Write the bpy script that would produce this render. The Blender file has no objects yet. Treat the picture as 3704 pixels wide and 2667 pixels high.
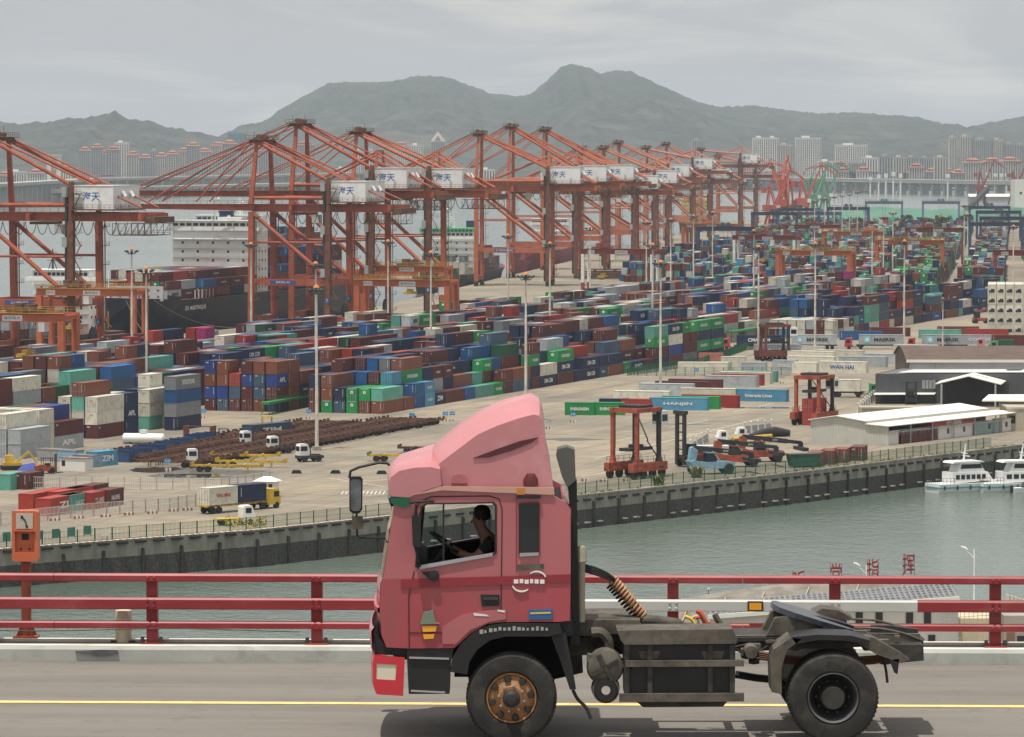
import bpy, bmesh, math, random
from mathutils import Vector, Matrix, noise as mnoise
from mathutils.geometry import tessellate_polygon
from mathutils.bvhtree import BVHTree
R = math.radians
SC = bpy.context.scene
COL = SC.collection
FW, FH, FP, YH, HC = 3704.0, 2667.0, 15000.0, 560.0, 53.0
PITCH = math.atan((FH/2 - YH)/FP)
SP, CP = math.sin(PITCH), math.cos(PITCH)
cam_d = bpy.data.cameras.new('camera'); cam = bpy.data.objects.new('camera', cam_d); COL.objects.link(cam)
cam.location = (0, 0, HC); cam.rotation_euler = (R(90) - PITCH, 0, 0)
cam_d.sensor_width = 36; cam_d.lens = 36*FP/FW; cam_d.clip_start = 0.5; cam_d.clip_end = 40000
SC.camera = cam
SUN = Vector((-0.14, -0.215, 0.967)).normalized()          # towards the sun
w = bpy.data.worlds.new('World'); SC.world = w; w.use_nodes = True
nt = w.node_tree; N = nt.nodes; L = nt.links
for n in list(N): N.remove(n)
out = N.new('ShaderNodeOutputWorld'); bg = N.new('ShaderNodeBackground')
sky = N.new('ShaderNodeTexSky'); sky.sky_type = 'NISHITA'; sky.sun_disc = False
sky.sun_elevation = math.asin(SUN.z); sky.sun_rotation = math.atan2(SUN.x, SUN.y)
sky.dust_density = 4.0; sky.air_density = 1.2
tc = N.new('ShaderNodeTexCoord'); sep = N.new('ShaderNodeSeparateXYZ'); L.new(tc.outputs['Generated'], sep.inputs[0])
def mth(op, a, b=None, clamp=False):
 n = N.new('ShaderNodeMath'); n.operation = op; n.use_clamp = clamp
 for i, v in enumerate((a, b)):
  if v is None: continue
  if isinstance(v, (int, float)): n.inputs[i].default_value = v
  else: L.new(v, n.inputs[i])
 return n.outputs[0]
zz = mth('ADD', mth('MAXIMUM', sep.outputs[2], 0.0), 0.16)
cu = mth('DIVIDE', sep.outputs[0], zz); cv = mth('DIVIDE', sep.outputs[1], zz)
comb = N.new('ShaderNodeCombineXYZ'); L.new(cu, comb.inputs[0]); L.new(cv, comb.inputs[1])
def noise(scale, detail, rough, off, sx=1.0, dist=0.6):
 mp = N.new('ShaderNodeMapping'); mp.inputs['Location'].default_value = off; mp.inputs['Scale'].default_value = (sx, 1, 1)
 L.new(comb.outputs[0], mp.inputs[0])
 n = N.new('ShaderNodeTexNoise'); n.inputs['Scale'].default_value = scale; n.inputs['Detail'].default_value = detail
 n.inputs['Roughness'].default_value = rough; n.inputs['Distortion'].default_value = dist; L.new(mp.outputs[0], n.inputs['Vector']); return n.outputs['Fac']
n1 = noise(1.35, 8, 0.55, (3.4, 0.9, 0), 1.0, 0.9); n2 = noise(3.2, 7, 0.6, (7.4, 2.2, 4), 1.0, 0.8)
mr = N.new('ShaderNodeMapRange'); mr.inputs[1].default_value = 0.46; mr.inputs[2].default_value = 0.62; L.new(n1, mr.inputs[0])
mr2 = N.new('ShaderNodeMapRange'); mr2.inputs[1].default_value = 0.36; mr2.inputs[2].default_value = 0.70; L.new(n2, mr2.inputs[0])
cl = N.new('ShaderNodeMix'); cl.data_type = 'RGBA'      # cloud colour: grey bases, bright edges
cl.inputs['A'].default_value = (4.35, 4.4, 4.5, 1); cl.inputs['B'].default_value = (7.4, 7.1, 6.4, 1); L.new(mr.outputs[0], cl.inputs['Factor'])
cl2 = N.new('ShaderNodeMix'); cl2.data_type = 'RGBA'; cl2.inputs['B'].default_value = (5.3, 5.35, 5.35, 1)
L.new(cl.outputs['Result'], cl2.inputs['A']); L.new(mth('MULTIPLY', mr2.outputs[0], 0.45), cl2.inputs['Factor'])
mx = N.new('ShaderNodeMix'); mx.data_type = 'RGBA'; mx.inputs['Factor'].default_value = 0.92
L.new(sky.outputs[0], mx.inputs['A']); L.new(cl2.outputs['Result'], mx.inputs['B'])
L.new(mx.outputs['Result'], bg.inputs[0]); bg.inputs[1].default_value = 0.124
L.new(bg.outputs[0], out.inputs[0])
sd = bpy.data.lights.new('sun', 'SUN'); sd.energy = 4.3; sd.angle = R(0.6); sd.color = (1.0, 0.95, 0.86)
so = bpy.data.objects.new('sun', sd); COL.objects.link(so); so.location = (0, 0, 300)
so.rotation_euler = SUN.to_track_quat('Z', 'Y').to_euler()
SC.view_settings.view_transform = 'Standard'; SC.view_settings.look = 'None'
SC.view_settings.gamma = 1.0; SC.view_settings.use_curve_mapping = False; SC.view_settings.exposure = 0.0
SC.render.engine = 'CYCLES'
cy = SC.cycles; cy.use_denoising = True; cy.max_bounces = 6; cy.diffuse_bounces = 2; cy.glossy_bounces = 2
cy.transmission_bounces = 4; cy.transparent_max_bounces = 6; cy.volume_bounces = 0
cy.volume_step_rate = 4.0; cy.caustics_reflective = False; cy.caustics_refractive = False
def ray(px, py):
 u, v = (px - FW/2)/FP, (py - FH/2)/FP
 return Vector((u, CP - v*SP, -SP - v*CP))
def G(px, py, z=0.0):                                     # ground point seen at a pixel
 d = ray(px, py); t = (z - HC)/d.z; return Vector((d.x*t, d.y*t, z))
def PY(px, py, Y):                                        # point at depth Y seen at a pixel
 d = ray(px, py); t = Y/d.y; return Vector((d.x*t, Y, HC + d.z*t))
def project(p):
 x, y, z = p[0], p[1], p[2] - HC
 zc = y*CP - z*SP; yc = y*SP + z*CP
 return FW/2 + FP*x/zc, FH/2 - FP*yc/zc, FP/zc
MATS = {}
def mat(name, col, rough=0.7, metal=0.0, var=0.12, vscale=0.6, dirt=None, dirt_amt=0.0, dscale=1.5, bump=0.0, bscale=8.0, rnd=0.0, coat=0.0, spec=0.4, emit=None, stretch=(1, 1, 1)):
 if name in MATS: return MATS[name]
 m = bpy.data.materials.new(name); m.use_nodes = True; t = m.node_tree; nn = t.nodes; ll = t.links
 b = nn['Principled BSDF']; b.inputs['Roughness'].default_value = rough; b.inputs['Metallic'].default_value = metal
 b.inputs['Specular IOR Level'].default_value = spec; b.inputs['Coat Weight'].default_value = coat
 b.inputs['Base Color'].default_value = (*col, 1)
 m.diffuse_color = (*col, 1)
 tcn = nn.new('ShaderNodeTexCoord'); mp = nn.new('ShaderNodeMapping'); mp.inputs['Scale'].default_value = stretch
 if rnd > 0 or var > 0 or dirt_amt > 0 or bump > 0:
  oi = nn.new('ShaderNodeObjectInfo')
  va = nn.new('ShaderNodeVectorMath'); va.operation = 'ADD'
  ll.new(tcn.outputs['Object'], va.inputs[0]); ll.new(oi.outputs['Location'], va.inputs[1]); ll.new(va.outputs[0], mp.inputs[0])
 cur = None
 if var > 0:
  n = nn.new('ShaderNodeTexNoise'); n.inputs['Scale'].default_value = vscale; n.inputs['Detail'].default_value = 5
  n.inputs['Roughness'].default_value = 0.6; ll.new(mp.outputs[0], n.inputs['Vector'])
  r = nn.new('ShaderNodeMapRange'); r.inputs[1].default_value = 0.3; r.inputs[2].default_value = 0.7
  r.inputs[3].default_value = 1 - var; r.inputs[4].default_value = 1 + var; ll.new(n.outputs['Fac'], r.inputs[0])
  sc_ = nn.new('ShaderNodeVectorMath'); sc_.operation = 'SCALE'; sc_.inputs[0].default_value = col
  ll.new(r.outputs[0], sc_.inputs['Scale']); cur = sc_.outputs[0]
 if rnd > 0:
  r = nn.new('ShaderNodeMapRange'); r.inputs[3].default_value = 1 - rnd; r.inputs[4].default_value = 1 + rnd
  ll.new(oi.outputs['Random'], r.inputs[0])
  s2 = nn.new('ShaderNodeVectorMath'); s2.operation = 'SCALE'; s2.inputs[0].default_value = col
  if cur: ll.new(cur, s2.inputs[0])
  ll.new(r.outputs[0], s2.inputs['Scale']); cur = s2.outputs[0]
 if dirt_amt > 0:
  n = nn.new('ShaderNodeTexNoise'); n.inputs['Scale'].default_value = dscale; n.inputs['Detail'].default_value = 7
  n.inputs['Roughness'].default_value = 0.65; ll.new(mp.outputs[0], n.inputs['Vector'])
  r = nn.new('ShaderNodeMapRange'); r.inputs[1].default_value = 0.5; r.inputs[2].default_value = 0.72
  r.inputs[3].default_value = 0; r.inputs[4].default_value = dirt_amt; ll.new(n.outputs['Fac'], r.inputs[0])
  x = nn.new('ShaderNodeMix'); x.data_type = 'RGBA'; x.inputs['A'].default_value = (*col, 1); x.inputs['B'].default_value = (*dirt, 1)
  if cur: ll.new(cur, x.inputs['A'])
  ll.new(r.outputs[0], x.inputs['Factor']); cur = x.outputs['Result']
 if cur: ll.new(cur, b.inputs['Base Color'])
 if bump > 0:
  n = nn.new('ShaderNodeTexNoise'); n.inputs['Scale'].default_value = bscale; n.inputs['Detail'].default_value = 4
  ll.new(mp.outputs[0], n.inputs['Vector'])
  bp = nn.new('ShaderNodeBump'); bp.inputs['Strength'].default_value = bump; bp.inputs['Distance'].default_value = 0.05
  ll.new(n.outputs['Fac'], bp.inputs['Height']); ll.new(bp.outputs[0], b.inputs['Normal'])
 if emit: b.inputs['Emission Color'].default_value = (*emit, 1); b.inputs['Emission Strength'].default_value = 1
 MATS[name] = m; return m
class MB:
 def __init__(s): s.v = []; s.f = []; s.m = []
 def add(s, vs, fs, mi=0):
  o = len(s.v); s.v += [tuple(x) for x in vs]; s.f += [tuple(i + o for i in f) for f in fs]; s.m += [mi]*len(fs); return s
 def box(s, a, b, mi=0):
  (x0, y0, z0), (x1, y1, z1) = a, b
  return s.add([(x0,y0,z0),(x1,y0,z0),(x1,y1,z0),(x0,y1,z0),(x0,y0,z1),(x1,y0,z1),(x1,y1,z1),(x0,y1,z1)],
                     [(0,3,2,1),(4,5,6,7),(0,1,5,4),(1,2,6,5),(2,3,7,6),(3,0,4,7)], mi)
 def cbox(s, c, d, mi=0): return s.box([c[i]-d[i]/2 for i in range(3)], [c[i]+d[i]/2 for i in range(3)], mi)
 def bar(s, p, q, w, h=None, mi=0, w2=None, h2=None):     # rectangular bar from p to q
  p, q = Vector(p), Vector(q); h = w if h is None else h; w2 = w if w2 is None else w2; h2 = h if h2 is None else h2
  d = (q - p); 
  if d.length < 1e-6: return s
  d.normalize(); up = Vector((0,0,1)) if abs(d.z) < 0.95 else Vector((0,1,0))
  sx = d.cross(up).normalized(); uz = sx.cross(d).normalized(); vs = []
  for c, ww, hh in ((p, w, h), (q, w2, h2)):
   for a, b in ((-1,-1),(1,-1),(1,1),(-1,1)): vs.append(c + sx*a*ww/2 + uz*b*hh/2)
  return s.add(vs, [(0,1,2,3),(7,6,5,4),(0,4,5,1),(1,5,6,2),(2,6,7,3),(3,7,4,0)], mi)
 def tube(s, pts, r, n=6, mi=0, cap=True):
  pts = [Vector(p) for p in pts]; rr = r if isinstance(r, (list, tuple)) else [r]*len(pts); rings = []; o = len(s.v)
  prev = None
  for i, p in enumerate(pts):
   d = (pts[min(i+1, len(pts)-1)] - pts[max(i-1, 0)]).normalized()
   if prev is None: a = d.cross(Vector((0,0,1)) if abs(d.z) < 0.95 else Vector((0,1,0))).normalized()
   else: a = (prev - d*prev.dot(d)).normalized()
   prev = a; b = d.cross(a)
   for k in range(n):
    t = 2*math.pi*k/n; s.v.append(tuple(p + (a*math.cos(t) + b*math.sin(t))*rr[i]))
  for i in range(len(pts)-1):
   for k in range(n):
    k2 = (k+1) % n; s.f.append((o+i*n+k, o+i*n+k2, o+(i+1)*n+k2, o+(i+1)*n+k)); s.m.append(mi)
  if cap:
   s.f.append(tuple(o+k for k in reversed(range(n)))); s.m.append(mi)
   e = o+(len(pts)-1)*n; s.f.append(tuple(e+k for k in range(n))); s.m.append(mi)
  return s
 def lathe(s, prof, n=16, axis='z', c=(0,0,0), mi=0):      # prof: (radius, height) list
  o = len(s.v)
  for r, h in prof:
   for k in range(n):
    t = 2*math.pi*k/n; a, b = r*math.cos(t), r*math.sin(t)
    v = {'z': (a, b, h), 'y': (a, h, b), 'x': (h, a, b)}[axis]
    s.v.append((v[0]+c[0], v[1]+c[1], v[2]+c[2]))
  for i in range(len(prof)-1):
   for k in range(n):
    k2 = (k+1) % n; s.f.append((o+i*n+k, o+i*n+k2, o+(i+1)*n+k2, o+(i+1)*n+k)); s.m.append(mi)
  return s
 def plate(s, loops, y0, y1, mi=0, axis='y'):              # polygon (with holes) in x,z extruded in y
  if isinstance(loops[0][0], (int, float)): loops = [loops]
  L3 = [[Vector((p[0], p[1], 0)) for p in l] for l in loops]
  tri = tessellate_polygon(L3); flat = [p for l in loops for p in l]; n = len(flat); o = len(s.v)
  mk = {'y': lambda p, y: (p[0], y, p[1]), 'x': lambda p, y: (y, p[0], p[1]), 'z': lambda p, y: (p[0], p[1], y)}[axis]
  s.v += [mk(p, y0) for p in flat] + [mk(p, y1) for p in flat]
  for t in tri: s.f += [(o+t[0], o+t[1], o+t[2]), (o+n+t[2], o+n+t[1], o+n+t[0])]; s.m += [mi, mi]
  k = 0
  for l in loops:
   for i in range(len(l)):
    a, b = o+k+i, o+k+(i+1) % len(l); s.f.append((a, b, b+n, a+n)); s.m.append(mi)
   k += len(l)
  return s
 def mesh(s, name, mats, smooth=False):
  me = bpy.data.meshes.new(name); me.from_pydata(s.v, [], s.f); me.validate()
  for m in (mats if isinstance(mats, (list, tuple)) else [mats]): me.materials.append(m)
  if any(s.m) and len(me.polygons) == len(s.m): me.polygons.foreach_set('material_index', s.m)
  bm = bmesh.new(); bm.from_mesh(me); bmesh.ops.recalc_face_normals(bm, faces=bm.faces); bm.to_mesh(me); bm.free()
  if smooth:
   me.polygons.foreach_set('use_smooth', [True]*len(me.polygons)); me.set_sharp_from_angle(angle=R(40))
  me.update(); return me
 def build(s, name, mats, parent=None, smooth=False, loc=None, rz=None, **tags):
  return link(name, s.mesh(name, mats, smooth), parent, loc, rz, **tags)
def link(name, data, parent=None, loc=None, rz=None, label=None, cat=None, group=None, kind=None):
 o = bpy.data.objects.new(name, data); COL.objects.link(o)
 if parent is not None: o.parent = parent; KIDS.setdefault(parent.name, []).append(o)
 if loc is not None: o.location = loc
 if rz is not None: o.rotation_euler = (0, 0, rz)
 if label: o['label'] = label
 if cat: o['category'] = cat
 if group: o['group'] = group
 if kind: o['kind'] = kind
 return o
def thing(name, label, cat, loc=(0,0,0), rz=0.0, group=None): return link(name, None, None, loc, rz, label, cat, group)
def clone(o, parent=None, loc=None, rz=None, label=None, group=None):
 c = o.copy(); COL.objects.link(c); c.parent = parent
 if loc is not None: c.location = loc
 if rz is not None: c.rotation_euler = (0, 0, rz)
 if label: c['label'] = label
 if group: c['group'] = group
 if parent is not None: KIDS.setdefault(parent.name, []).append(c)
 for ch in list(KIDS.get(o.name, ())): clone(ch, c)
 return c
KIDS = {}
TXT = {}
def text_mesh(s, m, bold=0.0, key=''):
 k = (s, m.name, bold)
 if k in TXT: return TXT[k]
 c = bpy.data.curves.new('lettering', 'FONT'); c.body = s; c.size = 1; c.align_x = 'CENTER'; c.align_y = 'CENTER'
 c.offset = bold; c.resolution_u = 2; c.extrude = 0.0
 o = bpy.data.objects.new('tmp_text', c); COL.objects.link(o)
 dg = bpy.context.evaluated_depsgraph_get(); me = bpy.data.meshes.new_from_object(o.evaluated_get(dg))
 bpy.data.objects.remove(o); bpy.data.curves.remove(c)
 me.materials.clear(); me.materials.append(m)
 xs = [v.co.x for v in me.vertices] or [0]; ys = [v.co.y for v in me.vertices] or [0]
 cx, cyy = (min(xs)+max(xs))/2, (min(ys)+max(ys))/2
 for v in me.vertices: v.co.x -= cx; v.co.y -= cyy
 TXT[k] = (me, max(xs)-min(xs), max(ys)-min(ys)); return TXT[k]
def lettering(s, m, parent, loc, right, height, width=None, name='lettering', bold=0.0, normal_up=None):
 """flat text: loc = centre, right = unit vector of the reading direction, upright in z"""
 me, wd, ht = text_mesh(s, m, bold)
 o = link(name, me, parent); r = Vector(right).normalized(); u = Vector(normal_up or (0,0,1)); n = r.cross(u)
 sy = height/max(ht, 1e-3); sx = sy if width is None else width/max(wd, 1e-3)
 o.matrix_local = Matrix.Translation(loc) @ Matrix(((r.x*sx, u.x*sy, n.x, 0), (r.y*sx, u.y*sy, n.y, 0), (r.z*sx, u.z*sy, n.z, 0), (0,0,0,1)))
 return o
def hash01(*a):
 random.seed(repr(a)); return random.random()
# ================================================================ large structure: water, land, hills
def lerp_profile(pts, x):
 if x <= pts[0][0]: return pts[0][1]
 for (a, ya), (b, yb) in zip(pts, pts[1:]):
  if x <= b: t = (x-a)/(b-a); t = t*t*(3-2*t)*0.4 + t*0.6; return ya + (yb-ya)*t
 return pts[-1][1]
def terrain(name, prof, Y0, front, back, x0, x1, nx, ny, m, base, rough):
 sc = FP/Y0; pts = [((px - FW/2)/sc, HC + (YH - py)/sc) for px, py in prof]
 mb = MB(); vs = []
 for j in range(ny+1):
  t = j/ny; yy = Y0 - front + t*(front+back)
  d = (yy - Y0); k = max(0.0, 1 - (-d/front if d < 0 else d/back)); k = k**0.8 if d < 0 else k
  for i in range(nx+1):
   X = x0 + (x1-x0)*i/nx; h = lerp_profile(pts, X) - base
   n = mnoise.fractal(Vector((X/420, yy/700, 1.3)), 1.0, 2.0, 5)
   n2 = mnoise.fractal(Vector((X/22, yy/100, 4.3)), 0.6, 2.1, 4)
   k2 = min(1, max(0, k + n*0.22*(1-k)*k*4))
   vs.append((X, yy + n*40, base + h*k2 + n2*rough*min(1, k2*2)))
 fs = [(j*(nx+1)+i, j*(nx+1)+i+1, (j+1)*(nx+1)+i+1, (j+1)*(nx+1)+i) for j in range(ny) for i in range(nx)]
 mb.add(vs, fs); return mb.build(name, m, smooth=True, kind='structure')
hill_m = mat('hill_forest', (0.046, 0.056, 0.044), rough=0.95, var=0.6, vscale=0.03, bump=1.0, bscale=0.06, dirt=(0.16, 0.145, 0.12), dirt_amt=0.55, dscale=0.006, spec=0.1)
K = 3704/2268
main_prof = [(-3000, 470), (-1500, 430), (0, 505), (700, 520)] + [(x*K, y*K) for x, y in [(500,318),(545,300),(590,275),(640,240),(700,207),(750,188),(800,183),(860,182),(900,172),(940,166),(985,170),(1040,190),(1090,207),(1165,213),(1200,190),(1225,165),(1240,150),(1265,140),(1300,150),(1330,163),(1365,156),(1395,157),(1440,180),(1500,208),(1560,230),(1600,236),(1660,234),(1720,242),(1780,250),(1830,252),(1880,248),(1930,253),(1990,255),(2050,268),(2100,280),(2140,285),(2200,270),(2268,258)]] + [(4200, 400), (5200, 450), (7000, 480)]
terrain('far_mountains', main_prof, 14000, 4300, 2800, -2700, 2700, 620, 56, hill_m, -3, 6.0)
near_prof = [(-3000, 470), (-1200, 440)] + [(x*K, y*K) for x, y in [(-200,285),(0,270),(45,277),(100,270),(150,262),(205,262),(235,252),(262,250),(280,265),(330,268),(370,280),(430,293),(480,300),(560,318),(640,345)]] + [(1400, 585), (2500, 600)]
terrain('wooded_hill', near_prof, 10500, 1600, 1600, -2000, 300, 260, 36, hill_m, -3, 6.0)
def water_mat():
 m = bpy.data.materials.new('sea_water'); m.use_nodes = True; t = m.node_tree; nn = t.nodes; ll = t.links; b = nn['Principled BSDF']
 b.inputs['Base Color'].default_value = (0.085, 0.135, 0.115, 1); b.inputs['Roughness'].default_value = 0.10; b.inputs['IOR'].default_value = 1.33
 b.inputs['Specular IOR Level'].default_value = 0.5
 tcn = nn.new('ShaderNodeTexCoord'); mp = nn.new('ShaderNodeMapping'); mp.inputs['Scale'].default_value = (1, 0.75, 1); ll.new(tcn.outputs['Object'], mp.inputs[0])
 def nz(s, d, r=0.6):
  n = nn.new('ShaderNodeTexNoise'); n.inputs['Scale'].default_value = s; n.inputs['Detail'].default_value = d; n.inputs['Roughness'].default_value = r
  ll.new(mp.outputs[0], n.inputs['Vector']); return n.outputs['Fac']
 a, c = nz(0.9, 4), nz(0.22, 3)
 ad = nn.new('ShaderNodeMath'); ad.operation = 'ADD'; ll.new(a, ad.inputs[0]); ll.new(c, ad.inputs[1])
 bp = nn.new('ShaderNodeBump'); bp.inputs['Strength'].default_value = 0.5; bp.inputs['Distance'].default_value = 0.35; ll.new(ad.outputs[0], bp.inputs['Height']); ll.new(bp.outputs[0], b.inputs['Normal'])
 big = nz(0.008, 4); r = nn.new('ShaderNodeMapRange'); r.inputs[1].default_value = 0.35; r.inputs[2].default_value = 0.65; ll.new(big, r.inputs[0])
 x = nn.new('ShaderNodeMix'); x.data_type = 'RGBA'; x.inputs['A'].default_value = (0.095, 0.132, 0.110, 1); x.inputs['B'].default_value = (0.150, 0.185, 0.155, 1)
 ll.new(r.outputs[0], x.inputs['Factor']); ll.new(x.outputs['Result'], b.inputs['Base Color'])
 return m
ZW = -5.0
MB().add([(-9000,-200,ZW),(9000,-200,ZW),(9000,8000,ZW),(-9000,8000,ZW)], [(0,1,2,3)]).build('sea_water', water_mat(), kind='structure')
land_far_m = mat('far_shore_ground', (0.10, 0.11, 0.08), rough=0.95, var=0.4, vscale=0.01)
MB().add([(-9000,6940,-3),(-700,6680,-3),(200,6940,-3),(1500,6470,-3),(9000,6190,-3),(9000,22000,-3),(-9000,22000,-3)], [tuple(range(7))]).build('far_shore_ground', land_far_m, kind='structure')
hz = bpy.data.materials.new('haze_air'); hz.use_nodes = True; t = hz.node_tree
for n in list(t.nodes): t.nodes.remove(n)
o_ = t.nodes.new('ShaderNodeOutputMaterial'); pv = t.nodes.new('ShaderNodeVolumePrincipled')
pv.inputs['Color'].default_value = (0.78, 0.88, 1.0, 1); pv.inputs['Density'].default_value = 0.44e-4; pv.inputs['Anisotropy'].default_value = 0.0
t.links.new(pv.outputs[0], o_.inputs['Volume'])
MB().box((-9500, -300, -9), (9500, 22500, 430)).build('haze', hz, kind='stuff')
# ================================================================ yard frames, land, quay
def axes(a): a = R(a); return Vector((math.sin(a), math.cos(a), 0)), Vector((math.cos(a), -math.sin(a), 0))
A1, A2, A3 = 18.9, 6.9, 14.9
U1, W1 = axes(A1); U2, W2 = axes(A2); U3, W3 = axes(A3)
O1 = G(1383, 1498)                       # near right corner of the front yard block
P2 = G(3458, 1102)                       # near left corner of the far right block
def uw(u, w, z=0.0): return O1 + U1*u + W1*w + Vector((0, 0, z))
RB = uw(390, -158); RD = RB + U3*107.6
rail_pts = [uw(-420, -158), RB, RD, RD + U2*2150]
edge = [uw(-420, -191), RB - W1*33 - U1*2, RD - W3*33 - U3*4, RD + U2*2150 - W2*33]
wall_px = [(0, 1992), (926, 1923), (1500, 1862), (2100, 1796), (2900, 1711), (3704, 1612)]
wall_pts = [G(*p) for p in wall_px]
wl = wall_pts[0] - (wall_pts[1]-wall_pts[0]).normalized()*260; wr = wall_pts[-1] + (wall_pts[-1]-wall_pts[-2]).normalized()*330
wall_pts = [wl] + wall_pts + [wr]
land = wall_pts + [Vector((700, 2800, 0)), Vector((760, 4200, 0)), RD + U2*2350 + W2*40, edge[3], edge[2], edge[1], edge[0]]
def ground_mat():
 m = bpy.data.materials.new('yard_concrete'); m.use_nodes = True; t = m.node_tree; nn = t.nodes; ll = t.links; b = nn['Principled BSDF']
 b.inputs['Roughness'].default_value = 0.85; b.inputs['Specular IOR Level'].default_value = 0.25
 tcn = nn.new('ShaderNodeTexCoord'); mp = nn.new('ShaderNodeMapping'); mp.inputs['Rotation'].default_value = (0, 0, R(A1)); ll.new(tcn.outputs['Object'], mp.inputs[0])
 def nz(s, d, r, sc=(1,1,1)):
  m2 = nn.new('ShaderNodeMapping'); m2.inputs['Scale'].default_value = sc; ll.new(mp.outputs[0], m2.inputs[0])
  n = nn.new('ShaderNodeTexNoise'); n.inputs['Scale'].default_value = s; n.inputs['Detail'].default_value = d; n.inputs['Roughness'].default_value = r
  ll.new(m2.outputs[0], n.inputs['Vector']); return n.outputs['Fac']
 def ramp(v, lo, hi):
  r = nn.new('ShaderNodeMapRange'); r.inputs[1].default_value = lo; r.inputs[2].default_value = hi; ll.new(v, r.inputs[0]); return r.outputs[0]
 def mixc(f, a, bcol):
  x = nn.new('ShaderNodeMix'); x.data_type = 'RGBA'
  if isinstance(a, tuple): x.inputs['A'].default_value = (*a, 1)
  else: ll.new(a, x.inputs['A'])
  x.inputs['B'].default_value = (*bcol, 1); ll.new(f, x.inputs['Factor']); return x.outputs['Result']
 c = mixc(ramp(nz(0.02, 5, 0.6), 0.38, 0.62), (0.335, 0.280, 0.205), (0.235, 0.208, 0.168))
 def mul(v, k):
  n = nn.new('ShaderNodeMath'); n.operation = 'MULTIPLY'; ll.new(v, n.inputs[0]); n.inputs[1].default_value = k; return n.outputs[0]
 c = mixc(mul(ramp(nz(0.10, 6, 0.62, (1.6, 0.10, 1)), 0.50, 0.70), 0.62), c, (0.13, 0.117, 0.10))   # tyre streaks along the lanes
 c = mixc(mul(ramp(nz(0.10, 6, 0.62, (0.10, 1.6, 1)), 0.52, 0.72), 0.5), c, (0.13, 0.118, 0.10))
 c = mixc(mul(ramp(nz(0.35, 6, 0.7), 0.55, 0.75), 0.5), c, (0.42, 0.36, 0.27))
 c = mixc(mul(ramp(nz(1.6, 5, 0.7), 0.56, 0.74), 0.4), c, (0.10, 0.09, 0.08))
 br = nn.new('ShaderNodeTexBrick'); br.inputs['Scale'].default_value = 1; br.inputs['Brick Width'].default_value = 5; br.inputs['Row Height'].default_value = 5; br.offset = 0
 br.inputs['Mortar Size'].default_value = 0.09; br.inputs['Color1'].default_value = (1,1,1,1); br.inputs['Color2'].default_value = (0.86,0.86,0.86,1); br.inputs['Mortar'].default_value = (0.5,0.5,0.5,1)
 ll.new(mp.outputs[0], br.inputs['Vector'])
 x = nn.new('ShaderNodeMix'); x.data_type = 'RGBA'; x.blend_type = 'MULTIPLY'; x.inputs['Factor'].default_value = 1; ll.new(c, x.inputs['A']); ll.new(br.outputs['Color'], x.inputs['B'])
 ll.new(x.outputs['Result'], b.inputs['Base Color']); return m
mb = MB(); n = len(land); L3 = [[Vector((p.x, p.y, 0)) for p in land]]
mb.v = [tuple(p) for p in land]; mb.f = [tuple(t) for t in tessellate_polygon(L3)]; mb.m = [0]*len(mb.f)
yard = mb.build('yard_ground', ground_mat(), kind='structure')
conc = mat('quay_concrete', (0.26, 0.245, 0.205), rough=0.9, var=0.25, vscale=0.5, dirt=(0.10,0.095,0.085), dirt_amt=0.7, dscale=0.35, stretch=(1,1,0.25))
tide = mat('tidal_growth', (0.062, 0.060, 0.054), rough=0.95, var=0.5, vscale=2.5, bump=0.8, bscale=4, dirt=(0.13,0.125,0.11), dirt_amt=0.5, dscale=5)
rubber = mat('black_rubber', (0.022, 0.022, 0.024), rough=0.8, var=0.3)
stripe_r = mat('kerb_red', (0.30, 0.13, 0.10), var=0.3, vscale=2); stripe_w = mat('kerb_white', (0.62, 0.58, 0.50), var=0.25, vscale=2)
grass_m = mat('weed_green', (0.10, 0.13, 0.04), rough=0.9, var=0.5, vscale=3); dry_m = mat('weed_dry', (0.30, 0.26, 0.12), rough=0.9, var=0.4, vscale=3)
def along(pts, step, start=0.0):
 """points with direction every step metres along a polyline"""
 outp = []; d = start
 for a, b in zip(pts, pts[1:]):
  l = (b-a).length; t = (b-a)/l
  while d < l: outp.append((a + t*d, t)); d += step
  d -= l
 return outp
quay = thing('quay_wall', 'concrete quay wall with rubber fenders along the green basin water', 'wall')
mbw, mbt, mbc = MB(), MB(), MB()
for a, b in zip(wall_pts, wall_pts[1:]):
 t = (b-a).normalized(); nrm = Vector((t.y, -t.x, 0))
 e0 = a - t*0.02; e1 = b + t*0.02
 def slab(m_, z0, z1, off0, off1):
  m_.add([e0+nrm*off0+Vector((0,0,z0)), e1+nrm*off0+Vector((0,0,z0)), e1+nrm*off1+Vector((0,0,z0)), e0+nrm*off1+Vector((0,0,z0)),
    e0+nrm*off0+Vector((0,0,z1)), e1+nrm*off0+Vector((0,0,z1)), e1+nrm*off1+Vector((0,0,z1)), e0+nrm*off1+Vector((0,0,z1))],
               [(0,3,2,1),(4,5,6,7),(0,1,5,4),(1,2,6,5),(2,3,7,6),(3,0,4,7)])
 slab(mbw, -2.1, 0.02, -1.2, 0.0); slab(mbt, -8.0, -2.1, -1.2, 0.05); slab(mbc, 0.02, 0.25, -0.5, 0.1)
mbw.build('wall_face', conc, quay); mbt.build('tidal_band', tide, quay); mbc.build('coping', conc, quay)
fm = MB().box((-0.85, -0.46, -0.32), (0.85, 0.0, -0.02)).box((-0.78, -0.50, -0.28), (0.78, -0.46, -0.06)).mesh('fender', rubber)
fm2 = MB().box((-0.75, -0.42, -0.30), (0.75, 0.0, 0.05)).mesh('fender_block', rubber)
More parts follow.
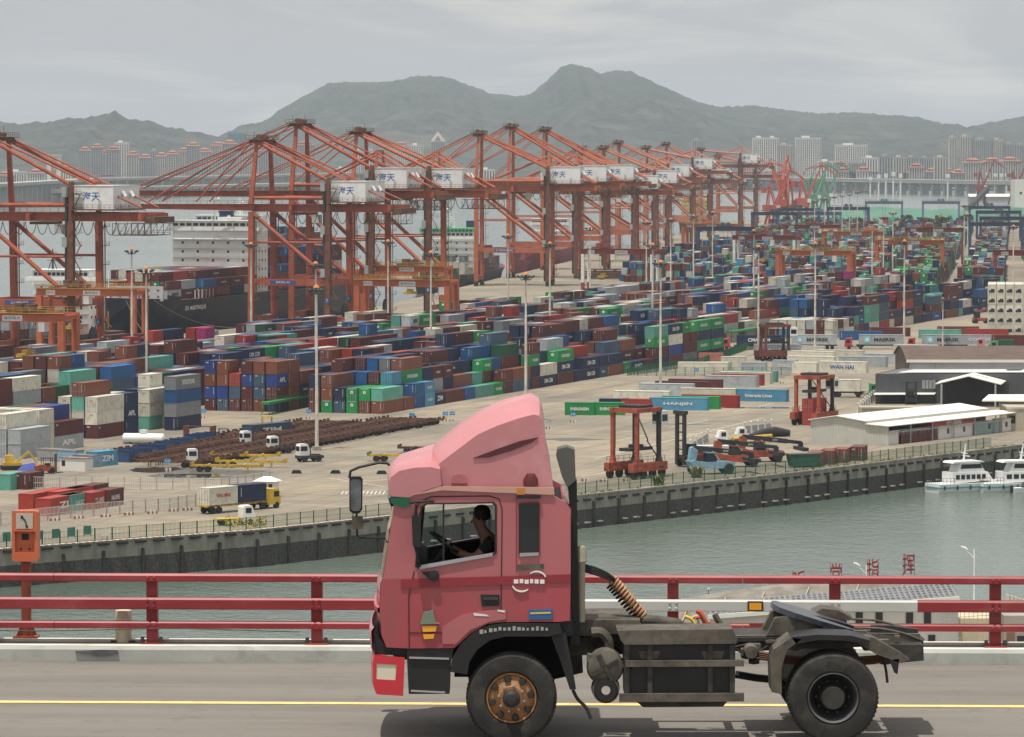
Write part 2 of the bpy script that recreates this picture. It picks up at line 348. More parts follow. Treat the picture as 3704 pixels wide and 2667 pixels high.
pm = MB().tube([(0, -0.25, -6.5), (0, -0.25, -1.3)], [0.16, 0.22], 8).box((-0.16, -0.3, -1.9), (0.16, 0.05, -1.1)).mesh('timber_pile', mat('wet_timber', (0.035, 0.032, 0.03), var=0.3))
lm = MB().box((-0.6, -0.5, -4.25), (0.6, 0.0, -4.05)).mesh('step_bracket', mat('pale_step', (0.36, 0.35, 0.32), var=0.2))
stm = [MB().box((0, -0.16, 0.252), (0.55, 0.62, 0.262)).mesh('kerb_stripe', s_) for s_ in (stripe_r, stripe_w)]
for i, (p, t) in enumerate(along(wall_pts[:4], 3.1, 190)):
 pr = project(p)
 if -60 < pr[0] < 3760: link('fender', fm, quay, p, math.atan2(t.y, t.x))
for i, (p, t) in enumerate(along(wall_pts[3:], 3.2, 1)):
 pr = project(p)
 if -60 < pr[0] < 3760:
  link('fender', fm2, quay, p - Vector((0,0,0.5)), math.atan2(t.y, t.x))
  if i % 4 != 3: link('step_bracket', lm, quay, p, math.atan2(t.y, t.x))
for i, (p, t) in enumerate(along(wall_pts, 6.6, 191)):
 pr = project(p)
 if -60 < pr[0] < 3760: link('timber_pile', pm, quay, p + Vector((0,0,0.2 if pr[0] > 1900 else 0)), math.atan2(t.y, t.x))
k = 0
for i, (p, t) in enumerate(along(wall_pts[:4], 0.56, 190)):
 pr = project(p)
 if -40 < pr[0] < 1900: link('kerb_stripe', stm[i % 2], quay, p, math.atan2(t.y, t.x))
rnd = random.Random(4)
def tuft(mbx, p, h, nleaf, sp):
 for _ in range(nleaf):
  a = rnd.uniform(0, 6.28); d = Vector((math.cos(a), math.sin(a), 0)); hh = h*rnd.uniform(0.5, 1.1); w_ = 0.06 + h*0.05
  s_ = Vector((-d.y, d.x, 0))*w_; b = p + Vector((rnd.uniform(-sp, sp), rnd.uniform(-sp, sp), 0)); mid = b + d*hh*0.3 + Vector((0,0,hh*0.7)); tip = b + d*hh*0.7 + Vector((0,0,hh))
  mbx.add([b-s_, b+s_, mid+s_*0.8, mid-s_*0.8, tip], [(0,1,2,3),(3,2,4)], 0 if rnd.random() < 0.6 else 1)
mbg = MB()
for p, t in along(wall_pts[3:], 0.5, 1):
 pr = project(p)
 if 2080 < pr[0] < 3780 and rnd.random() < (0.25 if pr[0] < 2700 else 0.85):
  inn = Vector((-t.y, t.x, 0)); tuft(mbg, p + inn*rnd.uniform(0.2, 1.6) + Vector((0,0,0.02)), rnd.uniform(0.2, 0.6), 9, 0.35)
mbg.build('quay_weeds', [grass_m, dry_m], kind='stuff', label='low green and dry weeds along the quay edge', cat='weeds')
for (px, py, h, lab) in [(2385, 1765, 1.6, 'dead-grass bush above right quay wall, nearest blue reach stacker'), (2522, 1738, 1.9, 'tall dry bush on the quay edge beside the green fence')]:
 b = MB(); tuft(b, G(px-2, py-10), h, 90, 0.7); o = b.build('edge_bush', [grass_m, dry_m], label=lab, cat='bush')
fg = mat('fence_green', (0.012, 0.115, 0.058), rough=0.55, var=0.15)
def fence_run(pts, label, panel=2.9, h=1.75, clip=(-80, 3790), m=fg, posts=0.065, nb=13, start=0.0, name='mesh_fence', pm_=None, bt=0.03):
 t0 = thing(name, label, 'fence', (0,0,0))
 post = MB().bar((0,0,0), (0,0,h+0.08), posts*2, posts*2).mesh('post', pm_ or m)
 pb = MB()
 for i in range(nb): x = panel*(i+0.5)/nb; pb.bar((x,0,0.1), (x,0,h), bt, bt)
 for z in (0.15, h*0.5, h-0.02): pb.bar((0.03,0,z), (panel-0.03,0,z), bt*1.3, bt*1.3)
 pmesh = pb.mesh('mesh_panel', m); cnt = 0
 for p, t in along(pts, panel, start):
  pr = project(p)
  if clip[0] < pr[0] < clip[1]:
   rz = math.atan2(t.y, t.x); link('post', post, t0, p, rz); link('mesh_panel', pmesh, t0, p, rz)
 return t0
def inset(pts, d):
 o = []
 for i, p in enumerate(pts):
  t = (pts[min(i+1, len(pts)-1)] - pts[max(i-1, 0)]).normalized(); o.append(p + Vector((-t.y, t.x, 0))*d)
 return o
fence_run(inset(wall_pts[:4], 2.6), 'green wire mesh fence along the left quay edge', clip=(-80, 1880), start=170)
fence_run(inset(wall_pts[3:], 3.0), 'green wire mesh fence along the right quay, past the reach stackers', clip=(1860, 3560))
fence_run([G(2270, 1360), G(2545, 1322), G(2700, 1268), G(2740, 1262)], 'green mesh fence beside the four-high stack with green containers', panel=2.3, h=2.1, clip=(0, 4000))
fence_run([G(2270, 1360), G(2860, 1362)], 'green mesh fence in front of the pale lying containers', panel=2.3, h=2.1, clip=(0, 4000))
gp = mat('green_board', (0.05, 0.16, 0.13), var=0.2)
for i, px in enumerate((24, 142, 202, 258, 316)):
 p = G(px, 1965 - i*6); MB().box((-0.62, -0.03, 0.25), (0.62, 0.03, 1.5)).box((-0.6, -0.03, 0), (-0.54, 0.03, 0.25)).box((0.54, -0.03, 0), (0.6, 0.03, 0.25)).build('fence_board', gp, loc=p, rz=R(38), label=['leftmost','second','third','fourth','rightmost'][i] + ' dark green board behind the left quay fence', cat='board', group='green boards at the fence')
sg = thing('quay_signboard', 'blank pale signboard on two thin legs at the quay edge', 'sign', G(380, 1962), R(24))
MB().box((-0.55, -0.03, 0.9), (0.55, 0.03, 1.75)).build('board', mat('pale_board', (0.62, 0.62, 0.48)), sg)
for x in (-0.4, 0.3): MB().bar((x,0.04,-0.3), (x,0.04,1.0), 0.07).build('leg', mat('rust_leg', (0.12,0.05,0.03)), sg)
white_line = mat('road_white', (0.55, 0.52, 0.45), var=0.4, vscale=3, dirt=(0.3,0.27,0.21), dirt_amt=0.8, dscale=1.2); yel_line = mat('road_yellow', (0.50, 0.38, 0.14), var=0.35, vscale=3, dirt=(0.3,0.27,0.21), dirt_amt=0.8, dscale=1.2)
def strip(mbx, a, b, wd, z=0.008):
 t = (b-a).normalized(); s_ = Vector((-t.y, t.x, 0))*wd/2; q = Vector((0,0,z)); mbx.add([a-s_+q, b-s_+q, b+s_+q, a+s_+q], [(0,1,2,3)])
mk = MB()
for (x0, y0, x1, y1) in [(2150,1660,2760,1512),(2100,1725,2500,1660),(2230,1595,2330,1575),(2420,1548,2560,1520),(2210,1640,2290,1622),(1240,1780,1420,1768),(1240,1800,1420,1786),(1230,1745,1420,1735),(1190,1730,1390,1760),(2960,1540,3080,1500),(2650,1490,2800,1460)]:
 strip(mk, G(x0,y0), G(x1,y1), 0.28)
for k_ in range(12): strip(mk, uw(-90, 4.5)+U1*(k_*30), uw(-90, 4.5)+U1*(k_*30+12), 0.18); strip(mk, uw(-90, 9.5)+U1*(k_*30), uw(-90, 9.5)+U1*(k_*30+12), 0.18)
for i in range(9): strip(mk, G(2280+i*52, 1600-i*7), G(2300+i*52, 1597-i*7), 0.4)
for i in range(12): strip(mk, G(1235+i*15, 1788), G(1243+i*15, 1777), 0.25)
mk.build('lane_markings', white_line, yard)
mk = MB()
for (x0, y0, x1, y1) in [(2240,1500,2420,1455),(1450,1508,2100,1398),(2950,1178,3420,1108),(300,1880,1380,1745)]: strip(mk, G(x0,y0), G(x1,y1), 0.22)
mk.build('yellow_lines', yel_line, yard)
wet = mat('puddle_water', (0.045, 0.045, 0.045), rough=0.03, var=0.0, spec=0.6); damp = mat('damp_concrete', (0.10, 0.095, 0.085), rough=0.5, var=0.3)
def puddle(px, py, rx, ry, seed, m, z, lab):
 r_ = random.Random(seed); c = G(px, py); vs = [c + Vector((0,0,z))]; nv = 26
 for i in range(nv):
  a = 2*math.pi*i/nv; k_ = 0.75 + 0.35*mnoise.noise(Vector((math.cos(a)*1.7+seed, math.sin(a)*1.7, 0))) + r_.uniform(-0.08, 0.08)
  vs.append(c + Vector((math.cos(a)*rx*k_, math.sin(a)*ry*k_*1.7, z)))
 MB().add(vs, [(0, 1+i, 1+(i+1) % nv) for i in range(nv)]).build('puddle', m, yard)
puddle(760, 1715, 13, 9, 1, damp, 0.006, ''); puddle(700, 1722, 9, 4, 2, wet, 0.012, ''); puddle(560, 1700, 7, 5, 3, wet, 0.010, '')
puddle(2770, 1475, 7.0, 2.6, 4, wet, 0.011, ''); puddle(2660, 1476, 3.0, 1.2, 5, wet, 0.012, ''); puddle(2100, 1369, 3.4, 1.6, 6, damp, 0.012, '')
puddle(2480, 1536, 6, 1.2, 7, damp, 0.012, ''); puddle(2050, 1590, 9, 3, 8, damp, 0.012, '')
mast_m = mat('mast_white', (0.62, 0.59, 0.52), var=0.25, vscale=1.2, dirt=(0.22,0.20,0.16), dirt_amt=0.8, dscale=1.1, stretch=(1,1,0.4)); lampm = mat('floodlight_grey', (0.045,0.05,0.055), rough=0.5); domem = mat('orange_dome', (0.55,0.20,0.07))
def make_mast(label):
 t0 = thing('light_mast', label, 'light mast', group='tall floodlight masts across the port')
 MB().tube([(0,0,0.7),(0,0,15),(0,0,28.2)], [0.34,0.26,0.17], 10).build('pole', mast_m, t0, smooth=True)
 MB().box((-0.75,-0.75,0),(0.75,0.75,0.7)).build('base', conc, t0)
 MB().lathe([(1.0,28.1),(1.05,28.25),(0.35,28.35),(0.25,29.2)], 12).build('head_ring', lampm, t0)
 for i in range(8):
  a = i*math.pi/4 + 0.2; d = Vector((math.cos(a), math.sin(a), 0))
  b = MB(); b.bar(Vector((0,0,28.2)) + d*0.8, Vector((0,0,28.7)) + d*1.5, 0.07); b.bar(Vector((0,0,28.62)) + d*1.25, Vector((0,0,28.95)) + d*1.85, 0.5, 0.28); b.build('floodlight', lampm, t0)
 MB().lathe([(0.0,29.75),(0.3,29.65),(0.55,29.4),(0.6,29.15),(0.0,29.15)], 12).build('dome', domem, t0, smooth=True)
 return t0
mast_tops = [(1146,1030,'nearest light mast, orange dome, on the open ground beside the trailer park'),(1143,945,'light mast directly behind the nearest one, on the apron'),(478,896,'light mast against open water, left of the navy ship bow'),(531,963,'light mast among white and red containers, left of navy ship'),(909,876,'light mast on the apron beside the white truck'),(1404,866,'light mast behind the orange gantry with two white signs'),(1559,906,'light mast standing by navy containers, left of the fairing tip'),(1837,845,'light mast right of the wheel-shaped cable reel'),(1902,984,'light mast directly above the pink truck fairing tip'),(1989,874,'light mast under the middle quay cranes, by pale grey containers'),(2134,817,'light mast in front of the white-legged gantry, crane legs behind'),(2360,878,'light mast at the right end of the white-legged gantry'),(2389,940,'light mast right of centre, standing by the green mesh fence'),(2338,798,'light mast left of the two half-hidden machine houses on the apron'),(2426,788,'light mast by the maroon row under the pale cranes'),(2508,776,'light mast on the bare apron, left of blue gantry leg'),(2577,764,'light mast right of the blue gantry leg'),(2726,829,'light mast left of the orange gantry over navy stacks, farther one'),(2743,886,'weathered grey light mast left of the orange gantry over navy stacks'),(2948,874,'light mast in front of orange gantry, beside star-marked trailer'),(2946,723,'light mast near the red jib cranes, leftmost of the far row'),(2983,715,'second mast of the far row, right of red jib cranes'),(3017,708,'third mast of the far row by the water'),(3046,704,'fourth mast of the far row by the water'),(3072,700,'fifth mast of the far row by the water'),(3101,692,'sixth mast of the far row by the water'),(3125,688,'rightmost mast of the far row by the water'),(3154,794,'light mast left of the orange gantry over green containers'),(3195,780,'red-topped light mast behind the orange gantry over green containers'),(3270,866,'light mast in front of the orange gantry over green containers'),(3229,764,'thin light mast behind the orange gantry crane trolley'),(3487,739,'light mast left of the navy gantry leg at right'),(3664,813,'light mast at the right edge above white refrigerated stack'),(3499,770,'light mast just behind the navy gantry leg'),(3410,1000,'short light mast by the dark sheds, right of second star-marked trailer')]
mast0 = None
for px, py, lab in mast_tops:
 yb = YH + (py - YH)*HC/(HC - 29.7); loc = G(px, yb)
 if px == 3410: loc = G(px, 1266)
 if mast0 is None: mast0 = make_mast(lab); mast0.location = loc; m_ = mast0
 else: m_ = clone(mast0, None, loc, hash01(px)*3, lab)
 if px == 3410: m_.scale = (0.6, 0.6, 0.48)
# ================================================================ shipping containers
PAL = {'maroon': (0.115,0.032,0.028), 'brown': (0.20,0.070,0.042), 'red': (0.36,0.045,0.032), 'navy': (0.018,0.030,0.078), 'blue': (0.022,0.095,0.25),
       'royal': (0.028,0.060,0.24), 'lightblue': (0.085,0.27,0.42), 'green': (0.022,0.26,0.075), 'darkgreen': (0.018,0.085,0.045), 'teal': (0.115,0.36,0.29),
       'grey': (0.20,0.215,0.22), 'white': (0.62,0.60,0.51), 'palegrey': (0.38,0.42,0.44), 'slate': (0.060,0.105,0.16), 'magenta': (0.33,0.03,0.15),
       'orange': (0.55,0.20,0.03), 'yellow': (0.52,0.36,0.05), 'salmon': (0.42,0.17,0.13)}
WORD = {'maroon':'maroon','brown':'rust-brown','red':'bright red','navy':'navy','blue':'mid-blue','royal':'royal-blue','lightblue':'light-blue','green':'bright green','darkgreen':'dark green','teal':'pale teal','grey':'dark grey','white':'off-white','palegrey':'pale grey','slate':'slate-blue','magenta':'magenta','orange':'orange','yellow':'yellow','salmon':'salmon'}
CM = {k: mat('container_' + k, v, rough=0.55, var=0.10, vscale=0.5, rnd=0.16, dirt=(0.16,0.09,0.06) if k in ('white','palegrey','teal','salmon') else tuple(c*0.55+0.03 for c in v), dirt_amt=0.40, dscale=0.9, spec=0.35) for k, v in PAL.items()}
mk_white = mat('print_white', (0.72,0.72,0.70), var=0.15, vscale=4); mk_red = mat('print_red', (0.45,0.03,0.03)); mk_black = mat('print_black', (0.02,0.022,0.03)); mk_star = mat('print_lightblue', (0.22,0.52,0.66)); mk_yel = mat('print_yellow', (0.7,0.5,0.05)); mk_blue = mat('print_blue', (0.03,0.10,0.35)); gal = mat('galvanised', (0.38,0.39,0.40), rough=0.45, metal=0.6, var=0.2)
CW = 2.44
def corr(mb, p0, ux, length, z0, z1, nrm, depth=0.04, pitch=0.28):
 """vertical corrugated sheet from p0 along ux"""
 n = max(4, int(round(length/pitch))); pt = length/n; prof = []
 for i in range(n): b = i*pt; prof += [(b, 0), (b+pt*0.35, 0), (b+pt*0.5, -depth), (b+pt*0.85, -depth)]
 prof.append((length, 0)); o = len(mb.v)
 for d, q in prof:
  p = p0 + ux*d + nrm*q; mb.v.append((p.x, p.y, z0)); mb.v.append((p.x, p.y, z1))
 for i in range(len(prof)-1): mb.f.append((o+2*i, o+2*i+2, o+2*i+3, o+2*i+1)); mb.m.append(0)
CMESH = {}
def cont_mesh(L, H, door, lod=0):
 k = (L, H, door, lod)
 if k in CMESH: return CMESH[k]
 mb = MB(); hw = CW/2; fr = 0.09
 if lod: mb.box((-hw,0,0.02),(hw,L,H-0.02))
 else:
  X, Y = Vector((1,0,0)), Vector((0,1,0))
  corr(mb, Vector((hw-0.025, fr, 0)), Y, L-2*fr, 0.12, H-0.1, X); corr(mb, Vector((-hw+0.025, L-fr, 0)), -Y, L-2*fr, 0.12, H-0.1, -X)
  corr(mb, Vector((hw-fr, L-0.025, 0)), -X, CW-2*fr, 0.12, H-0.1, Y)
  if not door: corr(mb, Vector((-hw+fr, 0.025, 0)), X, CW-2*fr, 0.12, H-0.1, -Y)
  mb.add([(-hw+.03,.03,H-.035),(hw-.03,.03,H-.035),(hw-.03,L-.03,H-.035),(-hw+.03,L-.03,H-.035)], [(0,1,2,3)])
  mb.add([(-hw+.03,.03,.12),(hw-.03,.03,.12),(hw-.03,L-.03,.12),(-hw+.03,L-.03,.12)], [(0,3,2,1)])
  for x in (-hw, hw-fr):
   for y in (0, L-fr): mb.box((x, y, 0), (x+fr, y+fr, H))
  for z0, z1 in ((0.0,0.13),(H-0.11,H-0.01)):
   for x in (-hw+0.004, hw-0.064): mb.box((x, fr, z0), (x+0.06, L-fr, z1))
   for y in (0.004, L-0.064): mb.box((-hw+fr, y, z0), (hw-fr, y+0.06, z1))
  for x in (-hw-0.008, hw-0.16):
   for y in (-0.008, L-0.16):
    for z in (-0.004, H-0.116): mb.box((x, y, z), (x+0.168, y+0.168, z+0.12))
 CMESH[k] = mb.mesh('shipping_container', CM['navy']); return CMESH[k]
def door_mesh(H):
 k = ('door', H)
 if k not in CMESH:
  mb = MB(); hw = CW/2 - 0.1
  for a, b in ((-hw, -0.015), (0.015, hw)):
   mb.box((a, 0.02, 0.13), (b, 0.06, H-0.11))
   for i in range(5): z = 0.28 + (H-0.62)*i/4.6; mb.box((a+0.05, 0.008, z), (b-0.05, 0.02, z+0.3))
  CMESH[k] = mb.mesh('door', CM['navy'])
  rb = MB()
  for x in (-0.82,-0.32,0.32,0.82):
   rb.tube([(x,-0.03,0.1),(x,-0.03,H-0.1)], 0.022, 5); rb.box((x-0.06,-0.05,0.9),(x+0.22,-0.02,0.98))
   for z in (0.3, H*0.5, H-0.35): rb.box((x-0.05,-0.04,z),(x+0.05,0.0,z+0.07))
  CMESH[('rods', H)] = rb.mesh('lock_rods', gal)
 return CMESH[k], CMESH[('rods', H)]
emblem_me = None
def make_container(col, L, H, door, loc, rz, label, txt=None, group=None):
 o = link('shipping_container', cont_mesh(L, H, door), None, loc, rz, label, 'container', group)
 o.material_slots[0].link = 'OBJECT'; o.material_slots[0].material = CM[col]
 if door:
  dm, rm = door_mesh(H); d = link('door', dm, o); d.material_slots[0].link = 'OBJECT'; d.material_slots[0].material = CM[col]; link('lock_rods', rm, d)
 if txt: container_text(o, txt, col, L, H)
 else:
  h = hash01(loc[0], loc[1], loc[2])
  if col in ('maroon','brown','slate','blue','navy','royal') and h < 0.75:   # number panel on the end and height marks
   link('code_panel', code_mesh(H, h), o, kind='stuff')
 return o
def code_mesh(H, h):
 k = ('code', H, int(h*6))
 if k not in CMESH:
  r = random.Random(int(h*6)); mb = MB(); x = 0.72; z = H-0.35
  for i in range(r.randint(6, 9)): mb.box((x, -0.012, z-0.16), (x+0.085, -0.004, z)); z -= 0.21
  if r.random() < 0.7:
   x = -0.85
   for i in range(3): mb.box((x, -0.012, H-0.5), (x+0.14, -0.004, H-0.32)); x += 0.19
  x = CW/2; y = 0.55; z = H-0.35
  for i in range(r.randint(5, 9)): mb.box((x+0.004, y, z-0.15), (x+0.012, y+0.1, z)); z -= 0.2
  CMESH[k] = mb.mesh('code_panel', mk_white)
 return CMESH[k]
def container_text(o, txt, col, L, H):
 X = Vector((CW/2 + 0.02, 0, 0)); s = txt
 def side(t, m, z, h, wd=None, y=None, bold=0.02): lettering(t, m, o, (CW/2+0.02, L*0.5 if y is None else y, z), (0,1,0), h, wd, bold=bold)
 def front(t, m, z, h, wd=None, x=0, bold=0.02): lettering(t, m, o, (x, -0.03, z), (1,0,0), h, wd, bold=bold)
 if s == 'EVERGREEN':
  side(s, mk_white, H*0.5, 0.72 if L > 7 else 0.6, min(L*0.62, 6.2), bold=0.03); emblem(o, (0.0, -0.03, H*0.66)); front(s, mk_white, H*0.93, 0.16, 1.6)
 elif s == 'MAERSK':
  side(s, mk_black, H*0.5, 0.95, min(L*0.52, 6.0), y=L*0.58, bold=0.03); star(o, L, H)
 elif s == 'CAI': side('CAI', mk_red, H*0.8, 0.34, y=0.9, bold=0.02); front('CAI', mk_red, H*0.72, 0.3, 0.75)
 elif s in ('CMA CGM', 'HEUNG-A', 'APL', 'DONGYOUNG', 'HYUNDAI', 'ZIM', 'NYK', 'DAMCO'): side(s, mk_white, H*0.52, 1.0, min(L*0.55, 6.0), bold=0.03)
 elif s == 'WAN HAI': side(s, mk_blue, H*0.5, 0.9, L*0.5, bold=0.03)
 elif s == 'YANG MING': side(s, mk_red, H*0.52, 0.6, L*0.5)
 elif s == 'HAMBURG': side('HAMBURG SÜD', mk_white, H*0.42, 0.8, L*0.55)
 elif s == 'REEFER': reefer_unit(o, H)
 elif s == 'TEX': front('tex', mk_white, H*0.85, 0.3, 0.62, -0.6); side('tex', mk_white, H*0.8, 0.35, y=1.0)
 else: side(s, mk_white, H*0.5, 0.75, L*0.5)
def emblem(o, loc):
 k = 'emblem'
 if k not in CMESH:
  mb = MB()
  pts = [(0.34*math.cos(i*math.pi/10), 0.34*math.sin(i*math.pi/10)) for i in range(20)]
  mb.plate(pts, 0.0, 0.01, 0); gp_ = [(0.2*math.cos(i*math.pi/4), 0.2*math.sin(i*math.pi/4)) for i in range(8)]
  mb.plate([(x*(1 if i % 2 else 0.45), z*(1 if i % 2 else 0.45)) for i, (x, z) in enumerate(gp_)], -0.012, -0.002, 1)
  CMESH[k] = mb.mesh('emblem', [mk_white, CM['green']])
 link('emblem', CMESH[k], o, loc)
def star(o, L, H):
 k = ('star', L, H)
 if k not in CMESH:
  mb = MB(); cy_, cz = L*0.18, H*0.5; r = 0.82
  mb.add([(CW/2+0.012, cy_-r, cz-r), (CW/2+0.012, cy_+r, cz-r), (CW/2+0.012, cy_+r, cz+r), (CW/2+0.012, cy_-r, cz+r)], [(0,1,2,3)], 0)
  vs = [(CW/2+0.02, cy_, cz)]
  for i in range(14): a = i*math.pi/7; q = 0.66 if i % 2 == 0 else 0.28; vs.append((CW/2+0.02, cy_+q*math.sin(a), cz+q*math.cos(a)))
  mb.add(vs, [(0, 1+i, 1+(i+1) % 14) for i in range(14)], 1); CMESH[k] = mb.mesh('star_emblem', [mk_star, mk_white])
 link('star_emblem', CMESH[k], o)
def reefer_unit(o, H):
 k = ('reefer', H)
 if k not in CMESH:
  mb = MB(); mb.box((-1.0,-0.03,0.3),(1.0,-0.002,H-0.3), 0); mb.box((-0.85,-0.045,0.45),(0.85,-0.032,1.15), 1); mb.box((-0.3,-0.06,1.2),(0.75,-0.032,1.55), 1)
  mb.lathe([(0.0,-0.08),(0.42,-0.07),(0.45,-0.02)], 12, 'y', (0.25,0,0.95), 1); CMESH[k] = mb.mesh('cooling_unit', [CM['white'], mk_black])
 link('cooling_unit', CMESH[k], o)
CAND = []
def put(col, L, H, loc, rz, txt=None, where='', force=False, door=None):
 if door is None: door = hash01(loc[0], loc[1], loc[2], 'd') < 0.26
 CAND.append(dict(col=col, L=L, H=H, loc=Vector(loc), rz=rz, txt=txt, where=where, force=force, door=door))
def wpick(r, ws):
 t = r.random()*sum(ws.values())
 for k, v in ws.items():
  t -= v
  if t <= 0: return k
 return k
AUTO = {'green': ('EVERGREEN', 0.85), 'white': ('CAI', 0.6), 'palegrey': ('MAERSK', 0.35), 'navy': ('CMA CGM', 0.18), 'red': ('HAMBURG', 0.3), 'darkgreen': ('HEUNG-A', 0.4), 'maroon': ('TEX', 0.35), 'blue': ('APL', 0.08), 'grey': ('CAI', 0.1)}
def autotext(col, r):
 a = AUTO.get(col); return a[0] if a and r.random() < a[1] else None
P3 = 2.75; B20 = 6.36
BLOCKN = {}
def block(name, org, a, ncol, nbay, hfun, pal, seed, forced=None, skip=None, side_first=True, p40=0.5, face_back=False):
 """org = near right bottom corner; columns run left (-W), bays run away (+U); hfun(bay, col) -> tiers; col 0 = right"""
 U, W = axes(a); r = random.Random(seed); occ = {}
 BLOCKN[name] = (org, a)
 for c in range(ncol):
  b = 0
  while b < nbay:
   L40 = r.random() < p40 and b+1 < nbay
   h = hfun(b, c, r); f = forced.get((b, c)) if forced else None
   if f is not None: L40 = f[0] == 40; tiers = list(f[1]); 
   else: tiers = [None]*h
   nb = 2 if L40 else 1; L = 12.19 if L40 else 6.06
   p = org + U*(b*B20) - W*(c*P3 + CW/2)
   if not (skip and skip(p + U*L/2)):
    z = 0.0
    for t_, cc in enumerate(tiers):
     tx = None
     if isinstance(cc, tuple): cc, tx = cc
     frc = cc is not None
     if cc is None: cc = wpick(r, pal(b, c, t_) if callable(pal) else pal); tx = autotext(cc, r)
     H = 2.59
     put(cc, L, H, p + Vector((r.uniform(-0.05,0.05), r.uniform(-0.05,0.05), z)), -R(a), tx, (name, b, c, t_), frc)
     z += H + 0.01
   b += nb
PN = {'navy': 34, 'maroon': 30, 'brown': 15, 'blue': 7, 'slate': 7, 'royal': 3, 'teal': 3, 'green': 3, 'white': 5, 'palegrey': 4, 'darkgreen': 3, 'red': 3, 'grey': 3}
PM = {'navy': 16, 'maroon': 26, 'brown': 18, 'blue': 9, 'white': 12, 'palegrey': 12, 'red': 7, 'teal': 4, 'green': 5, 'slate': 4, 'grey': 3, 'darkgreen': 3, 'salmon': 1, 'magenta': 1}
PW = {'white': 22, 'palegrey': 18, 'maroon': 18, 'brown': 12, 'navy': 12, 'blue': 8, 'red': 6, 'grey': 6, 'teal': 3, 'green': 2, 'magenta': 1, 'slate': 3, 'darkgreen': 2}
PF = {'maroon': 26, 'brown': 18, 'navy': 20, 'blue': 10, 'green': 12, 'teal': 7, 'white': 6, 'palegrey': 5, 'red': 5, 'lightblue': 5, 'slate': 6, 'grey': 2, 'darkgreen': 4}
EV, NV, MR, BR, TE, BL, RO, WH, LB, SL, GY, RD_, DG, PG = ('green','EVERGREEN'), 'navy', 'maroon', 'brown', 'teal', 'blue', 'royal', ('white','CAI'), 'lightblue', 'slate', 'grey', 'red', ('darkgreen','HEUNG-A'), ('palegrey','MAERSK')
CN = ('navy', 'CMA CGM')
F2 = {(0,0): (40,[BR,TE]), (2,0): (20,[BR]), (3,0): (20,[BL,BL]), (4,0): (20,[('lightblue','HANJIN')]*2), (5,0): (20,[('navy','ZIM')]), (6,0): (40,[MR]), (8,0): (20,[BL]), (9,0): (40,[TE]), (11,0): (20,[EV]), (12,0): (20,[MR,MR]), (13,0): (40,[SL,BR]), (15,0): (20,[MR,NV,EV,MR]), (16,0): (40,[CN,('white','CAI')]), (18,0): (40,[MR,CN,EV]), (20,0): (20,[NV]), (21,0): (40,[CN,CN]), (23,0): (20,[('slate','APL'),NV]), (24,0): (40,[BR,NV]), (26,0): (20,[EV]), (27,0): (40,[('navy','DAMCO')]), (29,0): (20,[MR]), (30,0): (40,[NV,MR,EV,TE]), (32,0): (40,[MR,RO,WH,('navy','CMA CGM')]), (34,0): (20,[GY,MR,MR,EV]), (35,0): (20,[GY,MR,MR]), (36,0): (40,[NV,EV,NV,EV]), (38,0): (40,[NV,EV,NV,EV]),
      (0,1): (40,[BR,EV]), (0,2): (40,[EV,EV]), (0,3): (40,[SL,NV]), (0,4): (40,[EV,BR,BR]), (0,5): (40,[MR,MR,NV]), (2,1): (20,[MR,BL,('lightblue',None)]), (2,2): (20,[BL,MR,MR]), (2,3): (20,[NV,BL,BL]), (2,4): (20,[NV,BL,BL]),
      (4,1): (40,[NV,NV,('darkgreen','HEUNG-A')]), (4,2): (20,[NV,NV,NV]), (4,3): (20,[NV,NV,RD_]), (9,1): (20,[TE,TE,TE]), (10,1): (20,[MR,TE]), (9,2): (40,[TE,TE,NV]), (11,1): (20,[MR,MR,EV]), (21,1): (40,[NV,BR,RD_]), (18,1): (40,[MR,GY,EV,('palegrey',None)])}
block('block right of nearest mast', O1, A1, 6, 40, lambda b, c, r: max(1, min(5, int(2.4 + 0.42*c + 2.0*mnoise.noise(Vector((b*0.33, c*0.4, 1.7))) + r.random()*0.9))), PN, 11, F2)
M1 = G(1002, 1491)
F1 = {(0,0): (20,[NV,('maroon','TEX'),('royal','APL'),BR]), (1,0): (20,[BR]*4), (2,0): (20,[NV,('navy','NYK'),BR]), (0,1): (20,[BR,SL,SL,BR]), (0,2): (20,[('maroon','TEX'),('maroon','TEX'),RO,('maroon','TEX')]), (0,3): (20,[MR,SL,RD_]), (0,4): (20,[SL,RO,BR,BR]), (0,5): (20,[MR,RO,BR,RO]), (1,1): (20,[NV,NV,NV,BR]), (1,2): (20,[NV,NV,MR,BR]), (1,3): (20,[NV,NV,NV,NV]),
      (3,0): (20,[MR,NV,BR]), (3,1): (20,[NV,NV,MR]), (3,2): (20,[MR,NV,RO]), (4,1): (40,[NV,NV,NV]), (6,0): (20,[MR]), (8,0): (20,[BR]), (3,3): (20,[('white','CAI')]*3), (3,4): (20,[('white','CAI')]*3), (3,5): (20,[('yellow',None),('yellow',None),('yellow',None)])}
block('block beside green walkway', M1, A1, 6, 84, lambda b, c, r: max(1, min(4, int(3.1 + 2.4*mnoise.noise(Vector((b*0.3, c*0.4, 5.1))) + r.random()*0.9))), lambda b, c, t: PN if b < 22 else PM, 21, F1, skip=lambda p: p.y > 1660 - max(0, p.x-60)*1.875 or 256 < (p-O1).dot(U1) < 300)
F0 = {(0,0): (40,[('maroon','TEX'),('white','CAI'),('white','CAI')]), (0,1): (20,[BL,('white','CAI'),TE]), (0,2): (20,[WH,WH,WH]), (0,3): (20,[MR,MR]), (2,1): (40,[BR,BR,BR,BR])}
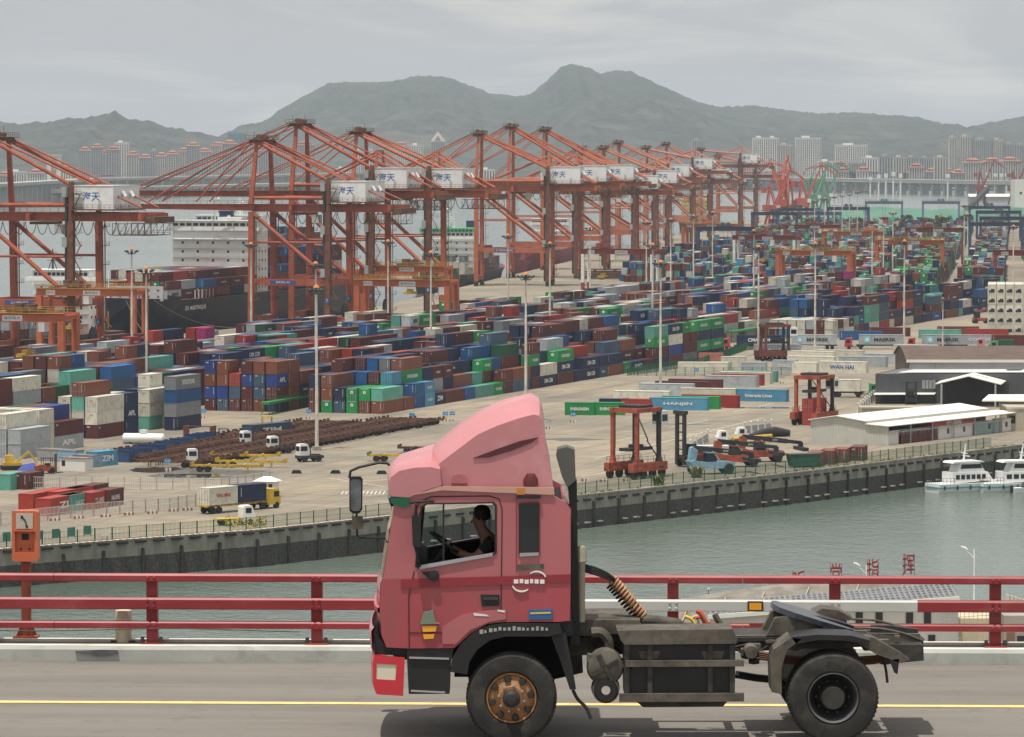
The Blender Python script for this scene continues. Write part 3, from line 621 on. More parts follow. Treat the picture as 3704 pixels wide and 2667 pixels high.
block('left front off-white cluster', G(352, 1588), A1, 3, 3, lambda b, c, r: r.choice((2,3)), {'white': 5, 'maroon': 2, 'blue': 1}, 31, {(0,0): (40,[('maroon','TEX'),WH,WH]), (0,1): (40,[BL,WH,TE,BR]), (0,2): (20,[MR,WH,WH]), (2,0): (20,[NV,('navy','APL'),NV]), (2,1): (20,[WH,WH,WH]), (2,2): (20,[WH,MR])}, p40=0)
block('cluster with lone box', G(540, 1556), A1, 2, 3, lambda b, c, r: 2, {'white': 3, 'grey': 1}, 32, {(0,0): (20,[TE,WH,WH]), (0,1): (20,[('navy','CMA CGM'),('navy','APL'),NV]), (1,0): (20,[WH,WH,WH]), (2,0): (20,[NV,NV,('white',None)]), (1,1): (20,[WH,WH,WH,WH]), (2,1): (20,[NV,NV,NV])}, p40=0)
block('tall slate stack', G(637, 1558), A1, 1, 2, lambda b, c, r: 4, PN, 33, {(0,0): (40,[NV,GY,('blue',None),('grey','DONGYOUNG')])}, p40=0)
block('leftmost off-white cluster', G(143, 1642), A1, 4, 3, lambda b, c, r: 3, PW, 34, {(0,0): (20,[WH,WH,WH]), (1,0): (40,[('palegrey','APL'),('maroon','TEX')]), (0,1): (20,[MR,MR,WH]), (0,2): (20,[MR,WH,WH]), (0,3): (20,[BL,WH,WH]), (1,1): (40,[NV,NV,('royal',None)]), (1,2): (40,[MR,MR,BR]), (1,3): (40,[GY,MR,('darkgreen','HEUNG-A')])}, p40=0)
block('left edge pair', G(74, 1662), A1, 2, 2, lambda b, c, r: 2, PW, 35, {(0,0): (40,['palegrey','palegrey']), (0,1): (40,['palegrey','palegrey','white'])}, p40=0)
def hs(lo, hi): return lambda b, c, r: max(1, int(round((lo+hi)/2 + 0.3 + 2.2*mnoise.noise(Vector((b*0.31, c*0.37, lo*3.3+hi)))))) - (r.random() < 0.15)
sk = lambda p: p.y > 1697 - max(0, p.x-60)*1.875 or (p - RB).dot(W2) < 8 and p.y > 1320
PB = {'navy': 14, 'maroon': 24, 'brown': 14, 'blue': 12, 'white': 10, 'palegrey': 8, 'red': 9, 'darkgreen': 4, 'magenta': 2, 'grey': 5, 'teal': 3, 'slate': 3}
block('strip behind white stacks', uw(-95, -46.5), A1, 6, 122, lambda b, c, r: max(1, min(5, int(3.5 + 2.4*mnoise.noise(Vector((b*0.3, c*0.4, 7.9))) + r.random()*0.9))), lambda b, c, t: PB if b < 12 else (PN if b < 30 else PM), 41, {(0,0): (20,[('white','CAI')]*5), (0,1): (20,[('white','CAI')]*4), (1,0): (40,[MR,MR,MR,MR]), (0,2): (20,[BR,BR,MR]), (0,3): (20,['palegrey','palegrey',RD_]), (0,4): (20,[RD_,RD_]), (0,5): (20,[RD_,RD_,RO])}, skip=sk)
block('strip along gantry lane', uw(-50, -70), A1, 6, 126, lambda b, c, r: max(1, min(4, int(3.1 + 2.2*mnoise.noise(Vector((b*0.3, c*0.4, 9.3))) + r.random()*0.9))), lambda b, c, t: PB if b < 30 else PM, 42, {(20,0): (20,['white']*2)}, skip=sk)
block('strip near the apron', uw(0, -93.5), A1, 6, 130, lambda b, c, r: max(0, min(4, int(2.6 + 2.6*mnoise.noise(Vector((b*0.3, c*0.4, 2.2))) + r.random()*0.8 + (0.5 if b > 22 else 0)))), lambda b, c, t: PB if b < 30 else PM, 43, {}, skip=sk)
block('low strip against apron', uw(45, -117), A1, 5, 124, lambda b, c, r: max(0, min(3, int(1.3 + 2.4*mnoise.noise(Vector((b*0.3, c*0.4, 6.2))) + r.random()*1.4))), lambda b, c, t: PB if b < 30 else PM, 44, {}, skip=lambda p: sk(p) or 330 < (p-O1).dot(U1) < 480)
block('block beyond truck lane', G(3050, 1214), A1, 6, 40, lambda b, c, r: r.randint(1, 4), {'navy': 40, 'maroon': 14, 'brown': 12, 'blue': 8, 'slate': 6, 'white': 5, 'red': 4, 'teal': 3}, 51, {}, skip=sk)
block('row behind star-marked trailers', G(3020, 1196), A1, 5, 10, lambda b, c, r: r.randint(1, 2), PW, 52, {(0,0): (20,[RD_]), (1,0): (20,[SL]), (0,1): (20,[RD_])}, skip=None)
block('row ending in orange', G(3338, 1152), A1, 4, 4, lambda b, c, r: 2, PW, 53, {(0,0): (20,[NV]), (0,1): (20,['orange','white'])})
block('row behind rust straddle carrier', G(3012, 1225), A1, 7, 4, lambda b, c, r: 2, {'white': 20, 'maroon': 14, 'palegrey': 8, 'lightblue': 3}, 54, {})
PG_ = {'green': 30, 'maroon': 24, 'brown': 16, 'navy': 14, 'teal': 6, 'white': 4, 'royal': 2}
def blockL(name, org, a, ncol, nbay, hf, pal, seed, forced=None, skip=None): U, W = axes(a); block(name, org + W*(ncol*P3), a, ncol, nbay, hf, pal, seed, forced, skip)
blockL('five-wide block at right', P2, A2, 6, 84, lambda b, c, r: 5 if b < 3 else r.randint(2, 4), lambda b, c, t: PG_ if b < 10 else PF, 61, {(0,5): (20,[EV,MR,MR,MR]), (0,4): (20,[EV,MR,EV,NV]), (0,3): (20,[EV,RO,BR,BR]), (0,2): (20,[EV,EV,EV,EV]), (0,1): (20,[NV,NV,NV,EV])})
for i in range(1, 7):
 org = P2 - W2*(i*24.5) + U2*(4 + i*(18 if i < 3 else 40))
 blockL(['','block under green-box gantry','block under orange gantries','far block by masts','far block nearer apron','far rows by apron','far rows by crane rail'][i], org, A2, 6, 90 - i*4, hs(1, 5) if i < 3 else hs(1, 4), PG_ if i == 1 else PF, 70+i, None, skip=lambda p: p.y < 1697 - max(0, p.x-60)*1.875 + 22 and p.x < 128 or (p - RD).dot(W2) < 22)
block('pair left of alley', G(3425, 1140), A2, 2, 2, lambda b, c, r: 3, PF, 81, {(0,0): (20,[TE,RD_,MR]), (0,1): (20,[MR,RD_,MR])})
for i in range(1, 3): blockL('far block at right edge' if i == 1 else 'rightmost far block', P2 + W2*(i*25) + U2*(130 + 36*i), A2, 6, 60, hs(2, 4), PF, 90+i)
for i in range(-1, 7): blockL('remote blocks toward the water', P2 - W2*(i*24.5) + U2*(620 + i*10), A2, 6, 130, hs(1, 3), PF, 170+i, None, skip=lambda p: (p - RD).dot(W2) < 24 or p.y > 3000)
RF = G(3572, 1206)
for c in range(7):
 for t_ in range(5):
  for b in range(2): put('white', 12.19, 2.9, RF + W2*(c*2.62 + CW/2) + U2*(b*12.6) + Vector((0,0,t_*2.91)), -R(A2), 'REEFER' if b == 0 else None, ('refrigerated stack at right', b, c, t_), b == 0, False)
def loose(px0, py, px1, col, txt=None, ang=20, L=12.19, H=2.59, z=0.0, where='open yard', lab=None):
 """near right bottom corner at pixel; length runs left and away"""
 U, W = axes(ang); p = G(px1, py, z); rz = -R(ang) - R(90)
 c = p - W*L + U*(CW/2)          # front end sits at the left, side x=+hw faces the camera
 CAND.append(dict(col=col, L=L, H=H, loc=c, rz=-R(ang) - R(90), txt=txt, where=lab or where, force=True, door=False, flip=True))
for (x0, y, x1, col, txt, ang, L, lab) in [
 (2045,1503,2150,'green','EVERGREEN',6,6.06,'bright green lettered container lying side-on, left of a matching one'),
 (2152,1503,2257,'green','EVERGREEN',6,6.06,'bright green lettered container side-on behind the straddle carrier frame'),
 (2165,1489,2272,'navy','CMA CGM',8,6.06,'navy container side-on behind the two green lettered ones'),
 (2272,1490,2352,'red','HAMBURG',10,6.06,'red container side-on between navy and light-blue lying containers'),
 (2348,1486,2556,'lightblue','HANJIN',14,12.19,'long light-blue white-lettered container side-on behind the straddle carrier'),
 (2420,1481,2600,'green','EVERGREEN',14,12.19,'long green container half hidden behind the light-blue lying one'),
 (2440,1476,2665,'red',None,20,12.19,'long red container side-on behind the light-blue and green ones'),
 (2645,1455,2842,'lightblue','Interasia Lines',21,12.19,'blue container with flowing white script, alone beside the puddle'),
 (2230,1462,2420,'white',None,14,12.19,'off-white container behind the navy and red lying ones'),
 (2440,1452,2660,'white',None,14,12.19,'long off-white container directly behind the long red one'),
 (2315,1432,2505,'palegrey',None,16,12.19,'pale grey ribbed container in front of the maroon lying ones'),
 (2370,1424,2560,'maroon',None,18,12.19,'maroon lying container just behind the pale grey ribbed one'),
 (2400,1416,2606,'maroon',None,18,12.19,'rearmost maroon lying container beside the large pale-grey one'),
 (2535,1402,2735,'palegrey',None,20,12.19,'large pale grey weathered container lying in the yard centre'),
 (2600,1396,2755,'red',None,20,12.19,'red lying container peeking out behind the weathered pale grey one'),
 (2620,1390,2785,'white',None,20,12.19,'tall white lying container with green neighbour behind'),
 (2640,1384,2805,'teal',None,20,12.19,'green-ended lying container behind the tall white one'),
 (2457,1352,2632,'white',None,10,12.19,'white lying container inside the mesh fence, left one'),
 (2540,1349,2642,'palegrey',None,10,6.06,'short pale container inside the mesh fence'),
 (2600,1330,2695,'white',None,10,6.06,'short white container behind those inside the mesh fence'),
 (2650,1350,2770,'palegrey',None,12,6.06,'pale teal-white container right of the fenced white ones'),
 (2508,1315,2612,'salmon',None,10,6.06,'salmon container lying behind the fenced white ones'),
 (2780,1342,2880,'palegrey','OOCL',16,6.06,'pale container with red lettering beside the flat office box'),
 (2865,1352,2952,'white',None,20,6.06,'white office container with blue window grid'),
 (2900,1330,3015,'white',None,22,12.19,'white lying container behind the blue-windowed office box'),
 (2945,1350,3132,'white','WAN HAI',22,12.19,'white container with black lettering near the dark shed'),
 (3000,1330,3202,'palegrey',None,22,12.19,'long pale lying container behind the black-lettered white one'),
 (3000,1306,3120,'white',None,20,12.19,'white lying container below the second star-marked trailer'),
 (3060,1318,3285,'palegrey',None,22,12.19,'longest pale grey container touching the brown-roofed shed'),
 (3090,1286,3390,'white',None,22,12.19,'white lying container in front of the red-cabbed truck'),
 (2880,1310,3015,'white',None,18,12.19,'white reefer lying left of the mast base'),
 (2860,1290,2980,'white',None,15,12.19,'white lying container below the first star-marked trailer'),
 (2430,1275,2560,'palegrey',None,12,12.19,''),
 (3045,1232,3190,'blue',None,12,12.19,'long blue container lying behind the middle star-marked trailer'),
 (3090,1218,3290,'maroon',None,12,12.19,'long maroon container lying behind the blue one'),
 (3330,1226,3475,'teal',None,10,12.19,'teal lying container behind the right star-marked trailer'),
 (3380,1214,3540,'brown',None,10,12.19,'brown lying container left of refrigerated stack'),
 (3510,1246,3620,'palegrey','COSCO',14,12.19,'grey lettered container behind the pink truck cab'),
 (3570,1224,3645,'red',None,14,12.19,'red lying container below the refrigerated stack'),
 (3580,1262,3760,'maroon',None,8,12.19,'long maroon container at the right edge behind the green truck'),
 (3093,1578,3172,'orange',None,30,6.06,'orange container against the pale corrugated shed'),]:
 if lab: loose(x0, y, x1, col, txt, ang, L, 2.7 if col == 'white' else 2.59, lab=lab)
for (px, py, col, txt, a, L, lab) in [(258,1855,'teal','UASC',A1,6.06,'pale teal container with white lettering beside barriers'),(330,1846,'red','T.S. LINES',A1,6.06,'red container between teal and maroon ones by the barriers'),(388,1836,'maroon','CHINA SHIPPING',A1,6.06,'maroon lettered container, rightmost by the barriers'),
 (120,1850,'red','K LINE',A1,12.19,'red container left of the teal one'),(182,1868,'red','ZIM',A1,12.19,'dark red container lying in front of the longer red one'),(38,1775,'teal',None,A1,6.06,'teal container at the left edge'),(100,1772,'maroon',None,A1,6.06,'maroon container beside the teal one at the left edge'),(215,1842,'red','UASC',A1,12.19,'long red container behind the barriers'),(272,1830,'maroon','CHINA SHIPPING',A1,12.19,'long maroon container, rearmost by the barriers'),
 (60,1672,'blue','CMA CGM',A1,6.06,''),(912,1588,'slate','ZIM',34,12.19,'slate container with white lettering behind the forklift'),(352,1690,'lightblue','ZIM',30,6.06,'light-blue workshop container left of the dark-blue row')]:
 if not lab: continue
 U, W = axes(a); p = G(px, py); put(col, L, 2.59, p - W*CW/2, -R(a), txt, lab, True, False)
# ================================================================ quay cranes and yard gantries
org_m = mat('crane_orange', (0.335, 0.078, 0.036), rough=0.6, var=0.2, vscale=0.25, dirt=(0.10,0.038,0.022), dirt_amt=0.7, dscale=0.35)
org2_m = mat('crane_orange_faded', (0.40, 0.108, 0.048), rough=0.6, var=0.14, vscale=0.25, dirt=(0.16,0.06,0.04), dirt_amt=0.5, dscale=0.35)
pink_m = mat('crane_salmon', (0.42, 0.160, 0.10), rough=0.6, var=0.14, vscale=0.25, dirt=(0.2,0.08,0.06), dirt_amt=0.5, dscale=0.35)
rust_m = mat('crane_rusty_parts', (0.13, 0.062, 0.034), rough=0.8, var=0.4, vscale=0.8, dirt=(0.28,0.16,0.05), dirt_amt=0.5, dscale=1.3)
cab_w = mat('machine_house_white', (0.74, 0.75, 0.75), rough=0.5, var=0.06, vscale=0.3, dirt=(0.5,0.49,0.45), dirt_amt=0.5, dscale=0.4)
dark_m = mat('dark_steel', (0.03, 0.03, 0.032), rough=0.6, var=0.3); yel_m = mat('safety_yellow', (0.55, 0.36, 0.04), var=0.3, dirt=(0.2,0.1,0.04), dirt_amt=0.6)
sign_b = mat('sign_blue', (0.03, 0.07, 0.25)); glass_d = mat('dark_glass', (0.02, 0.025, 0.03), rough=0.1)
leg_d = mat('crane_grimy_leg', (0.15,0.055,0.030), rough=0.75, var=0.35, vscale=0.4, dirt=(0.045,0.03,0.025), dirt_amt=0.7, dscale=0.5)
def railing(mb, pts, h=1.1, step=1.6, r=0.05, mi=0):
 for a, b in zip(pts, pts[1:]):
  a, b = Vector(a), Vector(b); n = max(1, int((b-a).length/step))
  for i in range(n+1): p = a.lerp(b, i/n); mb.bar(p, p + Vector((0,0,h)), r, r, mi)
  for z in (h, h*0.5): mb.bar(a + Vector((0,0,z)), b + Vector((0,0,z)), r, r, mi)
def zigzag(mb, x, y, z0, z1, step=3.2, w=1.6, mi=0):
 z = z0; k = 0
 while z < z1 - 0.1:
  zt = min(z+step, z1); s = 1 if k % 2 else -1
  mb.bar((x-s*w/2, y, z), (x+s*w/2, y, zt), 0.45, 0.12, mi); mb.box((x-w/2-0.5, y-0.5, zt-0.06), (x+w/2+0.5, y+0.5, zt+0.04), mi)
  railing(mb, [(x-w/2-0.5, y-0.5, zt), (x+w/2+0.5, y-0.5, zt)], 1.0, 1.3, 0.06, mi)
  z = zt; k += 1
def sts(name, label, loc, a, G_=25.0, wy=8.6, zg=35.7, za=59.0, back=20, boom=38, house=(0.6,11.8,16.5,6), m=org_m, mast2=False, lod=0, festoon=True, num=None, signtxt=None, up=False):
 t0 = thing(name, label, 'quay crane', loc, -R(a), 'ship-to-shore cranes along the quay'); gh = 2.3; lw = 1.7
 zt = zg + gh
 for x in (0, -G_):
  for y in (-wy, wy):
   b = MB(); top = zt + (8.0 if x == 0 else 0.3); b.bar((x, y*1.08, 1.9), (x, y*1.0, zg), lw, lw*0.85, 0, lw, lw*0.85)
   if x == 0: b.bar((x, y, zg), (x, y*0.95, top), 1.2, 1.1)
   b.build('leg', leg_d if x == 0 and y < 0 else m, t0)
   g = MB(); 
   for i in range(4): g.cbox((x, y*1.08 + (i-1.5)*2.2, 0.55), (0.8, 1.5, 1.1)); 
   g.cbox((x, y*1.08, 1.5), (0.9, 8.4, 0.9)); g.build('bogie', dark_m if lod == 0 else rust_m, t0)
 for x in (0, -G_): MB().bar((x, -wy*1.08, 3.1), (x, wy*1.08, 3.1), 1.3, 1.6).build('sill_beam', m, t0); MB().bar((x, -wy+0.8, 14.4), (x, wy-0.8, 14.4), 1.2, 1.9).build('portal_beam', m, t0)
 for y in (-wy, wy):
  MB().bar((-G_+0.8, y*1.04, 14.4), (-0.8, y*1.04, 14.4), 1.2, 1.9).build('portal_beam', m, t0)
  MB().tube([(-G_+0.6, y*1.02, zg-0.6), (-0.6, y*1.05, 16.2)], 0.62, 8).build('diagonal_brace', m, t0, smooth=True)
  MB().tube([(-G_+0.8, y, zt+1.9), (-0.7, y, zt+1.9)], 0.55, 8).build('top_tie', m, t0, smooth=True)
  MB().bar((-G_-0.2, y, zt), (-G_+0.4, y*0.62, za-2), 1.35, 1.15, 0, 1.0, 0.9).build('apex_leg', m, t0)
  MB().tube([(-G_+0.6, y*0.62, za-2.2), (-0.3, y*0.96, zt+7.2)], 0.55, 8).build('back_stay', m, t0, smooth=True)
  MB().tube([(-G_+0.6, y*0.62, za-1.4), (back-1.4, y*0.62, zt+1.2)], 0.28, 6).build('rear_stay', m, t0)
  if not up:
   for fx, rr in ((0.52, 0.22), (0.94, 0.26)): MB().tube([(-G_-0.4, y*0.6, za-1.3), (-G_-boom*fx, y*0.62, zt+0.6)], rr, 6).build('fore_stay', m, t0)
   MB().tube([(-G_-0.4, y*0.2, za-0.2), (-G_-boom*0.9, y*0.3, zt+1.2)], 0.10, 4).build('hoist_rope', dark_m, t0)
 g = MB()
 for y in (-wy*0.62, wy*0.62): g.bar((-G_-1, y, zg+gh/2), (back, y, zg+gh/2), 1.3, gh)
 for x in (-G_-0.3, -G_*0.5, 0.5, back-0.6): g.bar((x, -wy, zg+gh/2), (x, wy, zg+gh/2), 1.0, gh*0.8)
 g.build('girder', m, t0)
 b = MB()
 for y in (-wy*0.62, wy*0.62): b.bar((-G_-1.4, y, zg+gh*0.55), (-G_-boom, y, zg+gh*0.6), 1.1, gh*0.85, 0, 0.9, gh*0.6)
 n = 8
 for i in range(n+1): x = -G_-1.6-(boom-2)*i/n; b.bar((x, -wy*0.62, zg+gh*0.6), (x, wy*0.62, zg+gh*0.6), 0.5, 0.8)
 b.build('boom', m, t0)
 w_ = MB(); railing(w_, [(-G_-boom, -wy*0.62-1.0, zt), (back, -wy*0.62-1.0, zt)], 1.1, 2.2 if lod == 0 else 4, 0.08)
 w_.box((-G_-boom, -wy*0.62-1.2, zt-0.15), (back, -wy*0.62-0.5, zt-0.05)); w_.build('walkway', rust_m, t0)
 ld = MB()
 for x, y in ((-G_+1.2, -wy*1.04), (-G_+1.2, wy*1.04), (1.2, wy*1.04)):
  for z in range(4, int(zg), 5): ld.box((x-0.2, y-0.9, z), (x+1.3, y+0.9, z+0.12)); railing(ld, [(x+1.3, y-0.9, z), (x+1.3, y+0.9, z)], 1.0, 1.0, 0.08)
  ld.bar((x+0.35, y, 3), (x+0.35, y, zg), 0.12, 0.5)
 ld.build('ladders', rust_m, t0, kind='stuff')
 for y in (-wy, wy): MB().tube([(-G_+0.8, y*1.03, 26.5), (-0.8, y*1.03, 26.5)], 0.38, 6).build('mid_tie', m, t0)
 h = MB(); h.box((-G_-1.6, -wy*0.72, za-2.4), (-G_+1.8, wy*0.72, za-1.5)); h.box((-G_-2.6, -wy*0.85, za-1.5), (-G_+2.6, wy*0.85, za-1.3)); railing(h, [(-G_-2.6, -wy*0.85, za-1.3), (-G_+2.6, -wy*0.85, za-1.3), (-G_+2.6, wy*0.85, za-1.3)], 1.1, 1.3, 0.09)
 for y in (-1.6, -0.6, 0.6, 1.6): h.lathe([(0.05,-0.2),(0.75,-0.18),(0.75,0.18),(0.05,0.2)], 10, 'y', (-G_-0.6, y, za-0.5)); h.lathe([(0.05,-0.2),(0.55,-0.18),(0.55,0.18),(0.05,0.2)], 8, 'y', (-G_+1.2, y, za-0.7))
 h.bar((-G_+1.4, 0.5, za-1), (-G_+1.4, 0.5, za+1.6), 0.09); h.bar((-G_-2.2, -1, za-1), (-G_-2.2, -1, za+1.0), 0.09); h.build('apex_head', rust_m, t0)
 x0, x1, wid, hh = house; zb = zt + 0.9
 hs_ = MB(); hs_.box((x0, -wid/2, zb), (x1, wid/2, zb+hh)); hs_.box((x0-0.15, -wid/2-0.15, zb+hh), (x1+0.15, wid/2+0.15, zb+hh+0.16)); H_ = hs_.build('machine_house', cab_w, t0)
 b = MB(); b.box((x0-0.6, -wid/2-1.3, zb-0.35), (x1+1.2, wid/2+0.8, zb-0.02)); railing(b, [(x0-0.6, -wid/2-1.25, zb), (x1+1.2, -wid/2-1.25, zb), (x1+1.2, wid/2, zb)], 1.1, 1.5, 0.07); b.build('house_platform', rust_m, t0)
 lettering('海天', mk_blue, H_, ((x0+x1)/2 - 0.6, -wid/2-0.03, zb+hh*0.55), (1,0,0), hh*0.40, bold=0.012)
 for k_ in range(2):
  v = MB(); y = -wid*0.18 + k_*wid*0.3; v.tube([(x1, y, zb+hh*0.55), (x1+0.5, y, zb+hh*0.72), (x1+1.1, y, zb+hh*0.52)], 0.55, 8); v.box((x1+0.003, y-0.6, zb+0.8), (x1+0.7, y+0.6, zb+1.5)); v.build('vent', cab_w, H_, smooth=True)
 MB().box((x1-4.2, -wid/2-0.025, zb+0.1), (x1-3.3, -wid/2-0.005, zb+2.1)).build('house_door', mat('house_door_grey', (0.45,0.46,0.46)), H_)
 st = MB(); zigzag(st, 1.9, -wy*1.05, 3.0, zt+5, 3.3, 1.8); st.build('stairway', rust_m, t0)
 li = MB(); li.bar((-1.25, -wy*1.06, 2), (-1.25, -wy, zt+6), 0.6, 1.1); li.build('lift_shaft', dark_m, t0)
 for z in (16, 29, zt+4): MB().box((-2.1, -wy*1.06-0.9, z), (-0.75, -wy*1.06+0.9, z+2.6)).build('lift_cabin' if z == 16 else 'switch_box', mat('cabinet_grey', (0.32,0.34,0.34)), t0)
 rl = MB(); rl.lathe([(0.3,-0.25),(2.3,-0.3),(2.4,0),(2.3,0.3),(0.3,0.25)], 20, 'x', (1.3, wy*0.2, 5.5)); rl.build('cable_reel', dark_m, t0)
 tx = -G_*0.45 if not up else 6
 tr = MB(); tr.box((tx-2.5, -wy*0.55, zg-0.9), (tx+2.5, wy*0.55, zg-0.2)); tr.build('trolley', rust_m, t0)
 MB().box((tx+3, -1.4, zg-3.4), (tx+5.2, 1.4, zg-0.9)).build('operator_cab', cab_w if lod else mat('cab_glass_white', (0.5,0.52,0.52)), t0)
 la = MB(); xa, xb_ = back-9.5, back+3.0
 for y in (-wy*0.7, wy*0.7):
  for z in (zg-3.6, zg-0.6): la.bar((xa, y, z), (xb_-(1.5 if z < zg-2 else 0), y, z), 0.16)
  nn_ = 6
  for i in range(nn_+1):
   x = xa + (xb_-1.5-xa)*i/nn_; la.bar((x, y, zg-3.6), (x, y, zg-0.6), 0.12)
   if i < nn_: x2 = xa + (xb_-1.5-xa)*(i+1)/nn_; la.bar((x, y, zg-3.6), (x2, y, zg-0.6), 0.10)
  railing(la, [(xa, y, zg-3.6), (xb_-1.5, y, zg-3.6)], 1.1, 2, 0.07)
 for i in range(5): x = xa + (xb_-xa-1.5)*i/4; la.bar((x, -wy*0.7, zg-3.6), (x, wy*0.7, zg-3.6), 0.16)
 la.box((back-0.2, -wy*0.75, zg-0.4), (back+2.6, wy*0.75, zg+1.2)); la.build('rear_platform', rust_m, t0)
 if festoon:
  fs = MB(); nl = 12 if lod == 0 else 8
  for i in range(nl):
   xa_ = -G_+1 + (G_+back-6)*i/nl; xb2 = -G_+1 + (G_+back-6)*(i+1)/nl
   fs.tube([(xa_+(xb2-xa_)*t, -wy*0.62-1.0, zg-0.15-3.4*(1-(2*t-1)**2)**0.8) for t in [j/8 for j in range(9)]], 0.10, 4, cap=False)
  fs.build('festoon_cables', dark_m, t0)
 if mast2:
  for y in (-wy*0.62, wy*0.62):
   MB().bar((0.3, y, zt+0.2), (0.0, y*0.6, zt+12.5), 1.0, 0.9, 0, 0.7, 0.7).build('rear_mast', m, t0)
   MB().tube([(0, y*0.6, zt+12.2), (back-1.6, y, zt+0.8)], 0.36, 6).build('rear_tie', m, t0)
   MB().tube([(0, y*0.6, zt+12.2), (-G_*0.75, y, zt+3.0)], 0.36, 6).build('mast_tie', m, t0)
  MB().bar((0, -wy*0.4, zt+12.3), (0, wy*0.4, zt+12.3), 0.7, 0.8).build('mast_beam', m, t0)
 else:
  s_ = MB()
  for y in (-wy*0.46, wy*0.46):
   x = house[1]*0.55; zst = zt+1.2 + (za-1.4-zt-1.2)*(back-1.4-x)/(back-1.4+G_-0.6); s_.bar((x, y, zb+hh), (x, y, zst), 0.25)
  s_.bar((house[1]*0.55, -wy*0.46, zb+hh+2.6), (house[1]*0.55, wy*0.46, zb+hh+2.6), 0.2); s_.build('stay_prop', m, t0)
 if num: 
  p = MB().box((-0.7, -wy*1.06-0.86, 8.2), (0.7, -wy*1.06-0.82, 9.8)).build('number_plate', sign_b, t0); lettering(num, mk_white, p, (0, -wy*1.06-0.90, 9.0), (1,0,0), 0.9)
  p = MB().box((-0.7, wy*1.02-0.86, 8.2), (0.7, wy*1.02-0.82, 9.8)).build('number_plate', sign_b, t0); lettering(num, mk_white, p, (0, wy*1.02-0.90, 9.0), (1,0,0), 0.9)
 if signtxt:
  p = MB().box((-G_*0.75, -wy*1.04-0.66, 13.9), (-G_*0.75+8.5, -wy*1.04-0.63, 15.0)).build('name_board', sign_b, t0); lettering(signtxt, mk_white, p, (-G_*0.75+4.25, -wy*1.04-0.69, 14.45), (1,0,0), 0.75)
 return t0
rail_D = RD
def onrail(px, base, U):
 k = (px - FW/2)/FP; # point on base + t U with X/Y = k
 t = (k*base.y - base.x)/(U.x - k*U.y); return base + U*t
sts('quay_crane', 'leftmost quay crane, cut off by the picture edge, with white lettered house', onrail(309, uw(0,-158), U1), A1, num='6', signtxt='江人海物 海天')
sts('quay_crane', 'quay crane in front of the navy ship, lowest white lettered house', onrail(1226, uw(0,-158), U1), A1, num='7', signtxt='海天码头 401')
sts('quay_crane', 'tallest left quay crane, second apex from the left group, house half hidden', onrail(1374, RB, U3), A3, G_=26, wy=8.6, zg=39.4, za=64.2, boom=58, mast2=True, house=(-0.5,11,15.5,6.2), num='7', signtxt='海天码头 PMC')
sts('quay_crane', 'quay crane third in line, house above the twin-beam orange gantry', onrail(1578, RB, U3), A3, G_=26, wy=8.6, zg=39.0, za=62, boom=46, mast2=True, house=(-0.5,11,15.5,6.2), num='8', m=org2_m)
sts('quay_crane', 'quay crane with wheel-shaped reel, right of the green-white bridge', onrail(1990, RD, U2), A2, G_=29, wy=8.6, zg=38.2, za=63, boom=48, mast2=True, house=(-3,13,15.5,6.6), signtxt='551 海天码头 ZPMC', m=org2_m)
sts('quay_crane', 'quay crane with half-covered white house, middle of three in a row', onrail(2090, RD, U2), A2, G_=29, wy=8.6, zg=38.4, za=66.5, boom=48, mast2=True, house=(-3,13,15.5,6.6), m=org2_m, lod=1)
sts('quay_crane', 'tall quay crane whose lettered house stands right of two others', onrail(2195, RD, U2), A2, G_=29, wy=8.6, zg=38.4, za=66, boom=48, mast2=False, house=(-3,13,15.5,6.6), m=org2_m, lod=1)
for px, za, zg, m, ms, lab in [(2300,57.5,33,org2_m,False,'small quay crane behind the tall three, apex like a box'),(2372,58,35,pink_m,True,'first pale salmon quay crane right of the orange row'),(2420,61,38,pink_m,True,'second pale salmon quay crane, just behind the first'),(2508,58.5,41.5,pink_m,True,'pale salmon quay crane with the raised white lettered house'),(2570,61,35,pink_m,True,'pale salmon quay crane behind the raised white house'),(2680,58,44,pink_m,True,'farthest pale salmon quay crane with a white lettered house'),(2735,54,36,org2_m,False,'farthest orange quay crane, low, behind the salmon ones')]:
 sts('quay_crane', lab, onrail(px, RD, U2), A2, G_=28, wy=8.6, zg=zg, za=za, boom=36, mast2=ms, house=(-2,11.5,15.5,6.4), m=m, lod=1, festoon=False, signtxt='海天码头 405' if px == 2508 else None)
gor_m = mat('gantry_orange', (0.44,0.115,0.045), rough=0.6, var=0.15, vscale=0.3, dirt=(0.16,0.06,0.03), dirt_amt=0.5, dscale=0.5); blue_m = mat('gantry_blue', (0.035, 0.070, 0.135), var=0.15, vscale=0.3, dirt=(0.03,0.05,0.09), dirt_amt=0.5); lblue_m = mat('gantry_light_blue', (0.11, 0.18, 0.26), var=0.15, vscale=0.3); white_leg = mat('gantry_white', (0.68,0.67,0.64), var=0.1, dirt=(0.4,0.38,0.33), dirt_amt=0.5); dred = mat('gantry_dark_red', (0.22,0.045,0.035), var=0.15)
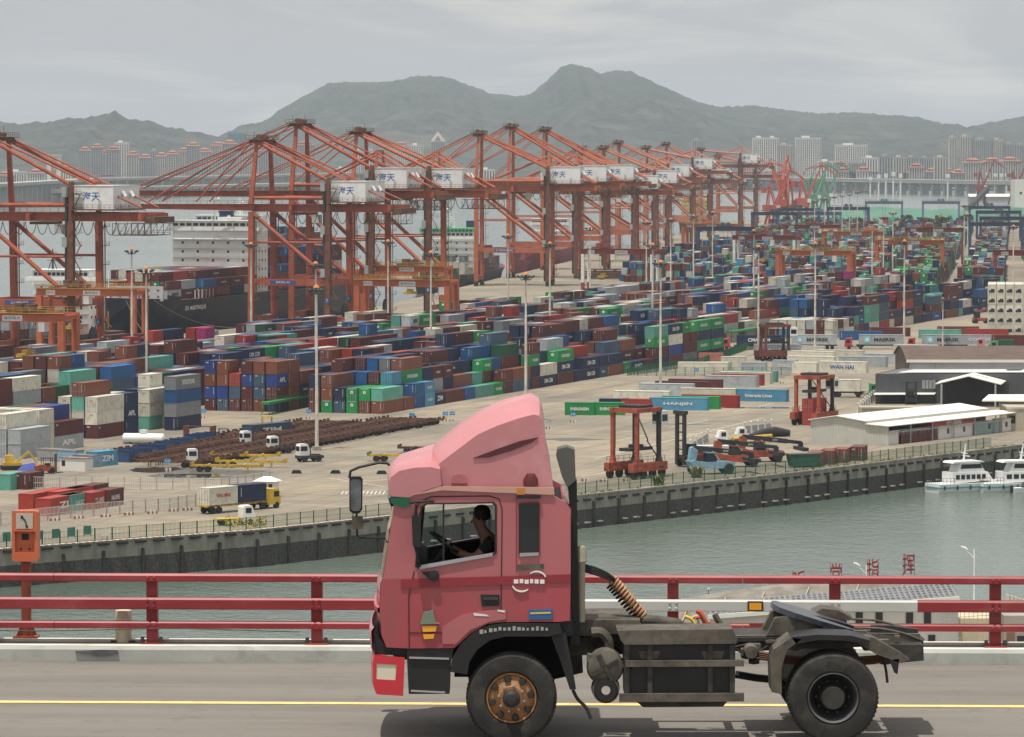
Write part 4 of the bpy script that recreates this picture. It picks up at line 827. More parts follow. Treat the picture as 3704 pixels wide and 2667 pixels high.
def rtg(label, px, py, a, m, span=26.5, wb=3.6, h=16.6, legm=None, tpos=0.5, spread=0.45, signs=True, load=None, lod=0):
 U, W = axes(a); p = G(px, py); c = p - W*(span/2) + U*wb
 t0 = thing('yard_gantry_crane', label, 'gantry crane', c, -R(a), 'rubber tyred gantry cranes over the stacks'); hs_ = span/2; bh = 2.0; m = gor_m if m in (org_m, org2_m) else m
 for x in (-hs_, hs_):
  for y in (-wb, wb):
   b = MB(); b.bar((x, y, 1.5), (x, y, h), 1.45, 1.2)
   if legm: b2 = MB(); b2.bar((x, y, 6.2), (x, y, h), 1.1, 0.95); b2.build('leg', white_leg, t0); b = MB(); b.bar((x, y, 1.5), (x, y, 6.2), 1.1, 0.95)
   b.build('leg', m if not legm else legm, t0)
   wv = MB(); wv.lathe([(0.1,-0.3),(0.75,-0.3),(0.8,0),(0.75,0.3),(0.1,0.3)], 12, 'x', (x, y*1.25, 0.8)); wv.build('wheel', rubber, t0)
  MB().bar((x, -wb-1.2, 1.7), (x, wb+1.2, 1.7), 0.9, 0.9).build('bogie_beam', m if not legm else legm, t0)
  MB().bar((x, -wb, h+bh*0.5), (x, wb, h+bh*0.5), 0.9, 1.0).build('end_beam', m, t0)
  MB().box((x-0.8 if x < 0 else x+0.56, -1.2, 2.3), (x-0.56 if x < 0 else x+0.8, 1.2, 4.4)).build('power_box', cab_w if legm else rust_m, t0)
 for y in (-wb, wb):
  MB().bar((-hs_-0.8, y, h+bh/2), (hs_+0.8, y, h+bh/2), 0.8, bh).build('main_beam', m, t0)
 b = MB(); yy = -wb-0.75; railing(b, [(-hs_-0.8, yy, h+bh), (hs_+0.8, yy, h+bh)], 1.1, 2.0 if lod == 0 else 4, 0.07); railing(b, [(-hs_-0.8, wb+0.75, h+bh), (hs_+0.8, wb+0.75, h+bh)], 1.1, 3.0, 0.07); b.box((-hs_-0.8, yy-0.1, h+bh-0.12), (hs_+0.8, -wb-0.42, h+bh-0.02)); b.build('walkway', yel_m if m is gor_m else rust_m, t0)
 if signs:
  for x, wd, tx in ((-hs_+2.0, 2.6, '海天 RTG'), (-hs_+12.5, 4.8, '海天码头')):
   s = MB().box((x, -wb-0.44, h+0.25), (x+wd, -wb-0.41, h+1.45)).build('name_board', cab_w, t0); lettering(tx, mk_black, s, (x+wd/2, -wb-0.47, h+0.85), (1,0,0), 0.7, wd*0.85)
 x = -hs_ + span*tpos
 tr = MB(); tr.box((x-3, -wb-0.6, h+bh+0.25), (x+3, wb+0.6, h+bh+0.75)); tr.box((x-2.2, -1.6, h+bh+0.75), (x-0.4, 1.4, h+bh+2.0)); tr.box((x+0.3, -1.8, h+bh+0.75), (x+2.4, 0.4, h+bh+1.7)); tr.lathe([(0.1,-0.9),(0.6,-0.9),(0.6,0.9),(0.1,0.9)], 8, 'y', (x+1.4, 0.8, h+bh+1.5)); railing(tr, [(x-3, -wb-0.6, h+bh+0.75), (x+3, -wb-0.6, h+bh+0.75)], 1.1, 1.2, 0.07); tr.build('trolley', rust_m if lod == 0 else m, t0)
 MB().box((x+3.0, -1.1, h-2.2), (x+4.8, 1.1, h-0.1)).build('operator_cab', cab_w, t0)
 zs = h*spread; sp = MB(); sp.box((x-1.0, -3.0, zs), (x+1.0, 3.0, zs+0.45)); sp.box((x-0.7, -1.2, zs+0.45), (x+0.7, 1.2, zs+1.3))
 for yy in (-3.0, 2.7): sp.box((x-1.2, yy, zs-0.3), (x+1.2, yy+0.3, zs+0.3))
 sp.build('spreader', yel_m, t0)
 rp = MB()
 for sx in (-0.9, 0.9):
  for sy in (-1.0, 1.0): rp.bar((x+sx*1.4, sy, h+0.5), (x+sx*0.7, sy, zs+1.2), 0.06)
 rp.build('hoist_ropes', dark_m, t0)
 if load: 
  Ux, Wx = axes(a); cpos = c + Wx*x - Ux*3.03 + Vector((0,0,zs-0.3-2.59)); put(load, 6.06, 2.59, cpos, -R(a), None, WORD[load] + ' container hanging from the yellow spreader of a yard gantry', True)
 return t0
rtg('orange yard gantry at the left edge, yellow spreader over white stacks', 224, 1443, A1, org_m, tpos=0.62, spread=0.55)
rtg('orange yard gantry in front of the leftmost crane and the bow', 484, 1307, A1, org_m, tpos=0.3, spread=0.5)
rtg('orange yard gantry in the centre, nearest beam with two white signs', 1618, 1257, A1, org_m, tpos=0.75, spread=0.35, load='slate')
rtg('orange yard gantry just behind the centre one, beam higher', 1600, 1180, A1, org_m, tpos=0.55, spread=0.6)
rtg('red-beamed yard gantry with white legs, left of the tall mast', 2358, 1086, A1, dred, legm=dred, tpos=0.25, spread=0.5, lod=1)
rtg('tall orange-legged gantry behind the white-legged one', 2655, 945, A1, org_m, tpos=0.5, lod=1)
rtg('orange yard gantry over the navy stacks, spreader holding a box', 3070, 1093, A1, org_m, tpos=0.62, spread=0.47, load='navy')
rtg('orange yard gantry over green containers, brightest at right', 3408, 1035, A2, org2_m, tpos=0.35, spread=0.52)
rtg('red-beamed yard gantry with white legs, behind the navy stacks', 2872, 1010, A1, dred, legm=dred, tpos=0.45, lod=1)
rtg('slim orange gantry beam behind the navy stack gantry', 3190, 987, A2, org2_m, tpos=0.8, lod=1)
rtg('dark red gantry beam among far masts', 3033, 950, A2, dred, tpos=0.5, lod=1)
rtg('dark red gantry with rusty trolley left of the navy gantry', 3482, 967, A2, dred, tpos=0.35, lod=1)
rtg('red gantry cut by the right edge above refrigerated stack', 3868, 1093, A2, dred, tpos=0.7, lod=1)
for px, py, m, lab in [(3697,937,blue_m,'navy gantry at the right edge, nearest of the blue ones'),(3262,820,lblue_m,'pale blue gantry before the green mounds, left one'),(3468,820,lblue_m,'pale blue gantry before the green mounds, right one'),(2722,962,blue_m,'blue gantry left of the white-legged gantry, on the apron side'),(3720,905,blue_m,'navy gantry just behind the nearest one at right edge'),(3690,872,blue_m,'third navy gantry back at the right edge'),(3650,846,blue_m,'farthest navy gantry near the long white roof'),(3040,880,lblue_m,'pale blue gantry below the far mast row'),(2960,858,blue_m,'blue gantry below the red jib cranes'),(2880,880,blue_m,'blue gantry left of the green jib cranes'),(3140,852,blue_m,'blue gantry between far masts and green mounds')]:
 rtg(lab, px, py, A2, m, tpos=0.5, signs=False, lod=1)
# ================================================================ ships
hull_navy = mat('hull_navy', (0.008, 0.011, 0.022), rough=0.45, var=0.25, vscale=0.1, dirt=(0.05,0.03,0.025), dirt_amt=0.5, dscale=0.25)
hull_blue = mat('hull_blue', (0.02, 0.06, 0.18), rough=0.45, var=0.15, vscale=0.1); hull_black = mat('hull_black', (0.02, 0.02, 0.022), rough=0.5, var=0.2, vscale=0.2); hull_rose = mat('hull_rose', (0.28,0.07,0.08), var=0.15); boot = mat('boot_top_red', (0.16,0.03,0.025), var=0.3)
ship_w = mat('ship_white', (0.76, 0.77, 0.76), rough=0.5, var=0.06, vscale=0.2, dirt=(0.5,0.42,0.33), dirt_amt=0.35, dscale=0.3); ship_grey = mat('bulwark_grey', (0.42,0.44,0.45), var=0.1); fun_navy = mat('funnel_navy', (0.02,0.045,0.11)); ship_green = mat('ship_green', (0.10,0.42,0.20)); deck_m = mat('ship_deck', (0.16,0.06,0.045), var=0.3); cream = mat('ship_cream', (0.72,0.58,0.26))
def hull_mesh(L, B, zd, bow0=True, sheer=2.5, n=28):
 mb = MB(); rings = []
 for i in range(n+1):
  t = i/n; tb = t if bow0 else 1-t
  hb = B/2*min(1, (1-(1-min(1, tb/0.16))**2)**0.6) if tb < 0.16 else B/2
  hw = B/2*min(1, (1-(1-min(1, max(0, tb-0.035)/0.26))**2)**0.75) if tb < 0.295 else B/2
  st = 1-tb
  if st < 0.06: hw *= 0.72 + 0.28*st/0.06
  z = zd + sheer*max(0, 1-tb/0.14)**1.0
  y = t*L; yw = y + (-1 if not bow0 else 1)*0
  rings.append([(-hb, y, z), (-(hb*0.55+hw*0.45) if tb < 0.2 else -hb, y, zd*0.45+ZW*0.55+2), (-hw, y, ZW+1.2), (-hw*0.98, y, ZW-2.5), (hw*0.98, y, ZW-2.5), (hw, y, ZW+1.2), ((hb*0.55+hw*0.45) if tb < 0.2 else hb, y, zd*0.45+ZW*0.55+2), (hb, y, z)])
 o = 0; k = 8
 for r_ in rings: mb.v += r_
 for i in range(n):
  for j in range(k-1): mb.f.append((i*k+j, (i+1)*k+j, (i+1)*k+j+1, i*k+j+1)); mb.m.append(1 if j in (2, 3, 4) else 0)
  mb.f.append((i*k, i*k+7, (i+1)*k+7, (i+1)*k)); mb.m.append(2)
 mb.f.append(tuple(range(k))); mb.m.append(0); mb.f.append(tuple(n*k + j for j in reversed(range(k)))); mb.m.append(0)
 return mb
def windows(mb, x0, x1, y, z, n, w, h, axis='y', mi=0):
 for i in range(n):
  x = x0 + (x1-x0)*(i+0.5)/n
  if axis == 'y': mb.box((x-w/2, y-0.06, z), (x+w/2, y+0.02, z+h), mi)
  else: mb.box((y-0.02, x-w/2, z), (y+0.06, x+w/2, z+h), mi)
def superstructure(t0, x0, x1, y0, y1, z0, z1, wing, top_m=None, body=ship_w):
 s = MB().box((x0, y0, z0), (x1, y1, z1-3.0)).build('deckhouse', body, t0)
 b = MB(); b.box((x0-wing, y0-0.6, z1-3.0), (x1+wing, y0+3.2, z1-2.0)); b.box((x0-0.3, y0-0.4, z1-2.0), (x1+0.3, y1*0.6+y0*0.4, z1)); b.box((x0-0.6, y0-0.9, z1), (x1+0.6, y1*0.6+y0*0.4+0.4, z1+0.25), 1); b.build('bridge', [body, top_m or body], t0)
 w_ = MB(); windows(w_, x0, x1, y0-0.42, z1-1.5, 12, (x1-x0)/12*0.75, 0.9); w_.build('bridge_windows', glass_d, t0)
 w_ = MB(); lev = int((z1-3.5-z0)/2.8)
 for l in range(lev):
  windows(w_, x0+0.8, x1-0.8, y0, z0+l*2.8+1.2, 5, 0.7, 0.8); windows(w_, y0+0.8, y1-0.8, x1, z0+l*2.8+1.2, 4, 0.7, 0.8, 'x')
 w_.build('portholes', glass_d, s)
 r_ = MB()
 for l in range(lev): 
  z = z0 + l*2.8 + 2.6; r_.box((x0-0.05, y0-1.2, z), (x1+0.05, y0-0.001, z+0.12)); railing(r_, [(x0, y0-1.15, z+0.1), (x1, y0-1.15, z+0.1)], 1.0, 1.8, 0.07)
 r_.build('balconies', body, s)
 return s
def mast(t0, x, y, z, h, m=ship_w):
 b = MB(); b.bar((x, y, z), (x, y, z+h), 0.5, 0.5, 0, 0.25, 0.25)
 for k_, zz_ in enumerate((0.45, 0.65, 0.85)): b.bar((x-1.8+k_*0.4, y, z+h*zz_), (x+1.8-k_*0.4, y, z+h*zz_), 0.16)
 b.bar((x-1.4, y, z), (x, y, z+h*0.6), 0.2); b.bar((x+1.4, y, z), (x, y, z+h*0.6), 0.2)
 b.lathe([(0.02,0.9),(0.5,0.7),(0.62,0.35),(0.45,0)], 10, 'z', (x+1.2, y, z+h*0.66)); b.build('radar_mast', m, t0)
def cargo(name, t0, x0, cols, y0, bays, z0, hf, pal, seed, a, L=12.19, pitch=2.55, texts=None):
 r = random.Random(seed); M = Matrix.Translation(t0.location) @ Matrix.Rotation(-R(a), 4, 'Z')
 for b in range(bays):
  for c in range(cols):
   for t_ in range(hf(b, c, r)):
    col = wpick(r, pal); put(col, L, 2.59, M @ Vector((x0 + c*pitch + CW/2, y0 + b*(L+0.5), z0 + t_*2.6)), -R(a), autotext(col, r), (name, b, cols-1-c, t_), False, False)
a = 15.4; U, W = axes(a); bow = uw(320, -209)
s1 = thing('container_ship', 'navy-hulled container ship, bow to the left, white name on hull', 'ship', bow, -R(a))
hull_mesh(205, 31, 9.6, True, 1.4).build('hull', [hull_navy, boot, deck_m], s1)
b = MB(); b.box((-13.5, 15.5, 9.6), (13.5, 16.1, 14.0)); b.build('breakwater', ship_grey, s1)
b = MB()
for i in range(9):
 for j in range(2): b.lathe([(0.02,-0.03),(0.3,-0.02),(0.3,0.02)], 8, 'y', (-12+i*3, 15.46, 10.9+j*1.9))
b.build('drain_holes', hull_black, s1)
b = MB().plate([(15.3, 10.2), (15.3, 11.4), (36, 9.9), (36, 9.7)], 14.95, 15.25, axis='x').build('bulwark', hull_navy, s1)
def hull_name(s, t0, x, y0, y1, z, h): 
 lettering(s, mk_white, t0, (x, (y0+y1)/2, z), (0,1,0), h, y1-y0, bold=0.02)
hull_name('E.R. MARTINIQUE', s1, 15.72, 29, 47, 6.9, 1.5)
superstructure(s1, -13.5, 13.5, 98, 112, 9.6, 32, 2.0); mast(s1, 0, 100, 32, 10); MB().box((-4, 114, 9.6), (4, 120, 33)).build('funnel', ship_w, s1)
for i in range(6): MB().tube([(14.8, 40+i*3.2, 9.6), (14.8, 40+i*3.2, 12.2)], 0.25, 6).build('lashing_post', ship_grey, s1)
MB().lathe([(0.1,-3.2),(1.1,-3.0),(1.25,0),(1.1,3.0),(0.1,3.2)], 14, 'y', (13.4, 62, 11.6)).build('deck_tank', ship_w, s1, smooth=True)
b = MB(); b.bar((0, 6, 10), (0, 6, 19), 0.5, 0.5, 0, 0.2, 0.2); b.bar((-1.5, 6, 15), (1.5, 6, 15), 0.2); b.build('foremast', ship_w, s1)
PS = {'maroon': 30, 'red': 8, 'brown': 14, 'navy': 16, 'white': 9, 'blue': 8, 'green': 3, 'grey': 3}
cargo('navy ship deck', s1, -13.0, 10, 21, 2, 10.0, lambda b, c, r: 2 if c < 5 else (2 if c == 9 else 3), {'palegrey': 2, 'maroon': 5, 'red': 4, 'green': 1, 'white': 1}, 5, a, pitch=2.6)
cargo('navy ship deck aft', s1, -15.0, 12, 47, 4, 10.0, lambda b, c, r: 3 - (1 if c > 10 else 0), PS, 6, a, pitch=2.5)
cargo('navy ship stern deck', s1, -15.0, 12, 122, 5, 10.0, lambda b, c, r: r.randint(3, 5), PS, 7, a, pitch=2.5)
rope_m = mat('mooring_rope', (0.30,0.28,0.22)); 
def rope(p, q, sag, lab):
 pts = [p.lerp(q, t) - Vector((0,0,sag*4*t*(1-t))) for t in [i/12 for i in range(13)]]; MB().tube(pts, 0.09, 5).build('mooring_line', rope_m, label=lab, cat='rope', group='mooring lines of the navy ship')
M1_ = Matrix.Translation(bow) @ Matrix.Rotation(-R(a), 4, 'Z')
rope(M1_ @ Vector((6, 4.5, 10.2)), G(531, 1213), 1.2, 'left mooring line from navy bow to quay'); rope(M1_ @ Vector((8, 6.5, 10.0)), G(545, 1207), 1.8, 'second mooring line from navy bow to quay'); rope(M1_ @ Vector((12, 12, 10.0)), G(890, 1180), 3.0, 'long mooring line along the navy hull')
a = 11; U, W = axes(a); st_ = PY(770, 1000, 1744); st_.z = 0
s2 = thing('container_ship', 'container ship with navy funnel before a white bridge, stern cargo light blue', 'ship', st_, -R(a))
hull_mesh(190, 31, 7.2, False, 2).build('hull', [hull_blue, boot, deck_m], s2)
superstructure(s2, -14, 14, 26, 38, 7, 27, 2.5); MB().box((-4.5, 20, 7.4), (5, 25.4, 22.5)).build('funnel_casing', ship_w, s2); MB().box((-2.6, 20.4, 22.6), (2.6, 25.0, 28.6)).box((-2.9, 20.1, 28.6), (2.9, 25.3, 29.2)).build('funnel', fun_navy, s2)
p = MB().lathe([(0.02,-0.03),(0.8,-0.02),(0.8,0.02)], 12, 'y', (1.6, 20.3, 26.6)).build('funnel_emblem', mk_white, s2)
mast(s2, 4, 30, 27, 8)
lb = {'lightblue': 24, 'navy': 16, 'blue': 14, 'brown': 16, 'slate': 10, 'red': 4}
cargo('stern cargo before the white bridge', s2, -14.5, 11, 1.0, 1, 7.6, lambda b, c, r: [1,2,1,2,1,2,2,2,3,4,2][c], lb, 8, a, pitch=2.6)
cargo('cargo beyond the white bridge', s2, -14.5, 11, 44, 8, 7.6, lambda b, c, r: r.randint(3, 5), {**lb, 'maroon': 12}, 9, a, pitch=2.6)
a = A1; U, W = axes(a); st3 = uw(224, -206)
s3 = thing('cargo_ship', 'ship behind the leftmost gantry, white winged bridge over the water', 'ship', st3, -R(a))
hull_mesh(82, 22, 2.2, True, 1.5).build('hull', [hull_black, boot, deck_m], s3)
superstructure(s3, -8.5, 8.5, 62, 74, 2.2, 20, 2.6); mast(s3, 1, 65, 20, 8.5, ship_w); mast(s3, -4.5, 66, 20, 6, dark_m)
MB().tube([(9.4, 66, 5.6), (9.4, 69, 5.5), (9.4, 72, 5.8)], [0.5, 1.1, 0.5], 8).build('lifeboat', mat('lifeboat_orange', (0.6,0.13,0.05)), s3, smooth=True)
b = MB(); b.bar((9.6, 66, 3), (9.6, 66, 8), 0.3); b.bar((9.6, 73, 3), (9.6, 73, 8), 0.3); b.bar((9.6, 66, 8), (10.6, 73, 3.5), 0.2); b.build('davit', yel_m, s3)
cargo('left ship hold', s3, -9.5, 7, 10, 3, 2.4, lambda b, c, r: r.randint(3, 4), {'palegrey': 9, 'maroon': 5, 'grey': 3, 'white': 2}, 12, a, pitch=2.6)
a = A2; U, W = axes(a); p4 = Vector((-30, 1725, 0))
s4 = thing('cargo_ship', 'white ship with green-topped bridge and lattice radar mast behind cranes', 'ship', p4, -R(a))
hull_mesh(150, 23, 3.0, False, 2).build('hull', [hull_black, boot, deck_m], s4)
superstructure(s4, -11, 11, 22, 34, 3, 20.5, 1.0, ship_green); b = MB().box((-11.6, 21, 20.6), (11.6, 33, 22.2)).build('green_deckhouse', ship_green, s4)
b = MB(); w_ = MB(); windows(w_, -11, 11, 20.98, 20.9, 14, 1.1, 0.7); w_.build('wheelhouse_windows', glass_d, s4)
b = MB()
for x in (-3, 3):
 b.bar((x, 24, 22), (x*0.8, 24, 29), 0.35); b.bar((x, 24, 22), (-x*0.9, 24, 26), 0.25); b.bar((x, 24, 26), (-x*0.9, 24, 29), 0.25)
b.bar((-3.8, 24, 29), (3.8, 24, 29), 0.4); b.bar((-3.4, 24, 26), (3.4, 24, 26), 0.3); b.lathe([(0.02,1.4),(0.7,1.0),(0.8,0.4),(0.4,0)], 10, 'z', (0, 24, 29.2)); b.build('radar_mast', ship_w, s4); MB().box((6, 38, 3), (10, 42, 25)).build('funnel', fun_navy, s4)
cargo('green-topped ship deck', s4, -10.5, 8, 2, 1, 3.2, lambda b, c, r: r.randint(2, 3), {'green': 2, 'white': 3, 'darkgreen': 2, 'grey': 2}, 14, a, pitch=2.6); cargo('green-topped ship hold', s4, -10.5, 8, 44, 6, 3.2, lambda b, c, r: r.randint(2, 4), PS, 15, a, pitch=2.6)
p5 = PY(2512, 800, 3150); p5.z = 0
s5 = thing('cargo_ship', 'far ship with cream-yellow deckhouse behind the salmon cranes', 'ship', p5, -R(A2)); hull_mesh(120, 24, 4, False, 2).build('hull', [hull_black, boot, deck_m], s5)
superstructure(s5, -11, 11, 10, 24, 4, 22, 1.0, None, cream)
p6 = Vector((6, 2020, 0)); s6 = thing('cargo_ship', 'rose-hulled ship with white lattice mast under the middle cranes', 'ship', p6, -R(A2)); hull_mesh(150, 22, 5.5, True, 2).build('hull', [hull_rose, boot, deck_m], s6)
superstructure(s6, -9, 9, 110, 120, 5.5, 20, 1.0); b = MB(); b.bar((-2, 60, 5), (0, 60, 17), 0.3); b.bar((2, 60, 5), (0, 60, 17), 0.3); b.bar((-1.2, 60, 10), (1.2, 60, 10), 0.25); b.build('lattice_mast', ship_w, s6)
bu = G(734, 815, ZW); b = thing('channel_buoy', 'small red channel buoy far out on the water', 'buoy', bu); MB().lathe([(0.1,-0.5),(1.2,-0.3),(1.2,0.4),(0.4,0.8),(0.25,3.6),(0.05,4.0)], 10).build('float_body', mat('buoy_red', (0.4,0.06,0.04)), b)
# ================================================================ far shore: towers, viaducts, jib cranes, stockpiles, trees
ORD = ['first','second','third','fourth','fifth','sixth','seventh','eighth','ninth','tenth','eleventh','twelfth','thirteenth','fourteenth','fifteenth','sixteenth','seventeenth','eighteenth','nineteenth','twentieth','twenty-first','twenty-second','twenty-third','twenty-fourth','twenty-fifth','twenty-sixth','twenty-seventh','twenty-eighth','twenty-ninth','thirtieth','thirty-first','thirty-second','thirty-third','thirty-fourth','thirty-fifth','thirty-sixth','thirty-seventh','thirty-eighth','thirty-ninth','fortieth','forty-first','forty-second','forty-third','forty-fourth']
wall_cream = mat('tower_cream', (0.50,0.46,0.40), var=0.08, vscale=0.05); wall_grey = mat('tower_grey', (0.36,0.35,0.35), var=0.08, vscale=0.05); wall_white = mat('tower_white', (0.68,0.66,0.62), var=0.06, vscale=0.05); win_d = mat('tower_window', (0.07,0.08,0.09), rough=0.25, var=0.3, vscale=0.2); roof_o = mat('roof_orange', (0.36,0.145,0.085), var=0.15, vscale=0.1); roof_r = mat('roof_red', (0.30,0.10,0.075), var=0.15, vscale=0.1); teal_g = mat('teal_netting', (0.12,0.30,0.32))
def tower(label, px, ytop, wpx, Y, ybase=655, wall=wall_cream, roof='hip', depth=16, floors=True, group='towers on the far shore', rz=0.0, name='apartment_tower'):
 Y *= 1.875; s = FP/Y; p = PY(px, ybase, Y); zb = -3.0; zt = HC + (YH - ytop)/s; w = wpx/s; hw = w/2; h = zt - zb
 t0 = thing(name, label, 'building', (p.x, Y, zb), rz, group)
 MB().box((-hw, 0, 0), (hw, depth, h)).build('wall', wall, t0)
 n = max(2, int(w/4.2)); wb_ = MB(); rb = MB()
 for i in range(n):
  x = -hw + w*(i+0.5)/n; ww = w/n*0.52
  wb_.box((x-ww/2, -0.05, 3), (x+ww/2, 0.3, h-2.5))
  rb.box((x-ww/2-0.9, -1.1, 0), (x-ww/2-0.1, 0.2, h-1.0))
 wb_.build('windows', win_d, t0); rb.build('pilasters', wall, t0)
 if floors:
  fb = MB(); nf = int(h/3.3)
  for i in range(1, nf): z = h*i/nf; fb.box((-hw+0.4, -0.5, z-0.35), (hw-0.4, 0.15, z+0.35))
  fb.build('floor_bands', wall, t0)
 if roof in ('hip', 'red'):
  rm = roof_o if roof == 'hip' else roof_r; o = 1.8
  r_ = MB().add([(-hw-o,-o,h),(hw+o,-o,h),(hw+o,depth+o,h),(-hw-o,depth+o,h),(-hw*0.5,depth*0.5,h+4.0),(hw*0.5,depth*0.5,h+4.0)], [(0,1,5,4),(1,2,5),(2,3,4,5),(3,0,4),(0,3,2,1)])
  r_.box((-hw*0.6, depth*0.25, h+1.5), (hw*0.6, depth*0.75, h+4.6)).add([(-hw*0.72,2,h+4.6),(hw*0.72,2,h+4.6),(hw*0.72,depth-2,h+4.6),(-hw*0.72,depth-2,h+4.6),(-hw*0.3,depth/2,h+7.6),(hw*0.3,depth/2,h+7.6)], [(0,1,5,4),(1,2,5),(2,3,4,5),(3,0,4),(0,3,2,1)])
  r_.build('roof', rm, t0)
 elif roof == 'flat': MB().box((-hw-0.5,-0.6,h),(hw+0.5,depth+0.5,h+1.0)).box((-hw*0.5,3,h+1),(hw*0.1,depth-3,h+4.5)).build('roof', wall, t0)
 elif roof == 'tri':
  MB().plate([(-hw-1.5, h), (hw+1.5, h), (0, h+w*0.72)], -0.5, depth+0.5).build('roof', wall_white, t0); MB().plate([[(-hw*0.45, h+2), (hw*0.45, h+2), (0, h+w*0.42)]], -1.2, -0.52).build('gable_ornament', roof_o, t0)
 return t0
k = 0
for px, yt, wd, wall, rf in [(306,545,40,wall_grey,'hip'),(351,533,42,wall_grey,'hip'),(372,557,36,wall_grey,'red'),(408,543,45,wall_grey,'red'),(440,517,50,wall_white,'flat'),(437,571,40,wall_grey,'hip'),(480,560,45,wall_cream,'hip'),(523,571,42,wall_grey,'hip'),(560,545,32,wall_grey,'flat'),(584,565,40,wall_cream,'hip'),(623,558,42,wall_cream,'hip'),(664,548,42,wall_cream,'hip'),(698,528,46,wall_grey,'hip'),(741,549,46,wall_cream,'hip'),(790,527,55,wall_cream,'hip'),(831,520,52,wall_grey,'hip'),(872,535,46,wall_cream,'hip'),(910,525,50,wall_cream,'hip'),(960,545,50,wall_grey,'red'),(1010,540,48,wall_grey,'hip'),(1100,525,80,wall_grey,'red')]:
 tower('%s tower from the left in the orange-roofed row beyond the water' % ORD[k], px, yt, wd, 4300 + (k % 3)*60, 660, wall, rf, group='orange-roofed towers'); k += 1
for px, yt, wd, wall, rf, lab in [(1296,545,32,wall_white,'flat','slim white tower left of the peaked building'),(1332,540,30,wall_white,'flat','second slim white tower left of the peaked building'),(1452,527,56,wall_white,'hip','white tower with stepped orange crown behind the cranes'),(1505,526,52,wall_white,'flat','pale tower between orange crown and triangular top'),(1584,512,50,wall_grey,'tri','tower with a triangular white gable top'),(2524,507,42,wall_grey,'flat','hazy tower behind the salmon crane tops'),(2750,500,54,wall_white,'flat','leftmost white tower in the right-hand skyline'),(2797,500,40,wall_white,'flat','second white tower in the right-hand skyline'),(2840,525,52,wall_cream,'flat','shorter cream tower between two taller white ones'),(2924,500,92,wall_white,'flat','wide white twin tower above the green jib cranes'),(3080,526,116,wall_white,'flat','long white office block with a raised roof screen'),(3447,497,26,wall_cream,'flat','slim rounded tower, left of the tall right group'),(3494,494,44,wall_cream,'flat','tallest tower in the right group'),(3553,505,68,wall_grey,'flat','broad grey ribbed tower in the right group'),(3610,506,38,wall_cream,'flat','narrow tower right of the broad grey one'),(3655,520,44,wall_grey,'flat','grey tower near the right picture edge'),(3695,524,36,wall_grey,'flat','rightmost tower cut by the picture edge')]:
 tower(lab, px, yt, wd, 4450, 650, wall, rf, depth=22)
g0 = thing('gate_tower', 'white twin-legged gate tower with a flat top slab, far left', 'building', (PY(194, 640, 7500).x, 7500, -3))
for x in (-12, 6): MB().box((x, 0, 0), (x+7, 12, 52)).build('leg', wall_white, g0)
MB().box((-15, -1, 52), (16, 13, 57)).build('top_slab', wall_grey, g0)
tower('netted teal block with cranes on its roof, above the towers', 857, 482, 66, 4700, 640, teal_g, 'flat', 20, True)
tc_ = thing('tower_crane', 'thin tower crane on the netted teal block', 'crane', PY(893, 470, 8810)); b = MB(); b.bar((0,0,-20), (0,0,12), 1.2); b.build('mast', roof_r, tc_); MB().bar((-14,0,10), (24,0,10), 0.8).build('jib', roof_r, tc_)
k = 0
for px, yt, wd, rf, wall in [(3124,618,50,'red',wall_white),(3060,620,90,'red',wall_cream),(3172,622,60,'red',wall_grey),(3230,622,56,'hip',wall_grey),(3316,606,52,'red',wall_cream),(3268,624,42,'hip',wall_grey),(3375,622,50,'hip',wall_grey),(3428,622,50,'hip',wall_grey),(3468,626,40,'hip',wall_grey),(3100,590,60,'flat',wall_grey),(3150,572,66,'flat',wall_white),(3040,598,60,'red',wall_grey),(3205,566,50,'flat',wall_grey),(3255,570,46,'flat',wall_cream),(3300,570,46,'flat',wall_grey),(3350,572,50,'flat',wall_grey),(3405,570,50,'flat',wall_cream),(3520,588,70,'hip',wall_cream),(3590,585,70,'hip',wall_cream),(3655,582,70,'hip',wall_cream),(2990,585,60,'flat',wall_white),(60,622,70,'flat',wall_white),(130,626,60,'hip',wall_white),(225,612,60,'hip',wall_white),(20,635,60,'hip',wall_grey),(1240,612,60,'flat',wall_white),(1390,605,60,'flat',wall_white),(1650,610,70,'flat',wall_grey),(1760,615,60,'flat',wall_white),(2620,600,60,'flat',wall_grey),(2700,590,50,'flat',wall_cream)]:
 tower('%s low block counted along the far shore, below the towers' % ORD[k], px, yt, wd, 3900 + (k % 4)*70, 650, wall, rf, 18, False, 'low blocks on the far shore', name='shore_building'); k += 1
vc = mat('viaduct_concrete', (0.34,0.34,0.34), var=0.1, vscale=0.05)
